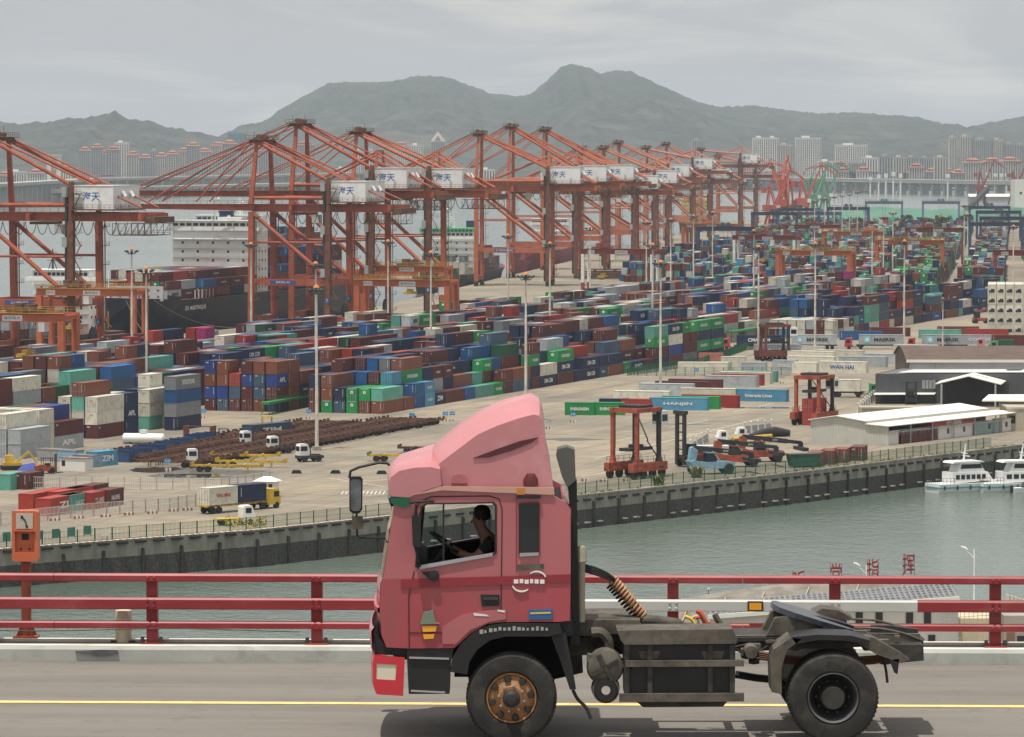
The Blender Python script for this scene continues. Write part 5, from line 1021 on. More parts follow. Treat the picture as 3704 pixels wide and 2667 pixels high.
def viaduct(label, pts, zd, th, wd, span, pier_w=2.5, rail=True):
 t0 = thing('viaduct', label, 'bridge'); 
 for a_, b_ in zip(pts, pts[1:]):
  d = (b_-a_).normalized(); d.z = 0; MB().bar(Vector((a_.x, a_.y, zd-th/2)), Vector((b_.x, b_.y, zd-th/2)), wd, th).build('deck', vc, t0)
  MB().bar(Vector((a_.x, a_.y, zd+0.6)), Vector((b_.x, b_.y, zd+0.6)), wd+0.6, 1.1).build('parapet', wall_cream, t0)
 pmesh = MB().box((-pier_w, -wd*0.3, ZW-3), (pier_w, wd*0.3, zd-th-2.5)).add([(-pier_w,-wd*0.3,zd-th-2.5),(pier_w,-wd*0.3,zd-th-2.5),(pier_w,wd*0.3,zd-th-2.5),(-pier_w,wd*0.3,zd-th-2.5),(-pier_w*2,-wd*0.45,zd-th),(pier_w*2,-wd*0.45,zd-th),(pier_w*2,wd*0.45,zd-th),(-pier_w*2,wd*0.45,zd-th)], [(0,1,5,4),(1,2,6,5),(2,3,7,6),(3,0,4,7)]).mesh('pier', vc)
 for p, t in along(pts, span, span*0.4): link('pier', pmesh, t0, (p.x, p.y, 0), math.atan2(t.y, t.x))
 return t0
def gz(px, py, z): v = G(px, py, z); v.z = 0; return v
viaduct('high pale viaduct sweeping behind the leftmost crane', [gz(-300, 680, 20), gz(0, 667, 20), gz(330, 648, 20), gz(926, 635, 20), gz(1500, 622, 20)], 20, 2.6, 18, 50)
viaduct('low dark viaduct on thick piers behind the leftmost crane', [gz(-300, 700, 9), gz(0, 694, 9), gz(500, 678, 9), gz(1100, 664, 9)], 9, 3.5, 22, 42, 3.5)
viaduct('grey viaduct crossing the water at right', [gz(2700, 640, 15), gz(3000, 647, 15.5), gz(3550, 656, 15.5), gz(4200, 664, 15.5)], 15.5, 4.2, 20, 46, 3.5)
jr = mat('jib_red', (0.44,0.085,0.05), var=0.15, vscale=0.2); jg = mat('jib_green', (0.10,0.27,0.18), var=0.15, vscale=0.2); jd = mat('jib_dark_red', (0.26,0.05,0.045), var=0.15, vscale=0.2)
def jib(label, px, pyb, m, s_=1.0, rz=0.0):
 t0 = thing('jib_crane', label, 'jib crane', G(px, pyb), rz, 'level-luffing cranes on the far quay'); t0.scale = (s_,)*3
 for x in (-5, 5):
  for y in (-5, 5): MB().bar((x, y, 0), (x*0.45, y*0.45, 14), 1.3, 1.3).build('leg', m, t0)
 MB().box((-4,-4,14),(4,4,16)).box((-6,-3.6,16.2),(4,3.6,21)).build('slewing_house', m, t0)
 MB().box((2.5,-4.6,17.5),(5.5,-2.2,20.5)).build('operator_cab', cab_w, t0)
 b = MB()
 for y in (-2.4, 2.4): b.bar((3, y, 21), (15, y*0.3, 47), 1.2, 1.0, 0, 0.7, 0.7); b.bar((-3, y, 21), (-1.5, y*0.5, 36), 0.9); b.bar((3.2, y, 21), (-1.5, y*0.5, 36), 0.7)
 for i in range(6): t = (i+0.5)/6; b.bar((3+12*t, -2.4+1.7*t, 21+26*t), (3+12*t, 2.4-1.7*t, 21+26*t), 0.35); 
 b.build('jib_boom', m, t0)
 b = MB(); b.bar((2, 0, 44), (15, 0, 47.5), 0.7); b.bar((15, 0, 47.5), (29, 0, 38), 1.1, 1.1, 0, 0.5, 0.5); b.bar((15, 0, 50), (29, 0, 38), 0.4); b.bar((2, 0, 44), (15, 0, 50), 0.4); b.bar((15, 0, 47), (15, 0, 50), 0.5); b.build('fly_jib', m, t0)
 MB().bar((-1.5, 0, 36), (2, 0, 44), 0.6).build('luffing_rod', m, t0); MB().box((-8, -1.8, 30), (-4.5, 1.8, 34)).bar((-5, 0, 32), (-1.5, 0, 36), 0.6).build('counterweight', m, t0)
 MB().bar((29, 0, 38), (29, 0, 16), 0.15).build('hoist_rope', dark_m, t0); return t0
for i, (px, pb, m, s_, rz) in enumerate([(2790,842,jr,0.9,0.3),(2832,836,jr,1.05,1.3),(2848,832,jr,1.0,2.4),(2905,812,jr,0.95,0.15)]): jib('%s red jib crane from the left beside the far quay' % ORD[i], px, pb, m, s_, rz)
for i, (px, pb, rz) in enumerate([(2940,790,0.5),(2985,782,0.3)]): jib('%s green jib crane, right of the red ones' % ['left','right'][i], px, pb, jg, 0.95, rz)
for i, (px, pb, rz) in enumerate([(3548,738,0.2),(3668,742,0.2)]): jib('%s dark red jib crane at the far right' % ['left','right'][i], px, pb, jd, 0.98, rz)
wc = mat('column_white', (0.72,0.72,0.70), dirt=(0.4,0.38,0.34), dirt_amt=0.6, dscale=0.3)
for i, (px, yt, yb) in enumerate([(3148,640,722),(3178,632,724),(3204,628,726),(3231,622,728),(3257,628,730),(3428,630,725),(3572,625,700),(3599,628,706),(3621,628,706),(3640,628,706)]):
 p = G(px, yb, ZW); s = FP/p.y; h = (yb-yt)/s
 o = thing('white_column', '%s white column from the left standing in the far water' % ORD[i], 'column', p, 0, 'white columns in the far water')
 MB().tube([(0,0,-2),(0,0,h*0.85)], 1.1, 10).build('shaft', wc, o, smooth=True); MB().box((-2.2,-2.2,h*0.85),(2.2,2.2,h)).build('head', wc, o)
mint = mat('mint_sheeting', (0.075,0.20,0.135), rough=0.6, var=0.15, vscale=0.06)
for i, (px, py, rx, ry, h) in enumerate([(3075,800,60,45,8),(3290,792,75,50,9),(3420,800,60,45,10),(3180,780,60,40,8),(3640,790,70,50,10),(2905,838,26,25,9)]):
 c = G(px, py); mb = MB(); n1, n2 = 28, 8; vs = []
 for j in range(n2+1):
  t = j/n2
  for q in range(n1): a = 2*math.pi*q/n1; kx = (1-t)**0.8; nn_ = 1+0.12*mnoise.noise(Vector((math.cos(a)*2+i, math.sin(a)*2, t*2))); vs.append((math.cos(a)*rx*kx*nn_, math.sin(a)*ry*kx*nn_, h*t**0.9))
 mb.add(vs, [(j*n1+q, j*n1+(q+1) % n1, (j+1)*n1+(q+1) % n1, (j+1)*n1+q) for j in range(n2) for q in range(n1)])
 mb.build('sheeted_stockpile', mint, loc=c, label='%s mint-green sheeted stockpile mound beyond the yard' % ['left','middle','right of middle','rear','far right','small red-lit'][i] if i < 5 else 'small mint-green sheeted mound below the red jib cranes', cat='stockpile', group='sheeted stockpiles', smooth=True)
leaf = mat('tree_leaf', (0.035,0.062,0.025), rough=0.9, var=0.5, vscale=0.8, rnd=0.25); bark = mat('tree_bark', (0.08,0.06,0.045))
def make_tree(label, seed, h=10.0):
 r = random.Random(seed); t0 = thing('tree', label, 'tree', group='trees before the stockpiles')
 tb = MB(); tb.tube([(0,0,0),(0.1,0,h*0.35),(0,0.1,h*0.7)], [0.28,0.2,0.08], 6)
 for i in range(5): a = r.uniform(0, 6.28); z = h*r.uniform(0.3, 0.6); tb.bar((0,0,z), (math.cos(a)*h*0.22, math.sin(a)*h*0.22, z+h*0.16), 0.12, 0.12, 0, 0.05, 0.05)
 tb.build('trunk', bark, t0); cb = MB(); cl = [(Vector((r.uniform(-1,1)*h*0.24, r.uniform(-1,1)*h*0.24, h*r.uniform(0.42, 0.95))), h*r.uniform(0.10, 0.2)) for _ in range(13)]
 for c, rad in cl:
  for _ in range(30):
   d = Vector((r.gauss(0,1), r.gauss(0,1), r.gauss(0,0.8))).normalized()*rad*r.uniform(0.5, 1.05); p = c + d; s = 0.45*h/10*r.uniform(0.6, 1.3); n = Vector((r.gauss(0,1), r.gauss(0,1), r.gauss(0,1))).normalized(); u = n.orthogonal().normalized()*s; v = n.cross(u)
   cb.add([p-u-v, p+u-v*0.6, p+u*0.7+v, p-u*0.8+v*0.8], [(0,1,2,3)])
 cb.build('crown', leaf, t0); return t0
protos = []
tr = random.Random(9); k = 0
for px, py in [(2895+i*14, 838 + (i % 3)*4) for i in range(0, 20)] + [(3250+i*15, 836 + (i % 3)*5) for i in range(0, 17)]:
 lab = '%s tree from the left in the dark row before the mint-green mounds' % ORD[k]; k += 1
 loc = G(px + tr.uniform(-4, 4), py)
 if len(protos) < 4: t_ = make_tree(lab, 50+k, 8.5); t_.location = loc; protos.append(t_)
 else: t_ = clone(protos[k % 4], None, loc, tr.uniform(0, 6), lab); t_.scale = (tr.uniform(0.8, 1.25),)*3
fb = MB(); r = random.Random(3)
def clump(mb, c, rad, n, sz):
 for _ in range(n):
  d = Vector((r.gauss(0,1), r.gauss(0,0.6), abs(r.gauss(0,0.7)))).normalized()*rad*r.uniform(0.4, 1.05); p = c + d; s = sz*r.uniform(0.6, 1.4); nn_ = Vector((r.gauss(0,1), r.gauss(0,1), r.gauss(0,1))).normalized(); u = nn_.orthogonal().normalized()*s; v = nn_.cross(u)
  mb.add([p-u-v, p+u-v, p+u+v, p-u+v], [(0,1,2,3)])
for i in range(620):
 px = r.uniform(-300, 4000); Y = r.uniform(6800, 7960); p = PY(px, 600, Y); p.z = -3; clump(fb, p, r.uniform(5, 11), 26, 1.7)
fb.build('shore_woods', leaf, kind='stuff', label='band of dark trees along the far shore', cat='woods')
o = thing('long_shed', 'long white-roofed shed at the far right water edge', 'shed', G(3600, 735)); MB().box((-28,0,0),(30,18,7)).build('wall', wall_grey, o); MB().add([(-29,-1,7),(31,-1,7),(31,19,7),(-29,19,7),(-29,9,10),(31,9,10)], [(0,1,5,4),(2,3,4,5),(1,2,5),(3,0,4)]).build('roof', wall_white, o)
o = thing('grey_store', 'tall pale store building cut by the right edge', 'building', G(3705, 790)); MB().box((-8,0,0),(30,30,32)).build('wall', wall_white, o); MB().box((-4,-0.1,20),(-2,0.05,22)).box((0,-0.1,20),(2,0.05,22)).build('window', win_d, o)
o = thing('conveyor', 'dark inclined conveyor stepping up towards the long white roof', 'conveyor'); a_, b_ = PY(3470, 790, 3850), PY(3572, 683, 4030)
MB().bar(a_, b_, 4, 4.5).build('gallery', dark_m, o)
for t in (0.15, 0.4, 0.65, 0.9): p = a_.lerp(b_, t); MB().bar((p.x, p.y, 0), (p.x, p.y, p.z), 1.5).build('support', dark_m, o)
o = thing('hilltop_tower', 'tiny square lookout tower on the rounded mountain top', 'tower', PY(1513, 275, 14000)); MB().box((-3,-3,-14),(3,3,8)).box((-4,-4,3),(4,4,5)).build('shaft', wall_white, o)
# ================================================================ right side: sheds, straddle carriers, reach stackers, trucks, boats
corr_grey = mat('corrugated_pale', (0.50,0.50,0.45), rough=0.6, var=0.08, vscale=0.3, dirt=(0.3,0.28,0.24), dirt_amt=0.4, dscale=0.4); roof_w = mat('roof_white', (0.80,0.78,0.70), rough=0.5, var=0.05, vscale=0.2); dk_wall = mat('warehouse_charcoal', (0.085,0.09,0.10), rough=0.6, var=0.12, vscale=0.2); beige = mat('wall_beige', (0.42,0.39,0.30), var=0.1, vscale=0.2, dirt=(0.2,0.18,0.14), dirt_amt=0.5, dscale=0.2); brown_roof = mat('roof_brown', (0.11,0.075,0.06), var=0.2, vscale=0.3); steel = mat('steel_post', (0.35,0.37,0.39), var=0.1)
def quadwall(mb, a, b, z0, z1, th=0.2, ribs=0.0, z1b=None):
 """upright corrugated sheet between two ground points"""
 a, b = Vector(a), Vector(b); l = (b-a).length; t = (b-a)/l; n = Vector((t.y, -t.x, 0)); z1b = z1 if z1b is None else z1b
 m = max(1, int(l/ribs)) if ribs else 1; pts = []
 for i in range(m):
  for f, d in ((0, 0), (0.5, 0), (0.55, -0.06), (0.95, -0.06)) if ribs else ((0, 0),): pts.append(((i+f)/m, d))
 pts.append((1, 0)); o = len(mb.v)
 for f, d in pts: p = a + t*l*f + n*d; mb.v += [(p.x, p.y, z0), (p.x, p.y, z1 + (z1b-z1)*f)]
 for i in range(len(pts)-1): mb.f.append((o+2*i, o+2*i+2, o+2*i+3, o+2*i+1)); mb.m.append(0)
def slabq(mb, p, th=0.15, mi=0):
 p = [Vector(v) for v in p]; q = [v - Vector((0,0,th)) for v in p]; mb.add(p+q, [(0,1,2,3),(7,6,5,4),(0,4,5,1),(1,5,6,2),(2,6,7,3),(3,7,4,0)], mi)
C0 = G(3214, 1612); gL = G(2932, 1606) - C0; ln = Vector((26, 37, 0)); Z = Vector((0,0,1))
sh = thing('open_shed', 'pale corrugated shed with white roof, open towards the quay', 'shed')
r1 = gL*0.28; r2 = gL*0.66
b = MB(); quadwall(b, C0+gL, C0+r2, 0, 4.5, ribs=0.5, z1b=5.25); quadwall(b, C0+r2, C0+r1, 0, 5.25, ribs=0.5, z1b=4.35); quadwall(b, C0+r1, C0, 0, 3.85, ribs=0.5, z1b=3.5); b.build('gable_wall', corr_grey, sh)
b = MB(); quadwall(b, C0+gL, C0+gL+ln, 0, 4.5, ribs=0.5); b.build('rear_wall', corr_grey, sh); b = MB(); quadwall(b, C0+ln+r1, C0+ln+gL, 0, 4.4, ribs=0.5); b.build('end_wall', corr_grey, sh)
ov = -ln.normalized()*0.4
b = MB(); slabq(b, [C0+r2+ov+Z*5.35, C0+r1+ov+Z*4.45, C0+r1+ln*1.02+Z*4.45, C0+r2+ln*1.02+Z*5.35]); b.build('roof_front', roof_w, sh)
b = MB(); slabq(b, [C0+gL*1.02+ov+Z*4.55, C0+r2+ov+Z*5.36, C0+r2+ln*1.02+Z*5.36, C0+gL*1.02+ln*1.02+Z*4.55]); b.build('roof_rear', roof_w, sh)
b = MB(); slabq(b, [C0+r1*1.02+ov+Z*3.95, C0-gL*0.02+ov+Z*3.6, C0-gL*0.02+ln*1.1+Z*3.6, C0+r1*1.02+ln*1.1+Z*3.95]); b.build('canopy', roof_w, sh)
b = MB(); quadwall(b, C0+r1, C0+r1+ln, 3.95, 4.35); b.build('clerestory', corr_grey, sh)
for f in (0.18, 0.36, 0.54, 0.72, 0.9, 1.08): MB().bar(C0+ln*f, C0+ln*f+Z*3.5, 0.22).build('post', steel, sh)
b = MB(); railing(b, [C0+ln*0.02+Z*1.6, C0+ln*0.98+Z*1.6], 1.0, 1.5, 0.06); b.build('mezzanine_rail', steel, sh)
Ud = ln.normalized(); rz_l = math.atan2(Ud.y, Ud.x)
def under(name, f0, f1, z0, z1, m, label, cat, dep=2.2, off=-0.3, door=None, wins=()):
 a_ = C0 + ln*f0 - gL*off*0.02 + Z*z0; L_ = (ln*(f1-f0)).length
 o = thing(name, label, cat, a_ + Vector((-Ud.y, Ud.x, 0))*0.4, rz_l); MB().box((0,0,0),(L_,dep,z1-z0)).build('body', m, o)
 if name != 'stacked_office': MB().box((-0.15,-0.2,z1-z0),(L_+0.15,dep+0.15,z1-z0+0.1)).build('roof', roof_w, o)
 for x in wins: MB().box((L_*x-0.4,-0.04,0.9),(L_*x+0.4,0.02,1.9)).build('window', glass_d, o)
 return o
under('site_cabin', 0.43, 0.72, 0.0, 2.3, wall_white, 'white site cabin with two windows below the orange lettered box', 'cabin', wins=(0.28, 0.75))
under('site_cabin', 0.74, 0.95, 0.0, 2.2, mat('cabin_teal', (0.25,0.36,0.34)), 'pale teal cabin under the shed canopy', 'cabin', wins=(0.6,)); under('site_cabin', 0.98, 1.1, 0, 2.4, wall_white, 'small white cabin at the far end of the shed', 'cabin', wins=(0.3,))
under('site_cabin', 0.02, 0.10, 0.0, 2.4, wall_white, 'narrow white cabin at the shed corner', 'cabin'); under('site_cabin', 0.12, 0.42, 0.0, 2.2, CM['maroon'], 'dark red cabin left of the white two-window cabin', 'cabin', wins=(0.5,))
ob = under('stacked_office', 0.38, 0.74, 2.42, 4.75-1.35, CM['red'], 'orange-red lettered box set on the cabins under the canopy', 'container', dep=2.4)
lettering('HYUNDAI', mk_white, ob, ((ln*0.36).length/2, -0.03, 0.5), (1,0,0), 0.7, 5.5, bold=0.03)
s17 = G(3166, 1461); D0 = s17; Dx = Vector((1, 0.04, 0)); Dd = Vector((0.47, 1.43, 0)); ww = thing('warehouse', 'charcoal corrugated warehouse with a white gabled porch', 'warehouse')
E0, E1 = D0, D0 + Dx*46; hW = 6.4
b = MB(); quadwall(b, E0, E1, 0, hW, ribs=0.6); b.build('front_wall', dk_wall, ww); b = MB(); quadwall(b, E0 + Dd*16, E0, 0, hW, ribs=0.6); b.build('side_wall', dk_wall, ww)
b = MB(); slabq(b, [E0+Z*(hW-0.1)+Dd*0.2, E1+Z*(hW-0.1), E1+Dd*16+Z*(hW-0.1), E0+Dd*16+Z*(hW-0.1)]); b.build('roof_deck', mat('roof_grey', (0.13,0.135,0.145), var=0.1), ww)
b = MB(); slabq(b, [E0+Dx*4.5+Dd*1.2+Z*(hW+0.25), E1+Dx*0+Dd*1.2+Z*(hW+0.25), E1+Dd*5+Z*(hW+0.5), E0+Dx*6.5+Dd*5+Z*(hW+0.5)]); b.build('white_roof_strip', roof_w, ww)
for i in range(4): a_ = E0 + Dx*(27+i*4.2) + Dd*3 + Z*(hW+0.62); b = MB(); slabq(b, [a_, a_+Dx*3.2, a_+Dx*3.2+Dd*3, a_+Dd*3], 0.08); b.build('skylight', dk_wall, ww)
b = MB(); slabq(b, [E0-Dd*1.1+Z*2.1, E0+Dx*13-Dd*1.1+Z*2.1, E0+Dx*13+Z*2.35, E0+Z*2.35], 0.12); b.build('awning', roof_w, ww)
MB().box((E0.x+1.2, E0.y-0.1, 0), (E0.x+6.0, E0.y+0.3, 1.9)).build('loading_door', mk_black, ww)
for i in range(4): x = E0.x+10.0+i*0.75; MB().box((x, E0.y+0.32, 3.2), (x+0.6, E0.y+0.5, 5.0)).build('window', mat('window_pale', (0.30,0.31,0.31)), ww)
P_l, P_r = G(3405, 1472), G(3600, 1474); b = MB()
rl_, rr_, rc = P_l+Z*4.9+Vector((-1.3,0,0)), P_r+Z*4.9+Vector((1.2,0,0)), (P_l+P_r)/2+Z*6.6
bk = Vector((2.6, 13, 0)); slabq(b, [rl_, rc, rc+bk, rl_+bk], 0.2); b.build('porch_roof_left', roof_w, ww); b = MB(); slabq(b, [rc+Z*0.01, rr_, rr_+bk, rc+bk+Z*0.01], 0.2); b.build('porch_roof_right', roof_w, ww)
for p in (P_l, P_r, P_l+bk*0.8, P_r+bk*0.8): MB().bar(p, p+Z*4.8, 0.35).build('porch_post', steel, ww)
b = MB(); b.plate([(rl_.x+bk.x, 0), (rr_.x+bk.x, 0), (rr_.x+bk.x, 4.7), (rc.x+bk.x, 6.4), (rl_.x+bk.x, 4.7)], P_l.y+6.0, P_l.y+6.2); b.build('porch_rear', mat('porch_dark', (0.03,0.03,0.034)), ww)
fk = thing('forklift', 'black forklift mast standing in front of the charcoal warehouse', 'forklift', G(3296, 1464)); b = MB(); 
for x in (-1.0, 1.0): b.bar((x,0,0.3),(x,0,4.9),0.45,0.4)
for z in (1.2, 3.2, 4.7): b.bar((-1,0,z),(1,0,z),0.25)
b.build('mast', dark_m, fk); MB().box((-1.1,0.3,0.4),(1.1,3.0,1.6)).box((-0.8,0.8,1.6),(0.8,2.2,2.9)).build('body', dark_m, fk)
for x in (-1.0, 1.0):
 for y in (0.7, 2.6): MB().lathe([(0.05,-0.2),(0.5,-0.2),(0.5,0.2),(0.05,0.2)], 10, 'x', (x,y,0.5)).build('wheel', rubber, fk)
bs = thing('brown_roof_shed', 'white-walled shed with long curved brown roof at right', 'shed'); Q0 = G(3284, 1405); b = MB(); quadwall(b, Q0, Q0+Vector((60,4,0)), 0, 6.2, ribs=0); b.build('front_wall', mat('shed_blue_white', (0.50,0.53,0.58), var=0.06), bs)
b = MB(); vs = []; n = 10
for i in range(n+1):
 t = i/n; y = Q0.y - 0.6 + 32*t; z = 6.3 + 2.6*math.sin(math.pi*t); vs += [(Q0.x-0.5, y, z), (Q0.x+60, y+4, z)]
b.add(vs, [(2*i, 2*i+1, 2*i+3, 2*i+2) for i in range(n)]); b.build('roof', brown_roof, bs, smooth=True)
b = MB(); b.plate([(Q0.y, 0), (Q0.y+31, 0)] + [(Q0.y-0.6+32*(n-i)/n, 6.28 + 2.58*math.sin(math.pi*(n-i)/n)) for i in range(n+1)], Q0.x, Q0.x+0.2, axis='x'); b.build('gable_wall', brown_roof, bs)
b = MB(); b.box((Q0.x-0.4, Q0.y-0.8, 5.9), (Q0.x+60, Q0.y-0.35, 6.5)); b.build('gutter', roof_w, bs)
for i in range(4): p = Q0 + Vector((6.2+i*13, -0.2+i*0.9, 0)); MB().bar(p, p+Z*6, 0.18).build('downpipe', steel, bs)
of = thing('beige_office', 'beige flat-roofed office behind the pale shed, at right edge', 'building'); O_ = G(3646, 1560); MB().box((O_.x, O_.y, 0), (O_.x+30, O_.y+14, 4.2)).box((O_.x-0.15, O_.y-0.15, 4.2), (O_.x+30, O_.y+14.1, 4.6)).build('wall', beige, of)
for x in (0.3, 4.6, 9.0): MB().box((O_.x+x, O_.y-0.06, 1.5), (O_.x+x+1.1, O_.y+0.05, 3.0)).build('window', glass_d, of)
b = MB(); slabq(b, [Vector((O_.x-4, O_.y+9, 5.4)), Vector((O_.x+22, O_.y+8, 5.4)), Vector((O_.x+24, O_.y+15, 6.2)), Vector((O_.x-2, O_.y+15, 6.2))], 0.25); b.build('white_roof', roof_w, of)
lw_ = thing('low_annex', 'low beige flat-roofed annex between pale shed and charcoal warehouse', 'building'); O2 = G(3118, 1520); MB().box((O2.x, O2.y, 0), (O2.x+22, O2.y+10, 2.3)).box((O2.x-0.2, O2.y-0.2, 2.3), (O2.x+22.1, O2.y, 2.6)).build('wall', beige, lw_)
sc_or = mat('carrier_orange', (0.34,0.075,0.036), var=0.25, vscale=0.6, dirt=(0.035,0.025,0.02), dirt_amt=0.9, dscale=0.9); sc_rust = mat('carrier_rust', (0.16,0.045,0.03), var=0.25, vscale=0.8, dirt=(0.04,0.03,0.03), dirt_amt=0.7, dscale=1.2)
def straddle(label, px, py, rz, m, L=9.5, W_=4.9, H=11.0, cargo_=None, spz=4.5, cabside=1):
 t0 = thing('straddle_carrier', label, 'straddle carrier', G(px, py), rz, 'straddle carriers in the yard'); hx = W_/2; hy = L*0.32
 for x in (-hx, hx):
  for y in (-hy, hy):
   b = MB(); b.bar((x, y, 3.4), (x, y, H), 0.62, 0.55); b.add([(x-0.6,y-0.75,1.6),(x+0.6,y-0.75,1.6),(x+0.6,y+0.75,1.6),(x-0.6,y+0.75,1.6),(x-0.31,y-0.28,3.6),(x+0.31,y-0.28,3.6),(x+0.31,y+0.28,3.6),(x-0.31,y+0.28,3.6)], [(0,1,5,4),(1,2,6,5),(2,3,7,6),(3,0,4,7)]); b.build('leg', m if y < 0 else dark_m, t0)
  MB().box((x-0.55, -L/2, 1.2), (x+0.55, L/2, 2.6)).build('side_frame', m, t0)
  MB().box((x-0.35, -hy-0.5, H-0.15), (x+0.35, hy+0.5, H+0.55)).build('top_rail', m, t0)
  for i in range(4):
   y = -L/2+0.9 + i*(L-1.8)/3; MB().lathe([(0.2,-0.28),(0.78,-0.28),(0.82,0),(0.78,0.28),(0.2,0.28)], 14, 'x', (x, y, 0.82)).build('wheel', rubber, t0)
   MB().bar((x, y, 0.9), (x, y, 1.5), 0.3).build('wheel_fork', m, t0)
  b = MB(); railing(b, [(x, -L/2, 2.6), (x, L/2, 2.6)], 1.0, 1.4, 0.05); b.build('handrail', dark_m, t0)
 for y in (-hy, hy): MB().bar((-hx, y, H+0.2), (hx, y, H+0.2), 0.6, 0.8).build('cross_beam', m, t0)
 MB().box((-hx+0.3, -hy*0.6, H+0.5), (hx-0.3, hy*0.6, H+1.0)).build('engine_deck', dark_m, t0)
 cb = MB(); y = hy+0.3; cb.box((hx-1.6, y, H-2.3), (hx+0.3, y+1.9, H-0.1)); c_ = cb.build('operator_cab', cab_w, t0); MB().box((hx-1.5, y-0.03, H-1.8), (hx+0.2, y+0.0, H-0.7)).box((hx+0.3, y+0.2, H-1.8), (hx+0.33, y+1.7, H-0.7)).build('cab_glass', glass_d, c_)
 MB().box((-1.1, -3.2, spz), (1.1, 3.2, spz+0.5)).box((-0.8, -1.0, spz+0.5), (0.8, 1.0, spz+1.0)).build('spreader', dark_m, t0)
 b = MB()
 for x in (-hx+0.2, hx-0.2):
  for y in (-hy+0.4, hy-0.4): b.bar((x, y, spz+0.5), (x, y, H), 0.08)
 b.bar((-hx, hy, H), (hx*0.1, hy, 6), 0.15); b.bar((hx, hy, 3), (0, hy, 6), 0.15); b.build('hoist_chains', dark_m, t0)
 MB().box((hx-0.34, -hy-0.34, H-0.6), (hx+0.1, -hy-0.30, H+0.0)).build('number_plate', sign_b, t0)
 return t0
straddle('tall orange-red straddle carrier beside the quay fence, nearest one', 2300, 1728, R(-38), sc_or, H=11.0)
straddle('orange straddle carrier carrying red boxes by the pale shed', 2945, 1536, R(-30), sc_or, H=9.2, spz=6.4)
straddle('dark rust straddle carrier holding a white lettered box', 2802, 1305, R(-78), sc_rust, H=8.8, spz=4.4)
Ua, Wa = axes(30)
for z, c_ in ((0.0, 'red'), (2.6, 'red')): put(c_, 6.06, 2.59, G(2945, 1536) - Ua*3.0 + Vector((0,0,z)), -R(30), None, ('red door-end container, %s tier, inside the orange straddle carrier' % ('lower' if z == 0 else 'upper')), True, True)
loose(2725, 1282, 2897, 'palegrey', 'EAS LINES', 6, 12.19, 2.59, 1.4, lab='weathered white red-lettered container held inside the rust straddle carrier')
eh = thing('mast_handler', 'container handler with tall black ladder mast beside the nearest straddle carrier', 'forklift', G(2462, 1690), R(-50)); b = MB()
for x in (-0.9, 0.9): b.bar((x,0,0.4),(x,0,9.4),0.55,0.5)
for i in range(6): b.bar((-0.9,0,1.6+i*1.45),(0.9,0,1.6+i*1.45),0.2)
b.box((-1.5,-0.4,9.0),(1.5,0.3,9.6)); b.build('mast', dark_m, eh); MB().box((-1.3,0.5,0.8),(1.3,5.0,2.0)).box((-1.2,4.0,2.0),(1.2,5.2,2.6)).build('body', sc_rust, eh); MB().box((-0.9,1.4,2.0),(0.7,3.0,3.9)).build('cab', glass_d, eh)
for x in (-1.3, 1.3):
 for y in (1.0, 4.3): MB().lathe([(0.2,-0.3),(0.75,-0.3),(0.8,0),(0.75,0.3),(0.2,0.3)], 14, 'x', (x,y,0.8)).build('wheel', rubber, eh)
rs_blue = mat('stacker_blue', (0.20,0.36,0.46), var=0.12, dirt=(0.1,0.1,0.1), dirt_amt=0.5)
def stacker(label, px, py, rz, m):
 t0 = thing('reach_stacker', label, 'reach stacker', G(px, py), rz, 'reach stackers parked by the quay')
 MB().plate([(0,0.9),(7.2,0.9),(7.4,1.9),(5.8,2.1),(2.0,2.0),(0.2,2.4),(-0.6,2.2)], -1.3, 1.3).build('chassis', m, t0); MB().plate([(-0.5,2.2),(0.6,2.2),(1.0,4.0),(0.2,4.6),(-0.2,4.4)], -0.6, 0.6).build('boom_tower', m, t0)
 b = MB(); b.bar((0.3,0,4.4),(8.2,0,3.5),0.8,0.8); b.bar((8.2,0,3.5),(10.8,0,3.2),0.6,0.6); B_ = b.build('boom', dark_m, t0); lettering('SMV', mk_white, B_, (6.0,-0.43,3.76), (1,0,-0.11), 0.36)
 MB().box((10.2,-3.0,1.9),(11.3,3.0,2.5)).bar((10.7,0,2.4),(10.7,0,3.3),0.7).build('spreader', dark_m, t0)
 for y in (-0.9, 0.9): MB().tube([(5.0,y,1.9),(3.4,y,3.8)], 0.14, 6).build('lift_ram', gal, t0)
 c_ = MB().plate([(2.4,2.0),(4.2,2.0),(4.0,3.5),(2.6,3.5)], -1.0, 0.9).build('operator_cab', glass_d, t0); MB().box((2.5,-1.05,3.5),(4.1,0.95,3.62)).build('cab_roof', m, c_)
 for x, r_ in ((0.6,0.75),(6.2,0.9)):
  for y in (-1.45, 1.45): MB().lathe([(0.1,-0.3),(r_*0.45,-0.34),(r_*0.9,-0.3),(r_,0),(r_*0.9,0.3),(0.1,0.3)], 16, 'y', (x,y,r_)).build('wheel', rubber, t0)
 return t0
stacker('light-blue reach stacker with black lettered boom behind the fence', 2500, 1716, R(18), rs_blue); stacker('orange reach stacker just behind the light-blue one', 2590, 1690, R(14), sc_or); stacker('orange reach stacker farthest right in the row', 2680, 1672, R(12), sc_or)
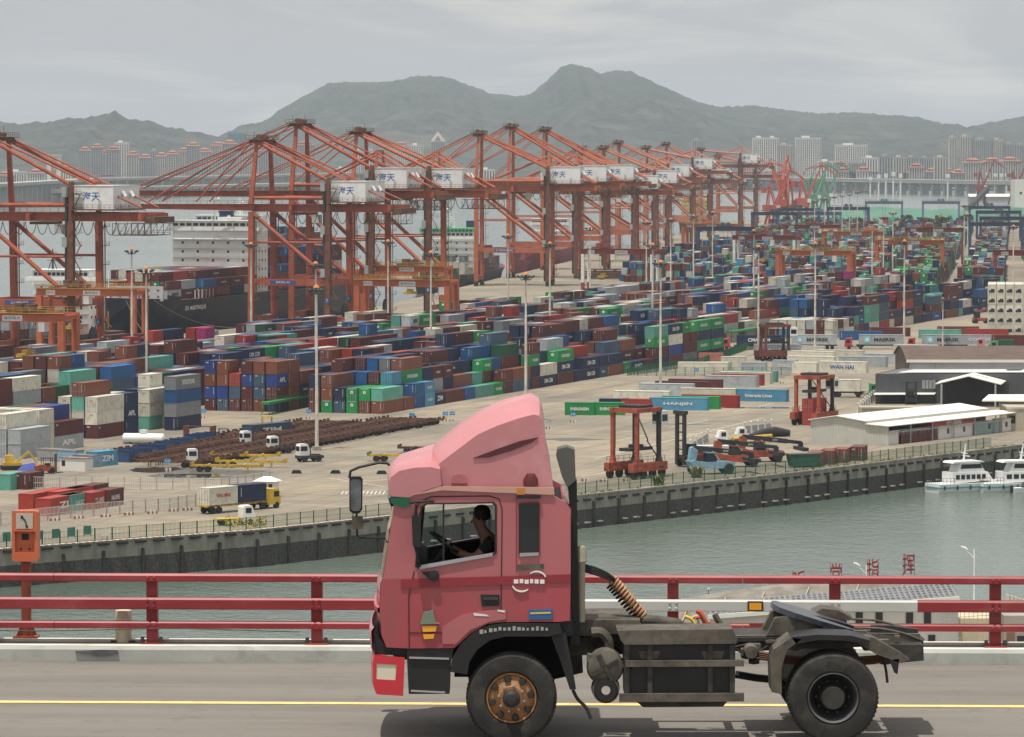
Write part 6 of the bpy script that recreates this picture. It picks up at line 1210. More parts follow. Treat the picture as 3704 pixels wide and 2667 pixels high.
def light_truck(label, px, py, rz, col=cab_w, L=5.2, bed=None):
 t0 = thing('light_truck', label, 'truck', G(px, py), rz); MB().plate([(0,0.5),(1.9,0.5),(1.9,2.5),(1.6,2.75),(0.5,2.75),(0.15,1.8),(0,1.5)], -1.0, 1.0).build('cab', col, t0)
 MB().plate([(0.26,1.75),(0.58,2.6),(0.62,2.6),(0.34,1.75)], -0.9, 0.9).box((0.6,-1.02,1.7),(1.5,1.02,2.45)).build('windows', glass_d, t0); MB().box((2.0,-1.1,0.8),(L,1.1,1.0)).build('bed', bed or dark_m, t0)
 for x in (0.8, L-0.9):
  for y in (-0.9, 0.9): MB().lathe([(0.05,-0.15),(0.42,-0.15),(0.42,0.15),(0.05,0.15)], 12, 'y', (x,y,0.42)).build('wheel', rubber, t0)
 return t0
light_truck('white cab truck with curved roof by the grey barriers, left one', 2592, 1612, R(15)); light_truck('white double-window truck right of the curved-roof one', 2660, 1600, R(10))
bh = thing('boat_hull', 'white open boat hull stored on land behind the reach stackers', 'boat', G(2500, 1640), R(12)); MB().add([(0,0,0.9),(1.2,-1.0,0.5),(6.8,-1.1,0.4),(7.2,0,0.4),(6.8,1.1,0.4),(1.2,1.0,0.5),(-0.4,0,1.7),(1.0,-1.35,1.4),(7.0,-1.4,1.3),(7.4,0,1.3),(7.0,1.4,1.3),(1.0,1.35,1.4)], [(0,1,7,6),(1,2,8,7),(2,3,9,8),(3,4,10,9),(4,5,11,10),(5,0,6,11),(0,5,4,3,2,1)]).build('hull', ship_w, bh); MB().box((2,-0.6,0.0),(2.5,0.6,0.5)).box((5,-0.6,0.0),(5.5,0.6,0.45)).build('cradle', dark_m, bh)
tarp = MB(); tarp.tube([G(2715,1590)+Z*0.55, G(2760,1583)+Z*0.8, G(2800,1580)+Z*0.95, G(2858,1580)+Z*0.7], [0.5,0.85,1.0,0.6], 9); tarp.build('tarpaulin_bundle', mat('tarp_black', (0.03,0.032,0.034), bump=0.5), smooth=True, label='long black tarpaulin bundle lying left of the orange box', cat='tarpaulin')
pipe = MB(); pipe.tube([G(2650,1612)+Z*1.2, G(2790,1600)+Z*1.2], 0.35, 8); pipe.build('pipe_bundle', yel_m, smooth=True, label='long ochre pipe above the orange reach stackers', cat='pipe')
pst = MB().plate([(-0.55,0),(0.55,0),(0.28,0.5),(0.14,1.4),(0.1,2.1),(-0.1,2.1),(-0.14,1.4),(-0.28,0.5)], -0.1, 0.1).lathe([(0.0,2.5),(0.16,2.42),(0.2,2.28),(0.12,2.12)], 8).mesh('post', mat('ornament_white', (0.66,0.66,0.64), var=0.1))
def ornament(label, pts, n):
 t0 = thing('ornamental_barrier', label, 'barrier')
 for i in range(n): link('post', pst, t0, pts[0].lerp(pts[1], i/max(1, n-1)), R(30))
 for i in range(n-1):
  a_, b_ = pts[0].lerp(pts[1], i/(n-1)), pts[0].lerp(pts[1], (i+1)/(n-1)); MB().bar(a_+Z*0.9, b_+Z*0.9, 0.06, 1.5).build('panel', mat('barrier_grey', (0.34,0.35,0.36)), t0)
ornament('pale ball-capped barrier row beside the green-cabbed truck', [G(3105, 1500), G(3168, 1446)], 9); ornament('pale ball-capped barrier row behind the white trucks', [G(2692, 1573), G(2790, 1563)], 5); ornament('pale ball-capped barriers left of the boat hull', [G(2497, 1640), G(2560, 1600)], 4)
cab_red = mat('cab_red', (0.42,0.05,0.06), rough=0.4, var=0.1); cab_pink = mat('cab_pink', (0.55,0.20,0.22), rough=0.4, var=0.1); cab_green = mat('cab_green', (0.05,0.28,0.10), rough=0.4, var=0.1); cab_yel = mat('cab_yellow', (0.60,0.40,0.05), rough=0.4, var=0.1); frame_m = mat('trailer_frame', (0.06,0.05,0.045), var=0.4, dirt=(0.15,0.08,0.05), dirt_amt=0.5)
WHEEL = MB().lathe([(0.05,-0.22),(0.25,-0.2),(0.30,-0.12),(0.46,-0.24),(0.52,-0.1),(0.52,0.1),(0.46,0.24),(0.05,0.22)], 16, 'x').mesh('wheel', rubber)
def trailer_parts(t0, y0, y1, m=frame_m, axles=(0.78, 0.88)):
 b = MB()
 for x in (-0.5, 0.5): b.box((x-0.09, y0, 0.95), (x+0.09, y1, 1.32))
 n = 6
 for i in range(n): y = y0 + (y1-y0)*i/(n-1); b.box((-1.2, y-0.1, 1.12), (1.2, y+0.1, 1.30))
 b.build('trailer_frame', m, t0)
 for f in axles:
  for x in (-0.95, 0.95): link('wheel', WHEEL, t0, (x, y0+(y1-y0)*f, 0.52))
def road_truck(label, px, py, ang, cabm, cont=None, txt=None, L=12.19, rev=False, trailer=True):
 """px,py = pixel of the near front (left) ground corner; length runs right"""
 U, W = axes(ang); p = G(px, py) + U*1.22; rz = -R(ang) - R(90)
 t0 = thing('road_truck', label, 'truck', p, rz, 'container trucks'); tot = 4.0 + L
 def yy(y): return tot - y if rev else y
 def bx(x0, y0_, z0, x1, y1_, z1): a_, b_ = sorted((yy(y0_), yy(y1_))); return (x0, a_, z0), (x1, b_, z1)
 prof = [(0.0,0.55),(0.0,1.5),(0.18,2.6),(0.5,3.0),(2.1,3.15),(2.1,0.55)]; MB().plate([(yy(a_), b_) for a_, b_ in prof], -1.2, 1.2, axis='x').build('cab', cabm, t0)
 b = MB(); b.box(*bx(-1.23, 0.45, 1.75, 1.23, 1.45, 2.65)); b.add([(x, yy(q), z) for x in (-1.0, 1.0) for q, z in ((-0.02, 1.6), (0.17, 2.65))], [(0,1,3,2)]); b.build('cab_glass', glass_d, t0)
 MB().box(*bx(-0.55, 0.4, 0.6, 0.55, 5.2, 0.95)).build('chassis', frame_m, t0); MB().box(*bx(0.75, 2.4, 0.45, 1.2, 3.4, 1.0)).build('fuel_tank', gal, t0)
 for y in (1.2, 4.4):
  for x in (-1.0, 1.0): link('wheel', WHEEL, t0, (x, yy(y), 0.52))
 if trailer: a_, b_ = sorted((yy(3.2), yy(4.0+L))); trailer_parts(t0, a_, b_, axles=(0.80, 0.90) if not rev else (0.10, 0.20))
 if cont:
  y0_ = 3.9 if not rev else 0.1; M = Matrix.Translation(p) @ Matrix.Rotation(rz, 4, 'Z'); cc = cont if isinstance(cont, list) else [(cont, txt, L)]
  for i, (c_, tx, l_) in enumerate(cc):
   CAND.append(dict(col=c_, L=l_, H=2.7 if l_ > 7 else 2.59, loc=M @ Vector((0, y0_ + i*(l_+0.1), 1.33)), rz=rz, txt=tx, where='%s container riding on the truck: %s' % (WORD[c_], label.split(',')[0]) if i == 0 else '%s container, front half of the load on the yellow-cabbed truck' % WORD[c_], force=True, door=(rev and i == 0)))
 return t0
road_truck('truck with pale star-marked box, leftmost of three', 2812, 1264, 4, cab_red, 'palegrey', 'MAERSK'); road_truck('red-cabbed truck with grey star-marked box, middle of three', 3055, 1264, 4, cab_red, 'palegrey', 'MAERSK'); road_truck('bright-red-cabbed truck with star-marked box, rightmost of three', 3283, 1264, 4, cab_red, 'palegrey', 'MAERSK')
road_truck('red-cabbed truck with navy box behind mesh fence', 2612, 1266, 6, cab_red, 'navy', 'CMA CGM'); road_truck('pink-cabbed truck at the right edge with maroon box', 3534, 1266, 6, cab_pink, 'maroon', None)
road_truck('green-cabbed truck, nose right, with weathered white box', 3010, 1438, 8, cab_green, 'white', None, 6.06, True)
g_ = road_truck('green box truck with rounded body behind the charcoal warehouse', 3582, 1276, 6, cab_green, None, None, 3.0, False, False); MB().box((-1.2,2.3,0.95),(1.2,6.4,3.4)).build('box_body', CM['darkgreen'], g_)
road_truck('white-cabbed truck on the apron beside navy hull', 930, 1180, 60, cab_w, 'palegrey', None, 6.06); road_truck('white-cabbed truck under the quay crane near a worker', 1066, 1164, 60, cab_w, 'maroon', None, 6.06)
fk2 = thing('reach_truck', 'red lift truck left of the refrigerated stack', 'forklift', G(3545, 1170), R(10)); MB().box((-2.2,-1.2,0.7),(2.8,1.2,1.7)).build('body', sc_or, fk2); MB().box((-1.9,-0.9,1.7),(-0.2,0.9,3.6)).build('cab', glass_d, fk2); MB().bar((-1.6,0,3.4),(4.5,0,5.2),0.6).build('boom', sc_or, fk2)
for x in (-1.6, 2.0):
 for y in (-1.1, 1.1): MB().lathe([(0.05,-0.25),(0.7,-0.25),(0.7,0.25),(0.05,0.25)], 12, 'y', (x,y,0.7)).build('wheel', rubber, fk2)
for i, (px, py, c_) in enumerate([(2972,1688,'brown'),(3016,1682,'brown'),(3062,1676,'brown'),(3124,1668,'maroon')]):
 U, W = axes(A1); put(c_, 6.06, 2.4, G(px, py) - W*CW/2, -R(A1-8), None, 'brown door-end container, %s of four along the fence' % ['leftmost','second','third','rightmost'][i], True, True)
cp = thing('green_skip', 'dark green open skip left of the brown door-end containers', 'skip', G(2905, 1690), R(20)); MB().plate([(-2.2,0.2),(2.2,0.2),(2.8,2.2),(-2.8,2.2)], -1.1, 1.1).build('bin', mat('skip_green', (0.03,0.10,0.07), var=0.3), cp); MB().box((-2.9,-1.2,2.2),(2.9,1.2,2.35)).build('lid', dk_wall, cp)
boat_win = glass_d; bst = mat('boat_stripe', (0.08,0.25,0.33))
def ferry(label, px, py, rz, L=15.0, B=4.6, mast_=True):
 t0 = thing('passenger_boat', label, 'boat', G(px, py, ZW), rz)
 n = 14; vs = []
 for i in range(n+1):
  t = i/n; hb = B/2*min(1, (1-(max(0, t-0.62)/0.38)**2)) + 0.02; z = 1.5 + 0.9*max(0, t-0.5)**1.5
  x = L*t; vs += [(x, -hb, z), (x-0.05, -hb*0.94, 0.55), (x, -hb*0.8, -0.4), (x, hb*0.8, -0.4), (x-0.05, hb*0.94, 0.55), (x, hb, z)]
 mb = MB(); mb.v = vs
 for i in range(n):
  for j in range(5): mb.f.append((i*6+j, (i+1)*6+j, (i+1)*6+j+1, i*6+j+1)); mb.m.append(1 if j in (1, 3) else (2 if j == 2 else 0))
  mb.f.append((i*6, i*6+5, (i+1)*6+5, (i+1)*6)); mb.m.append(0)
 mb.f.append((0,1,2,3,4,5)); mb.m.append(0); mb.build('hull', [ship_w, ship_w, boot], t0)
 MB().box((-0.06,-B*0.46,0.75),(L*0.6,-B*0.505,1.0)).box((-0.12,-B*0.44,0.75),(-0.02,B*0.44,1.0)).build('stripe', bst, t0)
 MB().plate([(L*0.22,1.5),(L*0.80,1.9),(L*0.72,3.4),(L*0.22,3.4)], -B*0.38, B*0.38).build('saloon', ship_w, t0)
 w_ = MB()
 for i in range(6): x = L*(0.26+i*0.075); w_.box((x,-B*0.385,2.2),(x+L*0.055,B*0.385,3.0))
 w_.build('saloon_windows', boat_win, t0)
 MB().plate([(L*0.30,3.4),(L*0.70,3.4),(L*0.62,5.0),(L*0.34,5.0)], -B*0.30, B*0.30).build('wheelhouse', ship_w, t0); MB().plate([(L*0.345,4.0),(L*0.66,4.0),(L*0.63,4.75),(L*0.355,4.75)], -B*0.305, B*0.305).build('wheelhouse_windows', boat_win, t0)
 MB().plate([(L*0.22,5.0),(L*0.68,5.05),(L*0.64,5.3),(L*0.25,5.3)], -B*0.36, B*0.36).build('roof', ship_w, t0)
 b = MB(); railing(b, [(0.1,-B*0.44,1.5),(L*0.22,-B*0.46,1.5)], 1.0, 0.6, 0.05); railing(b, [(0.1,-B*0.44,1.5),(0.1,B*0.44,1.5)], 1.0, 0.6, 0.05); railing(b, [(L*0.8,-B*0.3,2.0),(L*0.97,-0.3,2.4)], 0.9, 0.6, 0.05); b.build('deck_rail', dark_m, t0)
 if mast_:
  b = MB(); b.bar((L*0.45,0,5.3),(L*0.48,0,8.2),0.3,0.3,0,0.15,0.15); b.bar((L*0.46,-1.0,6.6),(L*0.46,1.0,6.6),0.14); b.bar((L*0.44,0,6.2),(L*0.54,0,6.0),0.18); b.build('radar_mast', ship_w, t0)
 for i in range(3): MB().tube([(1+i*2.6,-B*0.52,0.5),(1+i*2.6,-B*0.52,1.2)], 0.14, 6).build('fender', rubber, t0)
 return t0
ferry('white passenger boat with blue stern stripe, moored at right quay', 3372, 1782, R(26), 14.0, 4.8); ferry('white passenger boat beside it, cut off by the right edge', 3540, 1778, R(14), 17.0, 5.0)
sb = thing('speedboat', 'small white motorboat with outboard at the right edge', 'boat', G(3664, 1784, ZW), R(14)); MB().add([(0,-0.9,0.9),(4.5,-0.8,1.0),(6,0,1.2),(4.5,0.8,1.0),(0,0.9,0.9),(0,-0.6,-0.2),(4.3,-0.5,-0.2),(5.2,0,0),(4.3,0.5,-0.2),(0,0.6,-0.2)], [(0,1,6,5),(1,2,7,6),(2,3,8,7),(3,4,9,8),(4,0,5,9),(0,4,3,2,1)]).build('hull', ship_w, sb); MB().box((-0.5,-0.2,-0.2),(0,0.2,1.3)).build('outboard', dark_m, sb); MB().plate([(1.6,0.95),(3.2,0.95),(2.8,1.8),(1.9,1.8)], -0.6, 0.6).build('windscreen', glass_d, sb)
# ================================================================ left side: trailer park, workshop boxes, vehicles, barriers
rustt = mat('trailer_rust', (0.10,0.045,0.032), var=0.45, vscale=1.0, dirt=(0.24,0.15,0.06), dirt_amt=0.6, dscale=1.4)
def skeletal(label, loc, rz, m=rustt, L=12.2, green=False):
 t0 = thing('skeletal_trailer', label, 'trailer', loc, rz, 'skeletal trailers parked in a row')
 b = MB()
 for x in (-0.45, 0.45): b.box((x-0.1, 0, 0.85), (x+0.1, L, 1.22))
 for i in range(5): y = L*i/4; b.box((-1.2, max(0.05, y-0.15), 1.0), (1.2, min(L-0.05, y+0.15), 1.30))
 for i in range(9): b.box((-0.45, L*(i+0.5)/9, 0.9), (0.45, L*(i+0.5)/9+0.08, 1.1))
 b.build('frame', m, t0)
 for y in (0.1, L*0.5, L-0.4):
  for x in (-1.22, 0.98): MB().add([(x,y,1.2),(x+0.24,y,1.2),(x+0.24,y+0.35,1.2),(x,y+0.35,1.2),(x-0.05,y-0.05,1.62),(x+0.29,y-0.05,1.62),(x+0.29,y+0.4,1.62),(x-0.05,y+0.4,1.62)], [(0,1,5,4),(1,2,6,5),(2,3,7,6),(3,0,4,7),(4,5,6,7)]).build('corner_guide', CM['green'] if green else m, t0)
 for y in (1.6, 2.9):
  for x in (-0.95, 0.95): link('wheel', WHEEL, t0, (x, y, 0.52))
 for x in (-0.5, 0.5): MB().bar((x, L-2.6, 0.0), (x, L-2.6, 0.9), 0.14).build('landing_leg', m, t0)
 return t0
T0_ = G(735, 1694); proto_t = None
for i in range(44):
 U, W = axes(A1); jit = hash01('t', i); loc = T0_ + U*(i*2.78) + W*(jit*1.2-0.6); rz = R(90) - R(A1) + R((hash01('r', i)-0.5)*3)   # local +y points to -W (left, away)
 lab = '%s rusty skeletal trailer counted from the near left end of the trailer park' % ORD[i]
 if proto_t is None: proto_t = skeletal(lab, loc, rz)
 else: clone(proto_t, None, loc, rz, lab)
 if i < 36: clone(proto_t, None, loc - W*12.9 + U*(9+hash01('s', i)), rz, '%s rusty skeletal trailer of the rear row, counted from the left' % ORD[i])
for i, (px, py, a, m, gr, lab) in enumerate([(1330,1668,-8,yel_m,True,'yellow skeletal trailer with green guides, alone on the open ground'),(1440,1640,-8,rustt,False,'dark skeletal trailer behind the lone yellow one'),(690,1706,-4,yel_m,False,'ochre skeletal trailer beside the puddle'),(780,1690,-6,yel_m,False,'second ochre skeletal trailer, right of the puddle one'),(760,1668,-4,yel_m,False,'ochre skeletal trailer behind the two puddle-side ones'),(2020,1090,A1,rustt,False,'flat trailer stack left of the white-legged gantry')]):
 skeletal(lab, G(px, py), R(-90+a), m, green=gr)
for i in range(7):
 p = G(2190 + i*24, 1012 - (i % 3)*7); o = thing('trailer_stack', '%s stack of flat trailers from the left on the far apron' % ORD[i], 'trailer', p, -R(A2)+R(90), 'flat trailer stacks on the far apron')
 for z in range(3): MB().box((-1.2, 0, 0.3+z*1.1), (1.2, 12, 0.75+z*1.1)).build('frame', rustt, o); MB().box((-1.2, 1, 0.0+z*1.1), (1.2, 2, 0.3+z*1.1)).box((-1.2, 10, 0.0+z*1.1), (1.2, 11, 0.3+z*1.1)).build('axle_block', dark_m, o)
def tug(label, px, py, rz):
 t0 = thing('yard_tractor', label, 'tractor', G(px, py), rz, 'white yard tractors'); MB().box((-1.2,0.2,0.6),(1.2,4.6,1.1)).build('chassis', dark_m, t0)
 MB().plate([(0.3,1.0),(2.0,1.0),(2.0,2.9),(1.8,3.1),(0.5,3.1),(0.3,2.6)], -1.15, 0.4, axis='x').build('cab', cab_w, t0); MB().box((-1.17,0.5,1.9),(0.42,1.8,2.7)).box((-1.0,0.27,1.9),(0.25,0.31,2.7)).build('cab_glass', glass_d, t0)
 MB().tube([(0.9,2.1,1.1),(0.9,2.1,3.4)], 0.1, 6).build('exhaust', dark_m, t0); MB().box((-0.7,3.0,1.1),(0.7,4.2,1.3)).build('fifth_wheel', dark_m, t0)
 for y in (1.0, 3.7):
  for x in (-1.0, 1.0): link('wheel', WHEEL, t0, (x, y, 0.52))
 return t0
tug('white yard tractor at the head of the trailer park by the mast', 1075, 1672, R(-60)); tug('white yard tractor left of it, behind trailers', 968, 1642, R(-60)); tug('white yard tractor beside the puddle', 672, 1690, R(-75)); tug('white yard tractor at left among workshop boxes', 870, 1622, R(-60))
bl_cage = mat('cage_blue', (0.03,0.075,0.19), var=0.2, dirt=(0.1,0.1,0.1), dirt_amt=0.5); pale_b = mat('workshop_pale_blue', (0.22,0.36,0.50), var=0.15, dirt=(0.25,0.14,0.09), dirt_amt=0.7, dscale=0.8)
for i, (px, py, w_, m) in enumerate([(430,1672,4.6,bl_cage),(482,1664,4.6,bl_cage),(535,1652,4.6,bl_cage),(590,1638,3.6,bl_cage),(640,1628,3.6,bl_cage),(690,1612,3.0,bl_cage),(728,1606,2.4,bl_cage),(300,1690,4.6,pale_b),(240,1672,4.0,pale_b),(170,1668,4.6,mat('workshop_grey', (0.30,0.31,0.32), var=0.15, dirt=(0.2,0.1,0.06), dirt_amt=0.8))]):
 U, W = axes(A1+24); o = thing('equipment_box', '%s low blue or grey equipment box from the right in the workshop row' % ORD[9-i] if False else ['first','second','third','fourth','fifth','sixth','seventh'][i] + ' dark blue open equipment box from the left' if i < 7 else ['pale blue workshop box nearest the dark blue row','pale blue workshop box behind the lettered one','grey rusty-roofed workshop box at left'][i-7], 'box', G(px, py), -R(34))
 h = 2.0; b = MB(); X_, Y_ = Vector((1,0,0)), Vector((0,1,0)); d_ = 2.4
 corr(b, Vector((-w_/2,0,0)), X_, w_, 0.05, h, -Y_, 0.05, 0.35); corr(b, Vector((w_/2,0,0)), Y_, d_, 0.05, h, X_, 0.05, 0.35); corr(b, Vector((-w_/2,d_,0)), -Y_, d_, 0.05, h, -X_, 0.05, 0.35); corr(b, Vector((w_/2,d_,0)), -X_, w_, 0.05, h, Y_, 0.05, 0.35); b.box((-w_/2,0,0.05),(w_/2,d_,0.12)); b.build('box_walls', m, o)
 MB().box((-w_/2-0.02,-0.05,h),(w_/2+0.02,0.05,h+0.12)).box((-w_/2-0.02,d_-0.05,h),(w_/2+0.02,d_+0.05,h+0.12)).build('top_rail', m, o)
 if i >= 7: MB().box((-w_/2,0.06,h+0.01),(w_/2,d_-0.06,h+0.1)).build('roof', mat('rusty_roof', (0.22,0.13,0.09), var=0.5, dirt=(0.5,0.48,0.44), dirt_amt=0.7), o)
wsk = thing('white_shack', 'white plank shack with dark window at the workshop', 'shed', G(262, 1704), -R(30)); MB().box((-2.6,0,0),(2.6,2.2,2.1)).build('wall', wall_white, wsk); MB().box((-2.7,-0.15,2.1),(2.7,2.3,2.22)).build('roof', mat('rusty_roof', (0.2,0.1,0.08)), wsk); MB().box((-2.2,-0.04,0.8),(-1.5,0.02,1.7)).build('window', glass_d, wsk)
tk = thing('storage_tank', 'long white tank lying between grey stacks and blue boxes', 'tank', G(520, 1606), -R(10)); MB().tube([(-4,0,1.0),(-3.7,0,1.0),(3.7,0,1.0),(4,0,1.0)], [0.5,0.95,0.95,0.5], 14).build('shell', ship_w, tk, smooth=True); MB().box((-2.6,-0.7,0),(-2.2,0.7,0.5)).box((2.2,-0.7,0),(2.6,0.7,0.5)).build('saddle', dark_m, tk); MB().box((-0.6,-0.5,1.9),(0.6,0.5,2.6)).build('manway', ship_w, tk)
def forklift(label, px, py, rz, m):
 t0 = thing('forklift', label, 'forklift', G(px, py), rz); MB().plate([(0,0.4),(3.0,0.4),(3.2,1.3),(2.2,1.5),(0,1.1)], -0.9, 0.9).build('body', m, t0)
 b = MB(); 
 for x in (0.3, 1.9):
  for y in (-0.75, 0.75): b.bar((x,y,1.1),(x+0.1,y,2.5),0.09)
 b.box((0.2,-0.85,2.5),(2.1,0.85,2.6)); b.build('roll_cage', dark_m, t0); b = MB()
 for y in (-0.45, 0.45): b.bar((-0.3,y,0.1),(-0.3,y,3.2),0.16)
 b.bar((-0.3,-0.5,3.1),(-0.3,0.5,3.1),0.14); b.box((-1.5,-0.45,0.1),(-0.3,-0.3,0.18)); b.box((-1.5,0.3,0.1),(-0.3,0.45,0.18)); b.build('mast', dark_m, t0); MB().box((0.7,-0.4,1.2),(1.5,0.4,1.7)).build('seat', dark_m, t0)
 for x, r_ in ((0.5,0.5),(2.5,0.42)):
  for y in (-0.9, 0.9): MB().lathe([(0.05,-0.18),(r_,-0.16),(r_,0.16),(0.05,0.18)], 12, 'y', (x,y,r_)).build('wheel', rubber, t0)
forklift('red forklift in front of the slate lettered container', 785, 1602, R(10), sc_or); forklift('small red forklift beside the white shack at left', 195, 1712, R(200), sc_or)
wl_ = thing('wheel_loader', 'yellow loader frame with black bucket near the green walkway', 'loader', G(945, 1572), R(8)); MB().box((0,-1.0,0.6),(3.2,1.0,1.7)).box((0.1,-0.9,1.7),(0.35,0.9,3.3)).box((1.9,-0.9,1.7),(2.1,0.9,3.3)).box((0.1,-0.9,3.3),(2.1,0.9,3.5)).build('body', yel_m, wl_); MB().box((3.3,-1.2,0.4),(5.0,1.2,2.4)).build('engine', dark_m, wl_); MB().plate([(5.0,0.2),(6.1,0.2),(6.3,1.9),(6.0,1.9),(5.7,0.6),(5.0,0.7)], -1.4, 1.4).build('bucket', dark_m, wl_)
for x in (0.8, 3.9):
 for y in (-1.1, 1.1): MB().lathe([(0.05,-0.25),(0.7,-0.25),(0.7,0.25),(0.05,0.25)], 12, 'y', (x,y,0.7)).build('wheel', rubber, wl_)
fr_ = thing('flat_rack', 'orange-brown open flat rack behind the red forklift', 'flat rack', G(712, 1590), -R(20)); MB().box((-2.8,0,0.1),(2.8,2.4,0.5)).box((-2.8,0,0.5),(-2.6,2.4,2.5)).box((2.6,0,0.5),(2.8,2.4,2.5)).box((-2.8,0,2.4),(2.8,0.12,2.55)).build('frame', CM['brown'], fr_)
jk = thing('yellow_excavator', 'yellow digger parts piled at the left edge', 'digger', G(45, 1700), R(15)); MB().box((-1.6,-1,0.3),(1.4,1,1.3)).box((-1.2,-0.7,1.3),(0.2,0.7,2.5)).build('body', yel_m, jk); MB().bar((0.6,0,1.2),(2.8,0,3.0),0.35).bar((2.8,0,3.0),(4.2,0,1.0),0.28).build('arm', yel_m, jk); MB().box((-1.9,-1.3,0),(1.8,-0.75,0.75)).build('track', rubber, jk); MB().box((-1.9,0.75,0),(1.8,1.3,0.75)).build('track', rubber, jk)
tp = MB(); tp.add([(-2,-0.6,0.02),(2,-0.7,0.02),(2.4,1,0.02),(-1.6,1.1,0.02),(-1,0.1,1.0),(0.8,0.2,1.3)], [(0,1,5,4),(1,2,5),(2,3,4,5),(3,0,4)]); tp.build('blue_tarpaulin', mat('tarp_blue', (0.04,0.07,0.30), bump=0.6), loc=G(105, 1702), label='crumpled royal-blue tarpaulin at the left workshop', cat='tarpaulin')
sl_ = MB(); sl_.box((-1.7,-1.1,0.15),(1.7,1.1,0.25)).box((-1.5,-0.9,0),(1.5,0.9,0.15)); sl_.build('white_slab', wall_white, loc=G(578, 1640), rz=R(20), label='flat white slab lying before the dark blue boxes', cat='slab')
gw = thing('green_walkway', 'small green raised walkway on posts before the container blocks', 'walkway'); a_, b_ = G(958, 1502), G(1116, 1470)
MB().bar(a_+Z*2.35, b_+Z*2.35, 2.0, 0.5).build('deck', mat('walkway_green', (0.03,0.20,0.06), var=0.2), gw); nn_ = Vector(((b_-a_).y, -(b_-a_).x, 0)).normalized()
for t in (0.02, 0.25, 0.5, 0.75, 0.98):
 for s in (-0.8, 0.8): p = a_.lerp(b_, t) + nn_*s; MB().bar(p, p+Z*2.1, 0.16).build('post', mat('walkway_green'  , (0,0,0)), gw)
bb = MB(); railing(bb, [a_+Z*2.6+nn_*0.95, b_+Z*2.6+nn_*0.95], 0.7, 1.2, 0.05); bb.build('rail', mat('walkway_green', (0,0,0)), gw)
gw2 = thing('green_walkway', 'green raised walkway beside the truck lane, right of the four-high stack', 'walkway'); a_, b_ = G(2640, 1240), G(2755, 1222); MB().bar(a_+Z*3.0, b_+Z*3.0, 2.0, 0.5).build('deck', mat('walkway_green', (0,0,0)), gw2)
for t in (0.05, 0.5, 0.95): p = a_.lerp(b_, t); MB().bar(p, p+Z*2.8, 0.2).build('post', mat('walkway_green', (0,0,0)), gw2)
def lorry40(): 
 a = 40; U, W = axes(a); p = G(757, 1862) - W*CW/2; t0 = thing('road_truck', 'yellow-cabbed truck with white and navy boxes by the guard cabin', 'truck', p, -R(a), 'container trucks')
 trailer_parts(t0, -0.2, 12.6, yel_m, (0.10, 0.20)); MB().plate([(13.2,0.6),(15.4,0.6),(15.4,1.6),(15.1,2.7),(14.8,3.0),(13.2,3.0)], -1.2, 1.2, axis='x').build('cab', cab_yel, t0); MB().box((-1.23,13.9,1.75),(1.23,15.0,2.6)).build('cab_glass', glass_d, t0); MB().box((-0.5,11.8,0.6),(0.5,15.2,0.95)).build('chassis', frame_m, t0)
 for y in (11.6, 14.6):
  for x in (-1.0, 1.0): link('wheel', WHEEL, t0, (x, y, 0.52))
 put('white', 6.06, 2.59, p + Z*1.33, -R(a), 'YANG MING', 'white red-lettered container on the rear of the yellow-cabbed truck', True, True); put('navy', 6.06, 2.59, p + Z*1.33 + U*6.2, -R(a), None, 'navy container at the front of the yellow-cabbed truck load', True, False)
lorry40()
gc = thing('guard_cabin', 'white guard cabin with a hipped roof behind the truck', 'cabin', G(958, 1800), -R(15)); MB().box((-1.5,0,0),(1.5,2.4,2.5)).build('wall', wall_white, gc); MB().box((-1.1,-0.04,1.0),(0.3,0.02,2.0)).box((0.6,-0.04,0.1),(1.2,0.02,2.1)).build('window', glass_d, gc); MB().add([(-1.9,-0.4,2.5),(1.9,-0.4,2.5),(1.9,2.8,2.5),(-1.9,2.8,2.5),(-0.6,1.2,3.2),(0.6,1.2,3.2)], [(0,1,5,4),(1,2,5),(2,3,4,5),(3,0,4),(0,3,2,1)]).build('roof', roof_w, gc)
light_truck('small white truck with yellow flowering load behind the left fence', 915, 1896, R(205), cab_w, 5.6, yel_m)
fl = MB(); r = random.Random(8)
for i in range(420):
 p = G(815+r.random()*150, 1912 - r.random()*22 - 0.12*(0)) + Vector((0,0,r.uniform(0.15, 1.0))); s = r.uniform(0.06, 0.14); d = Vector((r.gauss(0,1), r.gauss(0,1), r.gauss(0,1))).normalized(); u = d.orthogonal().normalized()*s; v = d.cross(u); fl.add([p-u-v, p+u-v, p+u+v, p-u+v], [(0,1,2,3)], 0 if r.random() < 0.55 else 1)
fl.build('flower_bed', [mat('flower_yellow', (0.55,0.36,0.03)), grass_m], label='yellow flowering planters behind the green fence', cat='flowers', kind='stuff')
pink_post = mat('post_pink', (0.42,0.27,0.24), var=0.2); wpost = mat('post_white', (0.66,0.64,0.60), var=0.1)
fence_run([G(100, 1768), G(560, 1772), G(800, 1774), G(1000, 1745)], 'white picket barrier row behind the red lettered containers', panel=2.6, h=1.9, clip=(-10, 1100), m=wpost, nb=9, name='picket_fence', pm_=pink_post, bt=0.05)
fence_run([G(-40, 1905), G(330, 1868), G(600, 1848), G(745, 1828)], 'white picket barrier row in front of the red lettered containers', panel=2.4, h=1.9, clip=(-60, 900), m=wpost, nb=9, name='picket_fence', pm_=pink_post, bt=0.05)
bl = [MB().box((0,0,0),(0.3,0.35,0.4)).mesh('block_segment', m) for m in (stripe_r, wpost)]
def barrier(label, px, py, rz, n=4):
 t0 = thing('striped_block', label, 'barrier', G(px, py), rz, 'red and white barrier blocks')
 for i in range(n): link('block_segment', bl[i % 2], t0, (i*0.3, 0, 0))
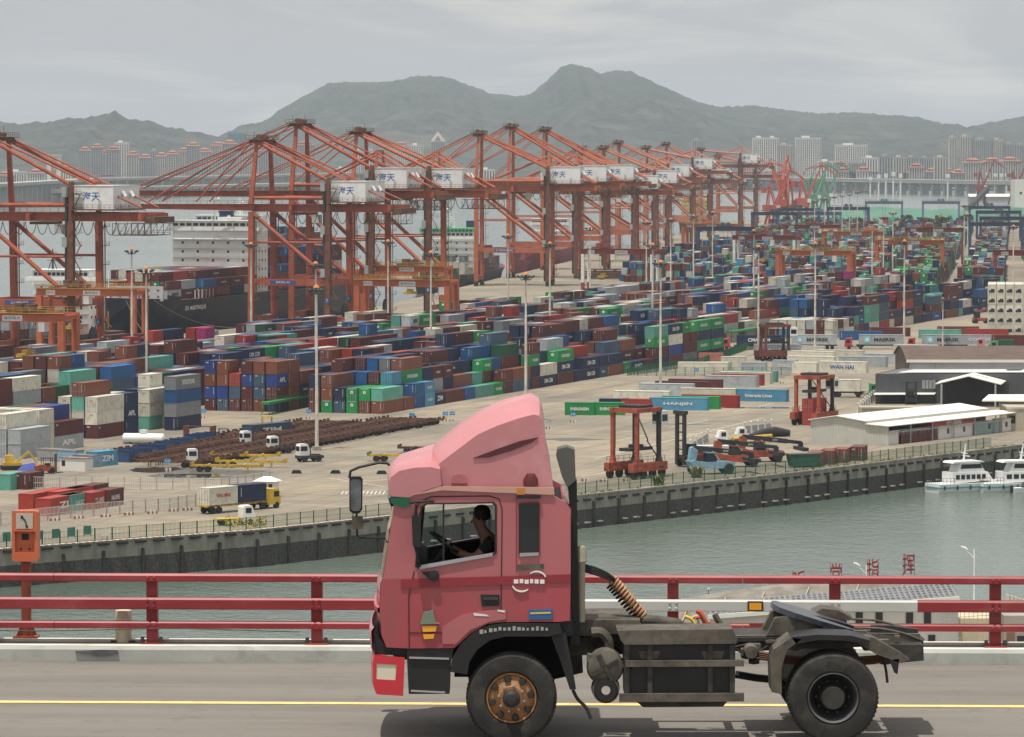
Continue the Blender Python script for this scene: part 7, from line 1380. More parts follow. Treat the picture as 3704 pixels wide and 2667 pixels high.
for i, (px, py, n) in enumerate([(182,1886,5),(268,1878,5),(366,1872,5),(450,1865,5),(535,1860,5),(612,1852,5),(662,1848,5),(2105,1742,4),(2172,1744,4),(2255,1742,4)]): barrier('%s red-white barrier block from the left inside the quay fence' % ORD[i], px, py, R(24), n)
for i, (px, py, m, lab) in enumerate([(606,1702,sign_b,'small blue sign beside the puddle'),(737,1514,sign_b,'small blue sign by the four-high maroon block'),(1117,1516,sign_b,'small blue sign left of the nearest mast'),(1611,1525,sign_b,'blue sign over a yellow board near the fairing'),(1636,1524,sign_b,'blue sign right of the yellow board one'),(2073,1528,sign_b,'blue sign in front of green lettered containers'),(2520,1362,sign_b,'blue sign before the fenced white containers'),(1490,1530,sign_b,'small dark sign behind the trailer park'),(2830,1388,steel,'framed sign stand by the white office box'),(1985,1552,steel,'framed sign stand right of the truck fairing')]):
 t0 = thing('yard_sign', lab, 'sign', G(px, py), R(-4), 'small signs in the yard'); MB().box((-0.55,-0.03,1.2),(0.55,0.03,1.95)).build('board', mat('sign_light_blue', (0.06,0.25,0.50)) if m is sign_b else m, t0)
 for x in (-0.4, 0.4): MB().bar((x,0.05,0.2),(x,0.05,1.9),0.06).build('post', steel, t0)
 for q in range(4): link('block_segment', bl[q % 2], t0, (-0.6+q*0.3, -0.1, 0))
 if px == 1611: MB().plate([(-0.4,0.45),(0.4,0.45),(0,1.15)], -0.05, -0.03).build('warning_board', yel_m, t0)
 if m is sign_b and i != 7: lettering('A-1%d' % i if i < 3 else 'A-0%d' % i, mk_white, t0, (0,-0.06,1.58), (1,0,0), 0.3)
for i, (px, py) in enumerate([(1072,1714),(1213,1714),(1380,1716)]):
 t0 = thing('ballast_block', '%s black trapezoid ballast block on the open ground' % ['left','middle','right'][i], 'block', G(px, py), 0, 'black ballast blocks'); MB().plate([(-0.9,0),(0.9,0),(0.62,0.55),(-0.62,0.55)], 0, 1.0).build('body', rubber, t0); MB().box((-0.2,0.4,0.55),(0.2,0.6,0.66)).build('lifting_eye', gal, t0)
def figure(t0, col_top, col_leg, h=1.72):
 mb = MB(); mb.tube([(0,0,0.82),(0,0,1.15),(0,0,1.42),(0,0,1.47)], [0.17,0.17,0.2,0.07], 8); mb.build('body', col_top, t0); 
 l = MB()
 for x in (-0.09, 0.09): l.tube([(x,0,0.0),(x,0,0.45),(x,0,0.86)], [0.06,0.075,0.1], 6)
 l.build('trousers', col_leg, t0); hd = MB(); hd.lathe([(0.0,1.74),(0.08,1.72),(0.11,1.63),(0.10,1.55),(0.05,1.48)], 10); hd.build('head', mat('skin', (0.35,0.2,0.13)), t0)
 a_ = MB()
 for s in (-1, 1): a_.tube([(s*0.2,0,1.4),(s*0.27,0,1.1),(s*0.26,-0.05,0.82)], [0.06,0.05,0.04], 6)
 a_.build('arms', col_top, t0)
pr_ = thing('person', 'worker in red overalls standing by the white-cabbed truck', 'person', G(1075, 1172)); figure(pr_, CM['red'], CM['red'])
# ================================================================ bridge in the foreground
ROADZ = HC - 6.52; DEL = R(2.0)
def road_mat():
 m = bpy.data.materials.new('asphalt'); m.use_nodes = True; t = m.node_tree; nn = t.nodes; ll = t.links; b = nn['Principled BSDF']; b.inputs['Roughness'].default_value = 0.82; b.inputs['Specular IOR Level'].default_value = 0.3
 tcn = nn.new('ShaderNodeTexCoord')
 def nz(s, d, r, sc=(1,1,1)):
  m2 = nn.new('ShaderNodeMapping'); m2.inputs['Scale'].default_value = sc; ll.new(tcn.outputs['Object'], m2.inputs[0]); n = nn.new('ShaderNodeTexNoise'); n.inputs['Scale'].default_value = s; n.inputs['Detail'].default_value = d; n.inputs['Roughness'].default_value = r; ll.new(m2.outputs[0], n.inputs['Vector']); return n.outputs['Fac']
 def mixc(v, lo, hi, k, a, c):
  r = nn.new('ShaderNodeMapRange'); r.inputs[1].default_value = lo; r.inputs[2].default_value = hi; r.inputs[4].default_value = k; ll.new(v, r.inputs[0]); x = nn.new('ShaderNodeMix'); x.data_type = 'RGBA'
  if isinstance(a, tuple): x.inputs['A'].default_value = (*a, 1)
  else: ll.new(a, x.inputs['A'])
  x.inputs['B'].default_value = (*c, 1); ll.new(r.outputs[0], x.inputs['Factor']); return x.outputs['Result']
 c = mixc(nz(0.8, 4, 0.6, (0.15, 1.6, 1)), 0.4, 0.62, 0.8, (0.205,0.188,0.165), (0.155,0.142,0.128))
 c = mixc(nz(2.2, 6, 0.7), 0.55, 0.75, 0.5, c, (0.09,0.083,0.077)); f = nz(60, 3, 0.7)
 c = mixc(f, 0.52, 0.66, 0.55, c, (0.27,0.25,0.225)); c = mixc(nz(75, 2, 0.7), 0.55, 0.7, 0.6, c, (0.055,0.05,0.047))
 v = nn.new('ShaderNodeTexVoronoi'); v.feature = 'DISTANCE_TO_EDGE'; v.inputs['Scale'].default_value = 0.55; m3 = nn.new('ShaderNodeMapping'); m3.inputs['Scale'].default_value = (0.6,1.2,1); va = nn.new('ShaderNodeVectorMath'); va.operation = 'ADD'
 nw = nn.new('ShaderNodeTexNoise'); nw.inputs['Scale'].default_value = 1.5; nw.inputs['Detail'].default_value = 5; ll.new(tcn.outputs['Object'], nw.inputs['Vector']); ll.new(tcn.outputs['Object'], va.inputs[0]); ll.new(nw.outputs['Color'], va.inputs[1]); ll.new(va.outputs[0], m3.inputs[0]); ll.new(m3.outputs[0], v.inputs['Vector'])
 c = mixc(v.outputs['Distance'], 0.005, 0.0, 0.28, c, (0.07,0.064,0.06)); ll.new(c, b.inputs['Base Color'])
 bp = nn.new('ShaderNodeBump'); bp.inputs['Strength'].default_value = 0.5; bp.inputs['Distance'].default_value = 0.01; ll.new(f, bp.inputs['Height']); ll.new(bp.outputs[0], b.inputs['Normal']); return m
asph = road_mat()
kerb_m = mat('kerb_concrete', (0.40,0.41,0.385), rough=0.8, var=0.12, vscale=1.2, dirt=(0.17,0.16,0.14), dirt_amt=0.55, dscale=2.2); kerb_top = mat('kerb_top_lit', (0.66,0.64,0.57), rough=0.8, var=0.1, vscale=1.5, dirt=(0.35,0.33,0.28), dirt_amt=0.5, dscale=2.5)  # kerb top paler than the front: sunlight put into its colour
rail_red = mat('rail_red', (0.27,0.030,0.036), rough=0.45, var=0.2, vscale=2.0, dirt=(0.36,0.13,0.12), dirt_amt=0.5, dscale=2.2, stretch=(0.4,1,1)); rail_grey = mat('rail_grey', (0.48,0.49,0.47), rough=0.45, var=0.06, vscale=2.0, dirt=(0.3,0.3,0.28), dirt_amt=0.4, dscale=2); yline = mat('edge_line_yellow', (0.84,0.60,0.22), rough=0.7, var=0.12, vscale=4, dirt=(0.35,0.28,0.15), dirt_amt=0.6, dscale=5)
YT = G(1850, 2690, ROADZ).y; YK = G(1852, 2400, ROADZ).y - YT
def bloc(x, y, z=0.0): c, s = math.cos(DEL), math.sin(DEL); return Vector((x*c + y*s, YT - x*s + y*c, ROADZ + z))
def bx_at(px, py, y, z):        # local x on the bridge for a pixel at local depth y and height z
 lo, hi = -20.0, 20.0
 for _ in range(40):
  m = (lo+hi)/2
  if project(bloc(m, y, z))[0] < px: lo = m
  else: hi = m
 return (lo+hi)/2
BR = -DEL
road = MB().box((-70,-11,-1.6),(70,YK+0.02,0)).build('bridge_road', asph, None, loc=bloc(0,0), rz=BR, kind='structure')
MB().box((-70,-0.09,0.004),(70,0.09,0.008)).build('edge_line', yline, road, loc=(0, G(1852, 2549, ROADZ).y - YT, 0))
kerb = MB(); kerb.plate([(YK, -1.6), (YK+0.03, 0.15), (YK+0.06, 0.19), (YK+0.62, 0.19), (YK+0.62, -1.6)], -70, 70, axis='x'); kerb_o = kerb.build('bridge_kerb', kerb_m, None, loc=bloc(0,0), rz=BR, kind='structure')
MB().box((-70,YK+0.065,0.19),(70,YK+0.30,0.198)).build('lit_edge', kerb_top, kerb_o); MB().box((-70,YK+0.30,0.19),(70,YK+0.46,0.20)).build('drain_strip', mat('drain_grey', (0.12,0.12,0.12)), kerb_o); MB().box((-70,YK+0.46,0.19),(70,YK+0.60,0.235)).build('rear_edge', kerb_top, kerb_o)
tp_ = bx_at(355,2380,YK,0.1); st_ = MB(); st_.plate([(tp_-0.30,0.135),(tp_-0.12,0.10),(tp_-0.02,0.07),(tp_+0.14,0.085),(tp_+0.26,0.12),(tp_+0.24,0.148),(tp_+0.05,0.152),(tp_-0.1,0.145)],YK-0.004,YK+0.03); st_.build('tar_patch', mat('tar_grey', (0.10,0.10,0.11), var=0.4, vscale=6), kerb_o)
YR = YK + 0.36; ZK = 0.20
gr = thing('bridge_railing', 'red three-rail steel railing along the bridge kerb', 'railing', bloc(0,0), BR)
posts = [bx_at(px, 2300, YR, 0.3) for px in (-47, 552, 1147, 1790, 2434, 3019, 3599, 4190)]
for x in posts:
 b = MB(); b.box((x-0.072, YR-0.06, ZK), (x+0.072, YR+0.09, ZK+0.90)); P_ = b.build('post', rail_red, gr)
 MB().box((x-0.15, YR-0.13, ZK), (x+0.15, YR+0.15, ZK+0.02)).build('base_plate', rail_red, P_)
 bb = MB()
 for sx in (-0.12, 0.12): bb.lathe([(0.0,0.075),(0.022,0.07),(0.028,0.03),(0.03,0.0)], 8, 'z', (x+sx, YR-0.10, ZK+0.02))
 bb.build('anchor_bolt', dark_m, P_)
x0g, x1g = bx_at(2112, 2190, YR, 0.6), bx_at(3316, 2190, YR, 0.6)
def railbar(z0, z1, x0, x1, m, y0=-0.16, y1=-0.062):
 b = MB(); c = 0.012; b.plate([(YR+y0, z0+c), (YR+y0+c, z0), (YR+y1, z0), (YR+y1, z1), (YR+y0+c*2, z1), (YR+y0, z1-c*2)], x0, x1, axis='x'); return b.build('rail', m, gr)
cuts = [-14] + [p + 0.9 for p in posts[::2]] + [14]
cuts = sorted(c for c in cuts)
for a_, b_ in zip(cuts, cuts[1:]): railbar(ZK+0.815, ZK+0.915, a_, b_-0.006, rail_red); railbar(ZK+0.205, ZK+0.30, a_, b_-0.006, rail_red, -0.15, -0.063)
railbar(ZK+0.455, ZK+0.605, -14, x0g-0.004, rail_red, -0.17, -0.064); railbar(ZK+0.455, ZK+0.605, x1g+0.004, 14, rail_red, -0.17, -0.064); railbar(ZK+0.455, ZK+0.605, x0g, x1g, rail_grey, -0.17, -0.064)
for x in posts:
 for z, rm in ((0.865, rail_red), (0.57, None), (0.495, None), (0.25, rail_red)):
  m_ = rm or (rail_grey if x0g < x < x1g else rail_red); b = MB()
  for sx in (-0.042, 0.042): b.lathe([(0.0,-0.022),(0.013,-0.02),(0.019,-0.008),(0.02,0.0)], 8, 'y', (x+sx, YR-(0.16 if z > 0.6 or z < 0.4 else 0.17), ZK+z))
  b.build('rail_bolt', m_, gr)
xr = bx_at(2732, 2200, YR-0.17, 0.7); rf = MB(); rf.box((xr-0.10, YR-0.192, ZK+0.462), (xr+0.10, YR-0.172, ZK+0.592)); RF_ = rf.build('reflector', dark_m, gr); MB().box((xr-0.078, YR-0.202, ZK+0.482), (xr+0.078, YR-0.193, ZK+0.572)).build('amber_lens', mat('amber_lens', (0.75,0.33,0.02), rough=0.25, coat=0.5), RF_)
b = MB(); b.tube([(x, YR-0.17, ZK+0.19-0.02*math.sin(x*1.7)) for x in [-8+i*0.5 for i in range(11)]], 0.007, 5); b.build('rail_cable', dark_m, gr)
tx = bx_at(84, 2320, YR+0.0, 0.2); ph = thing('roadside_phone', 'orange emergency telephone on a rusty post at the railing', 'telephone', bloc(tx, YR+0.28, ZK+0.035), BR)
oph = mat('phone_orange', (0.52,0.14,0.065), rough=0.5, var=0.1, vscale=3, dirt=(0.3,0.1,0.06), dirt_amt=0.3); ops = mat('phone_post', (0.24,0.06,0.035), rough=0.6, var=0.3, vscale=4)
MB().tube([(0,0,0),(0,0,1.02)], 0.066, 16).build('post', ops, ph, smooth=True); b = MB(); b.box((-0.16,-0.13,0),(0.16,0.13,0.025))
for a in range(4): an = a*math.pi/2+math.pi/4; d = Vector((math.cos(an), math.sin(an), 0)); b.add([d*0.06+Vector((0,0,0.02)), d*0.17+Vector((0,0,0.02)), d*0.06+Vector((0,0,0.22))], [(0,1,2)])
b.build('base_plate', ops, ph)
def rrect(x0, z0, x1, z1, r, n=4):
 pts = []
 for cx, cz, a0 in ((x1-r,z1-r,0),(x0+r,z1-r,90),(x0+r,z0+r,180),(x1-r,z0+r,270)):
  for i in range(n+1): a = R(a0+90*i/n); pts.append((cx+r*math.cos(a), cz+r*math.sin(a)))
 return pts
B_ = MB(); B_.plate([rrect(-0.168,1.0,0.168,1.66,0.035)], -0.055, 0.13); B_.plate([rrect(-0.168,1.0,0.168,1.66,0.035), rrect(-0.128,1.12,0.128,1.40,0.02)], -0.10, -0.055); case = B_.build('casing', oph, ph)
MB().box((-0.11,-0.115,1.43),(0.11,-0.101,1.63)).build('sign_panel', mat('phone_panel', (0.48,0.44,0.38), var=0.1), ph)
hs_pts = [(-0.052,1.585),(-0.035,1.605),(-0.012,1.59),(-0.018,1.575),(0.012,1.55),(0.03,1.50),(0.028,1.478),(0.045,1.472),(0.048,1.445),(0.018,1.442),(0.012,1.468),(0.016,1.485),(0.004,1.53),(-0.024,1.560),(-0.04,1.562)]
MB().plate(hs_pts, -0.121, -0.116).build('handset_symbol', mk_black, ph)
MB().box((-0.045,-0.062,1.28),(0.045,-0.05,1.36)).build('speaker', mk_black, ph); b = MB()
for x in (-0.055, 0.055): b.lathe([(0.0,-0.012),(0.014,-0.01),(0.016,0.0)], 10, 'y', (x,-0.057,1.16))
b.build('button', mk_black, ph); MB().box((-0.14,-0.125,1.395),(0.14,-0.10,1.415)).build('hood', oph, ph); MB().box((-0.10,-0.06,1.22),(0.10,-0.052,1.125)).build('keypad_plate', mat('phone_plate', (0.45,0.13,0.07)), ph)
sx_ = bx_at(451, 2320, YR+0.25, 0.2); so_ = thing('pipe_stub', 'pale round pipe stub standing behind the bottom rail', 'pipe', bloc(sx_, YR+0.14, 0.0), BR); MB().lathe([(0.0,0.62),(0.105,0.61),(0.112,0.50),(0.108,0.36),(0.112,0.345),(0.112,0.33),(0.105,0.32),(0.108,0.22),(0.118,0.2),(0.118,0.19)], 20).build('pipe', mat('stub_cream', (0.55,0.50,0.38), var=0.1, dirt=(0.3,0.27,0.2), dirt_amt=0.5, dscale=8), so_, smooth=True); MB().box((-0.16,-0.08,0.2),(0.16,0.08,0.222)).build('clamp', dark_m, so_)
# ================================================================ pink-red road tractor
def T(px, py, dy=0.0):          # local x,z of the truck for a pixel, at depth dy behind its near side
 p = PY(px, py, YT + dy); return (p.x, p.z - ROADZ)
def TP(pts, dy=0.0): return [T(x, y, dy) for x, y in pts]
tk = thing('tractor_unit', 'pink-red road tractor unit driving left across the bridge', 'truck', (0, YT, ROADZ), 0)
p_low = mat('truck_red', (0.37,0.060,0.074), rough=0.34, var=0.10, vscale=1.5, coat=0.5, dirt=(0.22,0.085,0.08), dirt_amt=0.5, dscale=2.5, stretch=(1,1,0.3)); p_up = mat('truck_pink', (0.42,0.122,0.135), rough=0.36, var=0.08, vscale=1.5, coat=0.45, dirt=(0.30,0.12,0.115), dirt_amt=0.45, dscale=2.5, stretch=(1,1,0.3)); p_fair = mat('truck_faded_pink', (0.50,0.205,0.222), rough=0.48, var=0.07, vscale=1.2, coat=0.1, dirt=(0.66,0.42,0.44), dirt_amt=0.5, dscale=1.0); p_bump = mat('truck_bright_red', (0.52,0.030,0.045), rough=0.35, var=0.05, coat=0.3); p_band = mat('truck_dark_red', (0.25,0.030,0.042), rough=0.4, var=0.05)
blk = mat('truck_black', (0.016,0.016,0.018), rough=0.5, var=0.2, vscale=3); blk_in = mat('cab_interior', (0.012,0.012,0.013), rough=0.9, var=0.0); dusty = mat('dusty_steel', (0.105,0.092,0.074), rough=0.7, var=0.4, vscale=4, dirt=(0.022,0.021,0.02), dirt_amt=0.85, dscale=5); dusty_d = mat('greasy_steel', (0.035,0.033,0.030), rough=0.6, var=0.4, vscale=5, dirt=(0.13,0.115,0.09), dirt_amt=0.5, dscale=4); glassm = None
gl = bpy.data.materials.new('truck_glass'); gl.use_nodes = True; gb = gl.node_tree.nodes['Principled BSDF']; gb.inputs['Base Color'].default_value = (0.75,0.85,0.82,1); gb.inputs['Roughness'].default_value = 0.02; gb.inputs['Transmission Weight'].default_value = 1.0; gb.inputs['IOR'].default_value = 1.1
WID = 2.42
BAND_T = [(1384,2092),(2062,2072)]
up_o = [(1428,1803),(1500,1786),(1600,1770),(1985,1785),(2040,1815),(2063,1852),(2064,2078),(1385,2096)]
lo_o = [(1385,2096),(2064,2078),(2060,2246),(2022,2251),(1822,2251),(1762,2258),(1702,2292),(1662,2330),(1642,2346),(1480,2347),(1398,2343),(1380,2300),(1373,2200),(1378,2112)]
win1 = [(1527,1838),(1545,1826),(1780,1822),(1790,1832),(1790,1998),(1780,2006),(1520,2052),(1508,2044)]
win2 = [(1877,1828),(1884,1822),(1944,1820),(1951,1826),(1951,1998),(1944,2005),(1884,2009),(1877,2002)]
for y0, y1, nm in ((0.02, 0.08, ''), (WID-0.08, WID-0.02, '')):
 U_ = MB().plate([TP(up_o), TP(win1), TP(win2)], y0, y1).build('cab_side', p_up, tk); MB().plate(TP(lo_o), y0, y1).build('cab_lower_side', p_low, tk)
def xs(px, py): return T(px, py)[0]
def zs_(py, px=1850): return T(px, py)[1]
def loft(profile, bulge, mats, name, parent, n=10, y0=0.02, y1=WID-0.02, th=None, smooth=True, dyp=0.0):
 mb = MB(); pf = TP(profile); k = len(pf)
 for j in range(n+1):
  y = y0 + (y1-y0)*j/n; q = 1 - (2*j/n-1)**2
  for i, (x, z) in enumerate(pf): mb.v.append((x - bulge[i]*q**0.7, y, z))
 for j in range(n):
  for i in range(k-1): a = j*k+i; mb.f.append((a, a+1, a+k+1, a+k)); mb.m.append(0)
 return mb.build(name, mats, parent, smooth=smooth)
ws = loft([(1426,1828),(1408,1930),(1384,2094)], [0.03,0.05,0.06], gl, 'windscreen', tk)
loft([(1384,2094),(1376,2112),(1372,2200),(1380,2300),(1398,2343)], [0.06,0.065,0.065,0.06,0.055], p_low, 'front_panel', tk)
loft([(1378,2195),(1366,2200),(1366,2216),(1378,2222)], [0.07,0.075,0.075,0.07], p_bump, 'grille_ledge', tk)
loft([(1414,1796),(1407,1806),(1414,1832),(1428,1834)], [0.04,0.045,0.045,0.04], mat('visor_green', (0.01,0.10,0.055), rough=0.3), 'sun_visor', tk)
MB().plate([T(1412,1800), T(1482,1800), T(1480,1832), T(1452,1836), T(1414,1820)], -0.01, 0.018).build('visor_end', mat('visor_green', (0,0,0)), tk)
bmp = [(1352,2370),(1464,2380),(1458,2518),(1364,2512),(1352,2480)]
loft([(1400,2372),(1354,2372),(1348,2400),(1350,2480),(1362,2513),(1400,2516)], [0.05]*6, p_bump, 'bumper', tk); MB().plate([TP([(1354,2372),(1464,2380),(1458,2519),(1362,2513),(1350,2480),(1348,2400)]), TP([(1362,2402),(1434,2406),(1430,2462),(1360,2458)])], 0.018, 0.06).build('bumper_corner', p_bump, tk)
lampg = mat('headlamp_lens', (0.62,0.60,0.46), rough=0.2, coat=0.6, var=0.1); MB().plate(TP([(1362,2402),(1434,2406),(1430,2462),(1360,2458)]), 0.028, 0.058).build('headlight', lampg, tk); MB().plate(TP([(1362,2402),(1434,2406),(1430,2462),(1360,2458)]), WID-0.06, WID-0.03).build('headlight', lampg, tk)
loft([(1352,2270),(1342,2285),(1346,2350),(1356,2372)], [0.05]*4, p_fair, 'bumper_upper', tk)
MB().plate(TP([(1350,2300),(1400,2340),(1468,2345),(1468,2378),(1356,2370)]), 0.10, WID-0.1).build('bumper_gap', blk, tk)
MB().plate([T(1432,1800), T(1600,1772), T(1985,1787), T(1980,1806), T(1600,1792), T(1440,1818)], 0.08, WID-0.08).build('roof', p_up, tk)
MB().plate([T(2045,1815), T(2066,1850), T(2064,2250), T(2050,2250), T(2050,1850), T(2035,1822)], 0.08, WID-0.08).build('rear_wall', p_up, tk)
MB().plate(TP([(1400,2180),(2050,2180),(2050,2240),(1400,2320)]), 0.10, WID-0.1).build('cab_floor', blk_in, tk)
MB().plate(TP([(1400,2085),(1500,2030),(1530,2050),(1540,2180),(1400,2180)]), 0.12, WID-0.12).build('dashboard', blk_in, tk)
for yb in (0.35, 1.45): s_ = MB(); s_.plate(TP([(1720,2120),(1880,2110),(1890,2180),(1720,2180)]), yb, yb+0.6); s_.plate(TP([(1830,2110),(1880,2110),(1905,1890),(1870,1880)]), yb, yb+0.6); s_.build('seat', blk_in, tk)
MB().plate(TP([(1920,1800),(2040,1830),(2045,2180),(1920,2180)]), 0.5, WID-0.12).build('bunk_partition', blk_in, tk)
sw = MB(); c_ = Vector((xs(1618,1990), 0.72, zs_(1990))); tl = Vector((0.55,0,0.84)).normalized(); e1 = Vector((0,1,0)); e2 = tl.cross(e1)
sw.tube([c_ + (e1*math.cos(t) + e2*math.sin(t))*0.24 for t in [i*2*math.pi/20 for i in range(21)]], 0.018, 6, cap=False); sw.bar(c_-e1*0.22, c_+e1*0.22, 0.04, 0.03); sw.bar(c_, c_+Vector((-0.25,0,-0.35)), 0.05); sw.build('steering_wheel', blk, tk)
wg = MB().plate(TP([(1533,1840),(1600,1826),(1600,2034),(1514,2048)]), 0.045, 0.05).build('quarter_glass', gl, tk); MB().plate(TP(win2), 0.045, 0.05).build('rear_side_glass', mat('smoked_glass', (0.012,0.016,0.015), rough=0.08, coat=0.3), tk)
MB().bar((xs(1604,1826),0.045,zs_(1826)), (xs(1604,2036),0.045,zs_(2036)), 0.02, 0.03).build('window_divider', blk, tk)
def ring(pts, w_, y0, y1, m, name, par=None):
 c = (sum(p[0] for p in pts)/len(pts), sum(p[1] for p in pts)/len(pts)); outp = [(c[0]+(p[0]-c[0])*(1+w_/abs(p[0]-c[0]+1e-6)*0 + w_), c[1]+(p[1]-c[1])*(1+w_)) for p in pts]
 return MB().plate([outp, pts], y0, y1).build(name, m, par or tk)
ring(TP(win1), 0.05, 0.008, 0.03, blk, 'window_seal'); ring(TP(win2), 0.06, 0.008, 0.03, p_band, 'window_seal')
MB().plate(TP([(1516,2046),(1782,2000),(1782,2012),(1518,2060)]), -0.004, 0.012).build('chrome_sill', gal, tk); MB().plate(TP([(1880,2001),(1948,1999),(1948,2010),(1880,2014)]), -0.004, 0.012).build('chrome_sill', gal, tk)
MB().plate(TP([(1450,2098),(2064,2078),(2062,2106),(1450,2130)]), 0.006, 0.022).build('belt_shade', p_band, tk)  # darker red strip: shade below the body crease put into colour
def seam(pts, m=None, w_=0.012):
 b = MB(); q = TP(pts)
 for a_, c in zip(q, q[1:]): b.bar((a_[0], 0.017, a_[1]), (c[0], 0.017, c[1]), 0.01, w_)
 b.build('door_seam', m or mat('seam_dark', (0.06,0.01,0.012)), tk)
seam([(1498,2066),(1478,2160),(1480,2345)]); seam([(1508,2048),(1500,1850),(1520,1815),(1560,1797),(1770,1795),(1806,1806),(1816,1840),(1812,2245)]); seam([(1480,2290),(1640,2290)], None, 0.008); seam([(1868,1800),(1868,2070)], p_band, 0.006)
MB().plate(TP([(1600,2268),(1670,2225),(1760,2208),(1830,2206),(1830,2240),(1770,2250),(1700,2280),(1650,2330),(1600,2330)]), 0.004, 0.021).build('wheel_arch_swage', p_up, tk)
MB().plate(TP([(1738,2152),(1806,2152),(1806,2192),(1742,2194)]), 0.0, 0.02).build('door_handle', blk, tk); MB().plate(TP([(1748,2160),(1800,2160),(1800,2170),(1748,2170)]), -0.02, -0.001).build('handle_grip', dusty_d, tk)
MB().lathe([(0.0,-0.05),(0.05,-0.045),(0.06,0.02)], 10, 'y', (xs(1570,2084), 0, zs_(2084))).build('mirror_socket', blk, tk); MB().plate(TP([(1525,2070),(1580,2066),(1584,2094),(1560,2100)]), -0.03, 0.02).build('wiper_knuckle', blk, tk)
dec = MB(); cx, cz = T(1914, 2104)
for s, z_ in ((1, 0.10), (-1, -0.10)):
 pts = [(cx + 0.085*s + 0.11*math.cos(a)*1.0, cz + z_*0.2 + 0.10*math.sin(a)) for a in [R(20 + i*14 + (0 if s > 0 else 180)) for i in range(9)]]; q = [(cx + (p[0]-cx)*0.93, cz + (p[1]-cz)*0.86) for p in reversed(pts)]; dec.plate(pts + q, -0.003, 0.019)
for i, (a_, w_, dz) in enumerate([(-0.17,0.05,0),(-0.105,0.04,0.004),(-0.05,0.045,-0.003),(0.01,0.035,0.003),(0.06,0.045,0),(0.12,0.05,-0.002)]): dec.box((cx+a_, -0.003, cz-0.022+dz), (cx+a_+w_, 0.019, cz+0.022+dz)); 
dec.build('door_emblem', mk_white, tk)
MB().plate(TP([(1872,2044),(1966,2040),(1966,2058),(1872,2062)]), 0.002, 0.02).build('badge', dusty, tk); st2 = MB().plate(TP([(1912,2206),(1998,2204),(1998,2240),(1912,2242)]), 0.002, 0.02).build('blue_sticker', mat('sticker_blue', (0.03,0.12,0.30)), tk); MB().plate(TP([(1918,2216),(1992,2214),(1992,2220),(1918,2222)]), -0.002, 0.001).build('sticker_line', mk_yel, st2)
sc_ = MB(); sc_.plate(TP([(1712,2218),(1760,2224),(1770,2230),(1716,2228)]), -0.001, 0.003); sc_.plate(TP([(1800,2206),(1826,2210),(1826,2216),(1800,2212)]), -0.001, 0.003); sc_.build('scuff_mark', mk_white, tk)
amb = mat('amber_lens', (0,0,0)); MB().plate(TP([(1526,2264),(1580,2264),(1576,2284),(1530,2286)]), -0.02, 0.02).build('side_indicator', amb, tk); MB().plate(TP([(1530,2294),(1572,2294),(1568,2310),(1534,2312)]), -0.015, 0.02).build('side_marker', amb, tk); MB().plate(TP([(1532,2214),(1566,2208),(1576,2252),(1590,2256),(1520,2258)]), -0.03, 0.02).build('marker_lamp', mat('lamp_grey_green', (0.16,0.20,0.15)), tk)
top = [(1540,1700),(1552,1626),(1605,1578),(1668,1526),(1745,1478),(1830,1442),(1920,1421),(1950,1438),(1964,1480),(1974,1600),(1994,1700),(2002,1768),(1592,1768)]
rid = [(1560,1725),(1590,1676),(1648,1632),(1728,1572),(1800,1540),(1875,1514),(1930,1500),(1948,1504),(1960,1520),(1974,1610),(1994,1700),(2002,1768),(1592,1768)]
fm_ = MB(); nst = 0
for y, pf in ((0.10, rid), (0.28, [((a[0]*0.45+b_[0]*0.55), (a[1]*0.45+b_[1]*0.55)) for a, b_ in zip(rid, top)]), (0.62, top), (WID-0.62, top), (WID-0.28, [((a[0]*0.45+b_[0]*0.55), (a[1]*0.45+b_[1]*0.55)) for a, b_ in zip(rid, top)]), (WID-0.10, rid)):
 fm_.v += [(p[0], y, p[1]) for p in TP(pf, 0.1 if pf is rid else WID-0.62)]; nst += 1
kk = len(top)
for j in range(nst-1):
 for i in range(kk): a_ = j*kk+i; c = j*kk+(i+1) % kk; fm_.f.append((a_, c, c+kk, a_+kk)); fm_.m.append(0)
for j in (0, nst-1):
 for t in tessellate_polygon([[Vector((p[0], p[2], 0)) for p in fm_.v[j*kk:(j+1)*kk]]]): fm_.f.append(tuple(j*kk+i for i in t)); fm_.m.append(0)
fair = fm_.build('roof_fairing', p_fair, tk, smooth=True)
MB().plate(TP([(1712,1657),(1800,1624),(1880,1596),(1946,1582),(1925,1600),(1850,1630),(1770,1654)], 0.1), 0.085, 0.101).build('fairing_slot_shade', mat('slot_shade', (0.09,0.025,0.03)), tk)  # shade of the fairing recess painted as a thin dark plate
MB().plate(TP([(1590,1760),(2004,1764),(2006,1790),(1986,1790),(1600,1774),(1500,1790)]), -0.004, 0.03).build('gutter', mat('gutter_beige', (0.52,0.30,0.24), rough=0.6), tk)
cap = [(1413,1796),(1409,1748),(1413,1728),(1444,1704),(1500,1692),(1560,1690),(1592,1698),(1597,1756),(1540,1774),(1480,1800)]
cm_ = MB(); sts_ = ((0.0, 0.0, 0), (0.06, 0.35, 0.03), (0.25, 0.75, 0.08), (0.6, 1.0, 0.14), (WID/2, 1.05, 0.18), (WID-0.6, 1.0, 0.14), (WID-0.25, 0.75, 0.08), (WID-0.06, 0.35, 0.03), (WID, 0.0, 0)); cc_ = T(1510, 1760); kk = len(cap)
for y, sc2, bl_ in sts_:
 for i, p in enumerate(TP(cap)): fx = bl_*(0.3 if i < 4 else 0); cm_.v.append((p[0]-fx, y, p[1] + (0.0, 0.02, 0.03, 0.05, 0.08, 0.13, 0.06, 0, 0, 0)[i]*sc2))
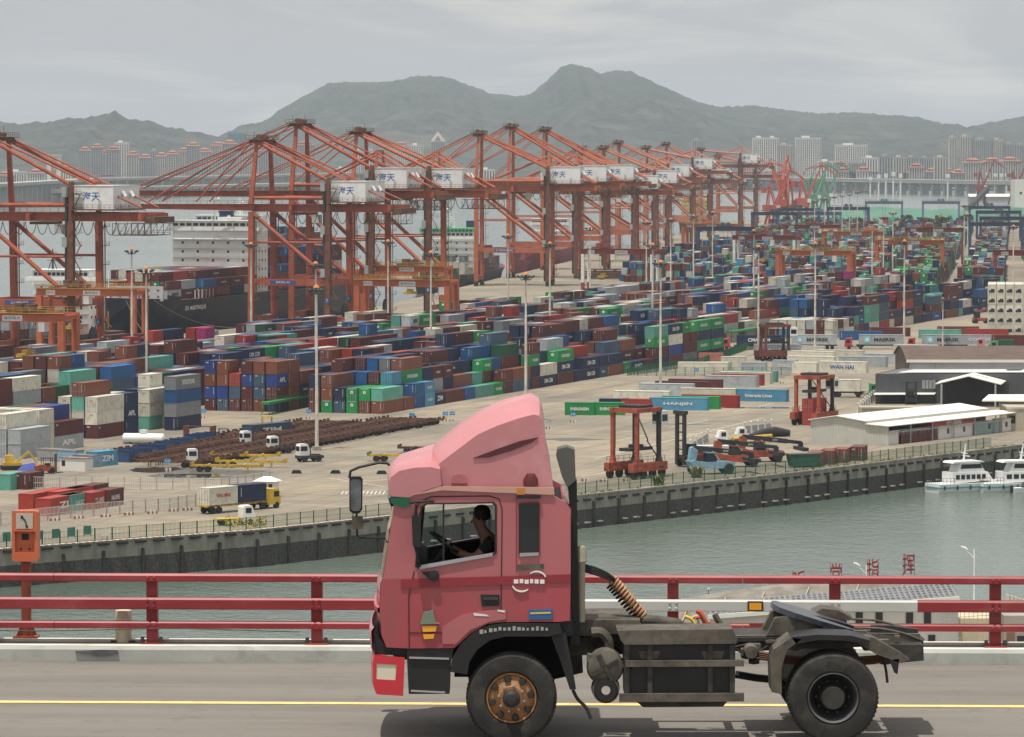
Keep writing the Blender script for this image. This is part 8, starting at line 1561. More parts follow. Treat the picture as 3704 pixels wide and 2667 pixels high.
for j in range(len(sts_)-1):
 for i in range(kk): a_ = j*kk+i; c = j*kk+(i+1) % kk; cm_.f.append((a_, c, c+kk, a_+kk)); cm_.m.append(0)
for j in (0, len(sts_)-1):
 for t in tessellate_polygon([[Vector((p[0], p[2], 0)) for p in cm_.v[j*kk:(j+1)*kk]]]): cm_.f.append(tuple(j*kk+i for i in t)); cm_.m.append(0)
cm_.build('roof_cap', p_fair, tk, smooth=True)
MB().plate(TP([(1632,1750),(1640,1722),(1660,1716),(1682,1722),(1690,1750)]), 0.06, 0.10).build('roof_marker', p_up, tk)
b = MB(); b.lathe([(0.0,0.13),(0.05,0.12),(0.085,0.06),(0.09,0.0)], 12, 'z', (xs(1920,1760), 0.12, zs_(1756))); b.build('roof_lamp', mat('lamp_dark_red', (0.10,0.02,0.02), rough=0.3), tk, smooth=True); MB().plate(TP([(1868,1793),(1956,1793),(1954,1803),(1870,1803)]), -0.03, 0.02).build('lamp_bracket', blk, tk); MB().plate(TP([(1868,1766),(1900,1766),(1898,1790),(1870,1790)]), -0.006, 0.0).build('orange_patch', mat('patch_orange', (0.5,0.2,0.05)), tk)
MB().plate(TP([(1490,1862),(1524,1866),(1522,1976),(1494,1970)]), -0.16, -0.05).build('near_mirror', blk, tk); b = MB(); b.tube([(*(T(1482,1818)[0:1]), 0.0, T(1482,1818)[1]), (T(1540,1812)[0], -0.05, T(1540,1812)[1]), (T(1570,1814)[0], -0.02, T(1570,1814)[1])], 0.016, 6); b.tube([(T(1505,1822)[0], -0.10, T(1505,1822)[1]), (T(1505,1866)[0], -0.10, T(1505,1866)[1])], 0.014, 6); b.tube([(T(1500,1970)[0], -0.1, T(1500,1970)[1]), (T(1520,2050)[0], -0.02, T(1520,2050)[1])], 0.012, 6); b.build('mirror_arm', blk, tk)
dm = WID - 0.25
def TM(px, py, y=dm): p = T(px, py, y); return (p[0], y, p[1])
b = MB(); b.tube([TM(1418,1690), TM(1400,1676), TM(1370,1674), TM(1300,1690), TM(1268,1704), TM(1264,1730)], 0.018, 6); b.build('mirror_arm', blk, tk); b = MB(); b.tube([TM(1290,1855), TM(1292,1940), TM(1300,1946), TM(1360,1946), TM(1425,1946)], 0.012, 6); b.build('mirror_arm', blk, tk)
mp_ = [(x, z) for x, z in TP([(1264,1732),(1272,1724),(1304,1724),(1312,1734),(1310,1844),(1300,1857),(1276,1857),(1264,1846)], dm)]; mi_ = MB().plate(mp_, dm-0.05, dm+0.05).build('far_mirror', blk, tk); mg = [(x*0.82+sum(p[0] for p in mp_)/8*0.18, z*0.86+sum(p[1] for p in mp_)/8*0.14) for x, z in mp_]; MB().plate(mg, dm-0.056, dm-0.051).build('mirror_glass', mat('mirror_silver', (0.16,0.17,0.17), rough=0.12, metal=0.9, var=0.5, vscale=5), mi_)
MB().plate(TP([(1272,1868),(1312,1868),(1314,1912),(1278,1914)], dm), dm-0.05, dm+0.05).build('kerb_mirror', dusty, tk)
MB().plate(TP([(1470,2349),(1640,2349),(1628,2420),(1626,2512),(1478,2512)]), 0.03, 0.5).build('step_panel', blk, tk)
for a_, c in (((1480,2380),(1624,2384)), ((1486,2500),(1610,2506))): q0, q1 = T(*a_), T(*c); MB().bar((q0[0],0.02,q0[1]), (q1[0],0.02,q1[1]), 0.03, 0.018).build('step_edge', gal, tk)
fo = [(1628,2430),(1640,2372),(1668,2330),(1712,2288),(1770,2262),(1830,2254),(2024,2256),(2034,2290),(1985,2302),(1830,2302),(1772,2316),(1726,2350),(1698,2395),(1690,2440)]
MB().plate(TP(fo), -0.02, 0.55).build('wheel_fender', blk, tk); MB().plate(TP(fo), WID-0.55, WID+0.02).build('wheel_fender', blk, tk)
mk2 = MB(); fx = random.Random(2)
for i in range(15):
 px = 1735 + i*17; py = 2286 - min(1, i/4)*12; q = T(px, py); mk2.box((q[0], -0.026, q[1]-0.02), (q[0]+0.022+fx.random()*0.018, -0.021, q[1]+0.008+fx.random()*0.02))
mk2.build('painted_number', mat('number_faded', (0.34,0.34,0.33)), tk, kind='stuff')
MB().plate(TP([(1994,2305),(2046,2286),(2084,2496),(2062,2498),(2030,2400)]), 0.05, 0.5).build('mudflap', blk, tk); MB().plate(TP([(2016,2250),(2070,2250),(2075,2300),(2040,2310)]), 0.1, 0.6).build('fender_rear', blk, tk)
MB().plate(TP([(1640,2300),(2060,2300),(2060,2480),(1640,2480)]), 0.75, 0.8).build('inner_arch', blk_in, tk)
tyre_m = mat('truck_tyre', (0.028,0.027,0.026), rough=0.85, var=0.25, vscale=6, dirt=(0.10,0.092,0.078), dirt_amt=0.6, dscale=4); rim_tan = mat('rim_tan', (0.34,0.165,0.065), rough=0.6, var=0.35, vscale=6, dirt=(0.06,0.05,0.04), dirt_amt=0.7, dscale=6); rim_dk = mat('rim_dark', (0.03,0.03,0.032), rough=0.5, var=0.3); rim_edge = mat('rim_edge', (0.22,0.22,0.24), rough=0.4, metal=0.5)
def truck_wheel(px, py, y0, Rr, front, near=True):
 cx, cz = T(px, py); d = 1 if near else -1; o = link('wheel', None, tk, (cx, y0, cz)); w_ = 0.29 if front else 0.58
 t_ = MB()
 for k_ in range(1 if front else 2):
  o0 = k_*0.31; prof = [(Rr*0.56,0.05+o0),(Rr*0.60,0.012+o0),(Rr*0.78,0.0+o0),(Rr*0.93,0.012+o0),(Rr*0.985,0.045+o0),(Rr,0.08+o0),(Rr,0.21+o0),(Rr*0.985,0.245+o0),(Rr*0.9,0.275+o0),(Rr*0.56,0.28+o0)]
  t_.lathe([(r_, h*d) for r_, h in prof], 48, 'y')
 t_.build('tyre', tyre_m, o, smooth=True); tr_ = MB()
 for i in range(60): 
  a = i*2*math.pi/60
  for q in range(3): h = (0.07 + q*0.07)*d; tr_.cbox((math.cos(a+q*0.03)*(Rr-0.011), h, math.sin(a+q*0.03)*(Rr-0.011)), (0.028, 0.05, 0.028))
 tr_.build('tread', tyre_m, o)
 if front:
  r_ = MB(); r_.lathe([(Rr*0.57,0.05*d),(Rr*0.55,0.02*d),(Rr*0.52,0.025*d),(Rr*0.50,0.055*d),(Rr*0.44,0.045*d),(Rr*0.30,0.02*d),(Rr*0.26,0.0),(Rr*0.20,0.0)], 40, 'y'); r_.build('rim', rim_tan, o, smooth=True)
  h_ = MB(); h_.lathe([(Rr*0.20,0.0),(Rr*0.19,-0.05*d),(Rr*0.12,-0.07*d),(Rr*0.11,-0.10*d),(0.0,-0.105*d)], 24, 'y'); h_.build('hub', rim_dk, o, smooth=True)
  for i in range(8):
   a = i*math.pi/4+0.2; MB().lathe([(0.0,-0.02*d),(0.03,-0.02*d),(0.045,0.035*d)], 10, 'y', (math.cos(a)*Rr*0.43, 0.018*d, math.sin(a)*Rr*0.43)).build('hand_hole', rim_dk, o); a += 0.39
   MB().lathe([(0.0,-0.035*d),(0.014,-0.035*d),(0.018,0.01*d)], 6, 'y', (math.cos(a)*Rr*0.285, 0.01*d, math.sin(a)*Rr*0.285)).build('wheel_nut', gal, o)
 else:
  r_ = MB(); r_.lathe([(Rr*0.58,0.045*d),(Rr*0.55,0.01*d),(Rr*0.53,0.03*d),(Rr*0.51,0.12*d),(Rr*0.49,0.2*d)], 40, 'y', mi=1); r_.lathe([(Rr*0.49,0.2*d),(Rr*0.36,0.24*d),(Rr*0.30,0.22*d)], 40, 'y'); r_.build('rim', [rim_dk, rim_edge], o, smooth=True)
  h_ = MB(); h_.lathe([(Rr*0.30,0.22*d),(Rr*0.27,0.06*d),(Rr*0.24,0.04*d),(0.0,0.035*d)], 24, 'y'); h_.build('hub', dusty_d, o, smooth=True)
  for i in range(10): a = i*math.pi/5; MB().lathe([(0.0,0.17*d),(0.016,0.17*d),(0.02,0.23*d)], 6, 'y', (math.cos(a)*Rr*0.36, 0, math.sin(a)*Rr*0.36)).build('wheel_nut', dusty_d, o)
 return o
RF_r = T(1850, 2527)[1]; RR_r = T(3015, 2527)[1]
truck_wheel(1850, 2527, 0.0, RF_r, True); truck_wheel(1850, 2527, WID, RF_r, True, False); truck_wheel(3015, 2527, 0.0, RR_r, False); truck_wheel(3015, 2527, WID, RR_r, False, False)
MB().tube([(*T(1850,2527)[0:1], 0.25, T(1850,2527)[1]), (T(1850,2527)[0], WID-0.25, T(1850,2527)[1])], 0.07, 8).build('front_axle', dusty_d, tk); MB().tube([(T(3015,2527)[0], 0.5, RR_r), (T(3015,2527)[0], 1.0, RR_r), (T(3015,2527)[0], 1.21, RR_r), (T(3015,2527)[0], 1.45, RR_r), (T(3015,2527)[0], WID-0.5, RR_r)], [0.1,0.13,0.26,0.13,0.1], 12).build('rear_axle', dusty_d, tk, smooth=True)
for y in (0.80, 1.55): MB().plate(TP([(1420,2330),(1900,2330),(2080,2318),(2800,2312),(3150,2304),(3338,2306),(3342,2350),(3150,2352),(2800,2366),(1420,2400)], y*0.6), y, y+0.08).build('chassis_rail', dusty, tk)
for px in (2120, 2330, 2600, 2880, 3140, 3330): q = T(px, 2335, 0.8); MB().box((q[0]-0.04, 0.88, q[1]-0.07), (q[0]+0.04, 1.55, q[1]+0.05)).build('cross_member', dusty_d, tk)
MB().plate(TP([(2090,2242),(2316,2244),(2312,2280),(2170,2300),(2090,2300)], 0.6), 0.6, 1.8).build('catwalk', dusty, tk)
e_ = MB(); e_.plate(TP([(1700,2250),(2100,2250),(2110,2440),(1980,2470),(1720,2470)], 0.7), 0.85, 1.6); e_.build('engine', dusty_d, tk)
q = TP([(2256,2320),(2662,2316),(2660,2512),(2258,2514)]); MB().plate(q, 0.10, 0.62).build('side_box', blk, tk)
MB().plate(TP([(2232,2282),(2650,2278),(2668,2312),(2664,2330),(2258,2334),(2246,2318)]), 0.03, 0.64).build('box_lid', dusty, tk)
for (x0, y0, x1, y1) in ((2262,2392,2692,2414),(2240,2512,2692,2541)): MB().plate(TP([(x0,y0),(x1,y0-2),(x1,y1-2),(x0,y1)]), 0.02, 0.10).build('box_rail', dusty, tk)
for px in (2268, 2352, 2570, 2650): MB().plate(TP([(px-9,2334),(px+9,2334),(px+9,2512),(px-9,2512)]), 0.06, 0.11).build('box_post', dusty_d, tk)
for px, w_ in ((2350, 40), (2580, 42)): MB().plate(TP([(px-w_,2360),(px+w_,2358),(px+w_-10,2386),(px-w_+10,2388)]), 0.09, 0.2).build('battery_cover', dusty, tk)
MB().plate(TP([(2300,2548),(2640,2546),(2620,2570),(2330,2572)]), 0.3, 0.5).build('box_underframe', dusty_d, tk)
cq = T(2190, 2418); b = MB(); b.lathe([(0.0,0.05),(0.10,0.05),(0.19,0.09),(0.21,0.16),(0.20,0.32),(0.12,0.38)], 18, 'y', (cq[0], 0, cq[1])); b.bar((cq[0]-0.2,0.2,cq[1]+0.1),(cq[0]+0.3,0.2,cq[1]+0.02),0.2,0.08); b.build('compressor', dusty, tk, smooth=True)
for a in range(4): an = a*1.57+0.5; MB().bar((cq[0]+0.03*math.cos(an),0.04,cq[1]+0.03*math.sin(an)), (cq[0]+0.16*math.cos(an),0.06,cq[1]+0.16*math.sin(an)), 0.03,0.05).build('compressor_rib', dusty_d, tk)
cq = T(2192, 2500); MB().lathe([(0.05,0.06),(0.06,0.03),(0.12,0.03),(0.135,0.08),(0.135,0.3)], 20, 'y', (cq[0], 0, cq[1])).build('exhaust_outlet', blk, tk, smooth=True); MB().lathe([(0.11,0.05),(0.15,0.06),(0.16,0.3),(0.1,0.4)], 20, 'y', (cq[0], 0.02, cq[1])).build('silencer', dusty, tk, smooth=True)
def hose(pts, r_, m, name, y=0.3, n=7):
 P = [Vector((T(px, py, y if len(p) < 3 else p[2])[0], y if len(p) < 3 else p[2], T(px, py, y if len(p) < 3 else p[2])[1])) for p in pts for px, py in [p[:2]]]; out_ = []
 for i in range(len(P)-1):
  p0, p1, p2, p3 = P[max(i-1,0)], P[i], P[i+1], P[min(i+2,len(P)-1)]
  for k_ in range(5): t = k_/5; out_.append(0.5*((2*p1)+(p2-p0)*t+(2*p0-5*p1+4*p2-p3)*t*t+(3*p1-p0-3*p2+p3)*t**3))
 out_.append(P[-1]); MB().tube(out_, r_, n).build(name, m, tk, smooth=True); return out_
hose([(2140,2290),(2175,2290),(2200,2320),(2205,2365)], 0.06, dusty, 'exhaust_pipe', 0.5)
MB().plate(TP([(2012,1650),(2018,1622),(2050,1614),(2078,1624),(2082,1735),(2050,1760),(2032,1720)], 0.5), 0.35, 0.75).build('snorkel_head', mat('snorkel_grey', (0.10,0.10,0.095), rough=0.7, var=0.2), tk); MB().plate(TP([(2052,1735),(2086,1735),(2090,2010),(2098,2330),(2064,2330),(2066,1900)], 0.5), 0.4, 0.7).build('air_duct', blk, tk)
q0, q1 = T(2102, 1976, 0.5), T(2102, 2030, 0.5); MB().lathe([(0.0,q0[1]+0.01),(0.05,q0[1]),(0.062,q0[1]-0.03),(0.062,q1[1]+0.05),(0.07,q1[1]),(0.045,q1[1]-0.03),(0.045,T(2102,2250,0.5)[1])], 12, 'z', (q0[0], 0.5, 0)).build('air_canister', mat('canister_tan', (0.36,0.33,0.26), rough=0.6, var=0.2, vscale=6, dirt=(0.12,0.1,0.08), dirt_amt=0.6, dscale=6), tk, smooth=True)
for i in range(4): hose([(2090,2040+i*7),(2140,2050+i*8),(2190,2070+i*7),(2225,2096+i*3)], 0.013, blk, 'air_line', 0.6+i*0.05)
coil_c = [(2214,2096),(2240,2124),(2268,2160),(2300,2196),(2330,2232)]
P = [Vector((T(px,py,0.9)[0], 0.9, T(px,py,0.9)[1])) for px, py in coil_c]; cp_ = []
N_ = 150
for i in range(N_+1):
 t = i/N_*(len(P)-1); k_ = min(int(t), len(P)-2); c = P[k_].lerp(P[k_+1], t-k_); d = (P[k_+1]-P[k_]).normalized(); e1 = Vector((0,1,0)); e2 = d.cross(e1); a = i/N_*2*math.pi*13; cp_.append(c + (e1*math.cos(a)+e2*math.sin(a))*0.05)
MB().tube(cp_, 0.016, 5).build('coiled_air_hose', mat('coil_tan', (0.42,0.23,0.13), rough=0.7, var=0.4, vscale=8), tk, smooth=True)
P2_ = [p + Vector((-0.03,0.15,-0.06)) for p in P]; cp2 = []
for i in range(N_+1):
 t = i/N_*(len(P2_)-1); k_ = min(int(t), len(P2_)-2); c = P2_[k_].lerp(P2_[k_+1], t-k_); d = (P2_[k_+1]-P2_[k_]).normalized(); e1 = Vector((0,1,0)); e2 = d.cross(e1); a = i/N_*2*math.pi*13; cp2.append(c + (e1*math.cos(a)+e2*math.sin(a))*0.05)
MB().tube(cp2, 0.014, 5).build('coiled_cable', blk, tk, smooth=True)
q0, q1 = T(2316, 2244, 0.9), T(2470, 2256, 0.9); MB().tube([(q0[0],0.9,q0[1]), (q0[0]+0.03,0.9,q0[1]), (q1[0]-0.05,0.9,q1[1]), (q1[0],0.9,q1[1])], [0.03,0.075,0.06,0.03], 12).build('air_tank', dusty, tk, smooth=True)
for i, (c_m, px) in enumerate(((mk_yel, 2478), (mat('tie_red', (0.45,0.10,0.06)), 2515), (mat('tie_cream', (0.5,0.42,0.28)), 2498))): hose([(px,2230+i*6),(px+22,2240-i*5),(px+40,2262),(px+70,2264-i*8)], 0.02, c_m, 'strap_end', 0.8+i*0.08)
hose([(2520,2210),(2535,2220),(2560,2262)], 0.03, mat('tie_red', (0,0,0)), 'chock_handle', 0.75); hose([(2585,2222),(2600,2250),(2625,2282)], 0.035, dusty, 'bracket_arm', 0.8)
fw = MB(); yc = 1.21; pa, pb = T(2795, 2180, 1.2), T(3060, 2262, 1.2); t_ = Vector((pb[0]-pa[0], 0, pb[1]-pa[1])); Lf = t_.length; t_.normalize(); n_ = Vector((-t_.z, 0, t_.x))
outl = [(0,-0.18),(0.06,-0.36),(0.25,-0.45),(0.55,-0.45),(Lf,-0.36),(Lf+0.12,-0.22),(Lf*0.62,-0.06),(Lf*0.55,0.0),(Lf*0.62,0.06),(Lf+0.12,0.22),(Lf,0.36),(0.55,0.45),(0.25,0.45),(0.06,0.36),(0,0.18)]
tri = tessellate_polygon([[Vector((a_, c, 0)) for a_, c in outl]]); base = Vector((pa[0], yc, pa[1])); kk = len(outl)
fw.v = [tuple(base + t_*a_ + Vector((0,c,0))) for a_, c in outl] + [tuple(base + t_*a_ + Vector((0,c,0)) - n_*0.06) for a_, c in outl]
for t3 in tri: fw.f += [tuple(t3), tuple(kk+i for i in reversed(t3))]; fw.m += [0, 0]
for i in range(kk): j = (i+1) % kk; fw.f.append((i, j, j+kk, i+kk)); fw.m.append(0)
fw.build('fifth_wheel', mat('greased_plate', (0.055,0.06,0.075), rough=0.3, metal=0.4, var=0.3, vscale=8), tk)
for y in (0.80, 1.5): MB().plate(TP([(2760,2310),(2800,2230),(2860,2216),(2960,2262),(3010,2310)], 1.0), y, y+0.14).build('fifth_wheel_bracket', dusty, tk)
MB().plate(TP([(2660,2306),(3150,2300),(3150,2312),(2660,2320)], 0.8), 0.75, 1.7).build('mounting_plate', dusty_d, tk)
hmp = [(2940,2216),(2975,2200),(3030,2206),(3085,2236),(3070,2244),(3000,2228)]; MB().plate(TP(hmp, 1.8), 1.75, 2.2).build('far_fender_crown', dusty, tk)
MB().plate(TP([(2788,2400),(2800,2350),(2860,2308),(2900,2312),(2846,2352),(2826,2420),(2828,2512),(2792,2504)]), 0.0, 0.6).build('rear_fender_front', dusty, tk); MB().plate(TP([(2862,2306),(2960,2296),(3080,2300),(3150,2318),(3140,2332),(3060,2318),(2960,2316),(2880,2330)]), 0.0, 0.6).build('rear_fender_top', blk, tk)
MB().plate(TP([(3120,2312),(3170,2320),(3270,2376),(3300,2400),(3270,2412),(3180,2380),(3110,2340)]), 0.3, 0.6).build('spring_hanger', dusty, tk); MB().plate(TP([(3180,2330),(3340,2334),(3342,2390),(3240,2400),(3200,2370)], 0.5), 0.5, 1.9).build('rear_cross_member', dusty_d, tk)
q0, q1 = T(2690, 2385, 0.5), T(3330, 2395, 0.5); b = MB()
for i in range(4): b.tube([(T(2690,2380)[0], 0.6, T(2690,2372+i*7)[1]), (T(2850,2400)[0], 0.6, T(2850,2398+i*7)[1]), (T(3015,2420)[0], 0.6, T(3015,2412+i*7)[1]), (T(3180,2404)[0], 0.6, T(3180,2400+i*7)[1]), (T(3270,2390)[0], 0.6, T(3270,2384+i*7)[1])], 0.02, 5)
b.build('leaf_spring', mat('spring_rust', (0.16,0.08,0.05), var=0.3), tk)
cq = T(2716, 2356, 0.4); MB().lathe([(0.0,0.3),(0.07,0.3),(0.085,0.36),(0.085,0.5),(0.04,0.6)], 14, 'y', (cq[0], 0, cq[1])).build('brake_chamber', dusty, tk, smooth=True)
hose([(2660,2440),(2730,2452),(2800,2462),(2900,2500)], 0.045, blk, 'prop_shaft', 1.2); hose([(3150,2306),(3180,2350),(3202,2410),(3210,2470)], 0.016, blk, 'hanging_flap', 0.35); MB().plate(TP([(3226,2400),(3262,2396),(3256,2452),(3244,2446)]), 0.3, 0.34).build('rear_flap', blk, tk)
hose([(3080,2240),(3160,2244),(3240,2262),(3300,2282),(3342,2316)], 0.014, dusty, 'cable_loop', 1.4); hose([(3090,2272),(3180,2274),(3270,2292),(3336,2318)], 0.014, dusty, 'cable_loop', 0.8); MB().plate(TP([(3150,2262),(3220,2262),(3320,2276),(3320,2298),(3150,2290)], 1.2), 1.15, 1.25).build('tail_bracket', dusty_d, tk)
hose([(2072,2496),(2090,2530),(2120,2560),(2138,2600)], 0.02, dusty_d, 'loose_strap', 0.25)
# ================================================================ driver
skin = mat('driver_skin', (0.30,0.17,0.115), rough=0.6, var=0.1, vscale=8); hair = mat('driver_hair', (0.012,0.010,0.009), rough=0.7); shirt = mat('driver_shirt', (0.018,0.018,0.022), rough=0.9)
ys = 0.70
def D(px, py, y=ys): p = T(px, py, y); return Vector((p[0], YT + y, p[1] + ROADZ))
hipz = D(1800, 2118)
def skinned(name, nodes, edges, m, par=None, sub=2, root=0):
 me = bpy.data.meshes.new(name); me.from_pydata([n[0] for n in nodes], edges, []); o = link(name, me, par)
 md = o.modifiers.new('skin', 'SKIN'); md.use_smooth_shade = True
 sl = me.skin_vertices[0].data if me.skin_vertices else None
 if sl is None:
  bm = bmesh.new(); bm.from_mesh(me); bm.verts.layers.skin.verify(); bm.to_mesh(me); bm.free(); sl = me.skin_vertices[0].data
 for i, n in enumerate(nodes): sl[i].radius = (n[1], n[2] if len(n) > 2 else n[1]); sl[i].use_root = (i == root)
 sb = o.modifiers.new('sub', 'SUBSURF'); sb.levels = sub; sb.render_levels = sub
 dg = bpy.context.evaluated_depsgraph_get(); nm = bpy.data.meshes.new_from_object(o.evaluated_get(dg)); o.modifiers.clear(); o.data = nm; nm.materials.clear(); nm.materials.append(m); return o
pel, ch, sh_, nk, hd = D(1800,2110), D(1790,2030), D(1775,1965), D(1752,1930), D(1736,1888)
V = lambda p, x=0, y=0, z=0: p + Vector((x, y, z))
nodes = [(pel,0.17,0.14),(ch,0.155,0.13),(sh_,0.14,0.12),(nk,0.06),(V(hd,-0.012,0,-0.02),0.072),(V(hd,0,0,0.06),0.092),(V(hd,0.01,0,0.13),0.075),
         (V(sh_,0,-0.20,-0.01),0.068),(D(1712,2020,ys-0.25),0.052),(D(1655,2000,ys-0.14),0.042),(D(1630,1984,ys-0.10),0.038),
         (V(sh_,0,0.20,-0.01),0.068),(D(1715,2025,ys+0.25),0.052),(D(1652,1992,ys+0.14),0.042),(D(1632,1978,ys+0.10),0.038),
         (D(1700,2120,ys-0.12),0.085),(D(1660,2120,ys-0.12),0.075),(D(1655,2168,ys-0.12),0.055),(D(1700,2120,ys+0.12),0.085),(D(1660,2120,ys+0.12),0.075),(D(1655,2168,ys+0.12),0.055)]
ed = [(0,1),(1,2),(2,3),(3,4),(4,5),(5,6),(2,7),(7,8),(8,9),(9,10),(2,11),(11,12),(12,13),(13,14),(0,15),(15,16),(16,17),(0,18),(18,19),(19,20)]
drv = skinned('person', nodes, ed, skin, None); drv['label'] = 'driver in a dark shirt at the wheel of the pink-red truck'; drv['category'] = 'person'
shn = [(V(pel,0.01),0.185,0.155),(V(ch,0.005),0.17,0.145),(V(sh_,0,0,-0.01),0.15,0.13),(V(nk,0.005,0,-0.02),0.07),(V(sh_,0,-0.20,-0.01),0.08),(D(1735,2000,ys-0.235),0.068),(V(sh_,0,0.20,-0.01),0.08),(D(1735,2003,ys+0.235),0.068)]
skinned('shirt', shn, [(0,1),(1,2),(2,3),(2,4),(4,5),(2,6),(6,7)], shirt, drv); hb_ = MB(); hb_.lathe([(0.0,0.11),(0.05,0.102),(0.085,0.07),(0.098,0.02),(0.097,-0.03),(0.085,-0.06)], 16, 'z', tuple(V(hd,0.022,0,0.085))); hb_.build('hair', hair, drv, smooth=True)
MB().tube([V(hd,-0.07,0,0.03), V(hd,-0.10,0,0.0), V(hd,-0.075,0,-0.01)], [0.012,0.016,0.01], 6).build('nose', skin, drv, smooth=True); b = MB()
for s in (-1, 1): b.lathe([(0.0,-0.004),(0.012,0.0),(0.0,0.004)], 6, 'x', tuple(V(hd,-0.072,s*0.03,0.045)))
b.build('eyes', mk_black, drv); b = MB()
for s in (-1, 1): b.tube([V(hd,0.012,s*0.076,0.05), V(hd,0.018,s*0.09,0.035), V(hd,0.008,s*0.078,0.0)], [0.01,0.014,0.008], 6)
b.build('ears', skin, drv, smooth=True)
fg_ = MB()
for s in (-1, 1):
 hc = D(1628,1982,ys+s*0.10)
 for i in range(4): b0 = hc + Vector((-0.02, (i-1.5)*0.02, 0.012)); fg_.tube([b0, b0+Vector((-0.045,0,0.0)), b0+Vector((-0.06,0,-0.028)), b0+Vector((-0.035,0,-0.045))], [0.011,0.010,0.009,0.008], 6)
 b0 = hc + Vector((0,-s*0.035,0.0)); fg_.tube([b0, b0+Vector((-0.03,-s*0.015,0.015)), b0+Vector((-0.055,-s*0.005,0.005))], [0.012,0.011,0.009], 6)
fg_.build('fingers', skin, drv, smooth=True)
win1b = [(1520,1832),(1545,1818),(1786,1814),(1798,1826),(1798,2004),(1786,2012),(1512,2060),(1500,2050)]
MB().plate([TP([(1440,1806),(1600,1792),(1985,1806),(2045,1850),(2048,2090),(1400,2100)]), TP(win1b)], WID-0.11, WID-0.085).build('cab_lining', blk_in, tk)
MB().plate([T(1445,1822), T(1600,1800), T(1980,1812), T(1975,1824), T(1600,1812), T(1450,1832)], 0.085, WID-0.115).build('head_lining', blk_in, tk)
cl_r = random.Random(77)
for i in range(34):
 px = cl_r.uniform(2670, 3320); py = cl_r.uniform(2290, 2400) if px > 3130 or px < 2790 else cl_r.uniform(2286, 2316); y = cl_r.uniform(0.35, 1.5); q = T(px, py, y); m_ = cl_r.choice((dusty, dusty_d, dusty_d, blk))
 if cl_r.random() < 0.5: MB().cbox((q[0], y, q[1]), (cl_r.uniform(0.04, 0.16), 0.12, cl_r.uniform(0.03, 0.08))).build('valve_block', m_, tk)
 else: MB().lathe([(0.0,-0.06),(0.03,-0.06),(0.04,0),(0.03,0.06),(0.0,0.06)], 8, cl_r.choice(('x','y')), (q[0], y, q[1])).build('air_fitting', m_, tk, smooth=True)
for i in range(7): px = 2140 + i*85; hose([(px,2330+cl_r.uniform(-30,20)),(px+40,2350+cl_r.uniform(-20,20)),(px+90,2340+cl_r.uniform(-30,30)),(px+140,2330)], 0.013, cl_r.choice((blk, dusty_d)), 'brake_line', 0.7)
# ================================================================ near shore below the bridge, lower right
MB().add([(20,-250,-0.2),(600,-250,-0.2),(600,360,-0.2),(120,395,-0.2),(40,385,-0.2),(20,330,-0.2)], [tuple(range(6))]).build('near_shore_ground', mat('shore_dirt', (0.30,0.26,0.20), var=0.2, vscale=0.3), kind='structure')
YB = 357.0; SB = FP/YB
def N_(px, py, dy=0.0): return PY(px, py, YB+dy)
hall = thing('hall', 'hall with barrel roof and grey tiles beyond the railing, lower right', 'building')
tile = mat('roof_tile_grey', (0.20,0.205,0.215), rough=0.7, var=0.2, vscale=1.0); membrane = mat('roof_membrane', (0.22,0.20,0.17), rough=0.85, var=0.3, vscale=0.6, dirt=(0.10,0.09,0.08), dirt_amt=0.6, dscale=0.4)
arc = [(2430,2172),(2560,2150),(2700,2128),(2860,2110),(3040,2094),(3200,2084),(3330,2090),(3440,2100)]
b = MB(); vs = []
for dy, dz in ((0, -2.2), (1.5, -0.5), (4, 0), (9, -0.6), (14, -2.5)):
 for px, py in arc: p = N_(px, py, 4); vs.append((p.x, p.y+dy-4, p.z+dz))
k_ = len(arc); b.add(vs, [(j*k_+i, j*k_+i+1, (j+1)*k_+i+1, (j+1)*k_+i) for j in range(4) for i in range(k_-1)]); b.build('barrel_roof', membrane, hall, smooth=True)
b = MB(); 
for i in range(0, 7): 
 p = N_(arc[i][0]+60, (arc[i][1]+arc[i+1][1])/2 if i < 7 else arc[i][1], 4); b.bar((p.x-0.9, p.y-4.05, p.z-2.2), (p.x, p.y-2.4, p.z-0.3), 0.12)
b.build('roof_ribs', mat('rib_pale', (0.42,0.36,0.28)), hall)
b = MB(); railing(b, [N_(2430,2172,4), N_(2860,2110,4), N_(3200,2084,4)], 0.5, 1.0, 0.03); b.build('roof_wire', steel, hall)
t0p = [N_(2700,2205,-3), N_(3240,2160,-3), N_(3480,2148,-3), N_(3455,2112,1), N_(3100,2135,1), N_(2700,2168,1)]
e0, e1, r0, r1 = N_(2560,2228,-6), N_(3470,2160,-6), N_(2560,2180,-0.5), N_(3440,2108,-0.5)
b = MB(); slabq(b, [e0, e1, r1, r0], 0.15); b.build('tiled_roof', tile, hall); nrow = 46; ts = MB()
for i in range(nrow): t = (i+0.5)/nrow; a_ = e0.lerp(e1, t)+Z*0.03; c = r0.lerp(r1, t)+Z*0.03; ts.bar(a_, c, 0.22, 0.14)
for j in range(6): t = (j+0.3)/6; ts.bar(e0.lerp(r0, t)+Z*0.06, e1.lerp(r1, t)+Z*0.06, 0.10, 0.06)
ts.build('roof_tiles', tile, hall)
b = MB(); b.bar(e0+Vector((0,-0.1,-0.1)), e1+Vector((0,-0.1,-0.1)), 0.3, 0.35); b.build('white_eave', wall_white, hall)
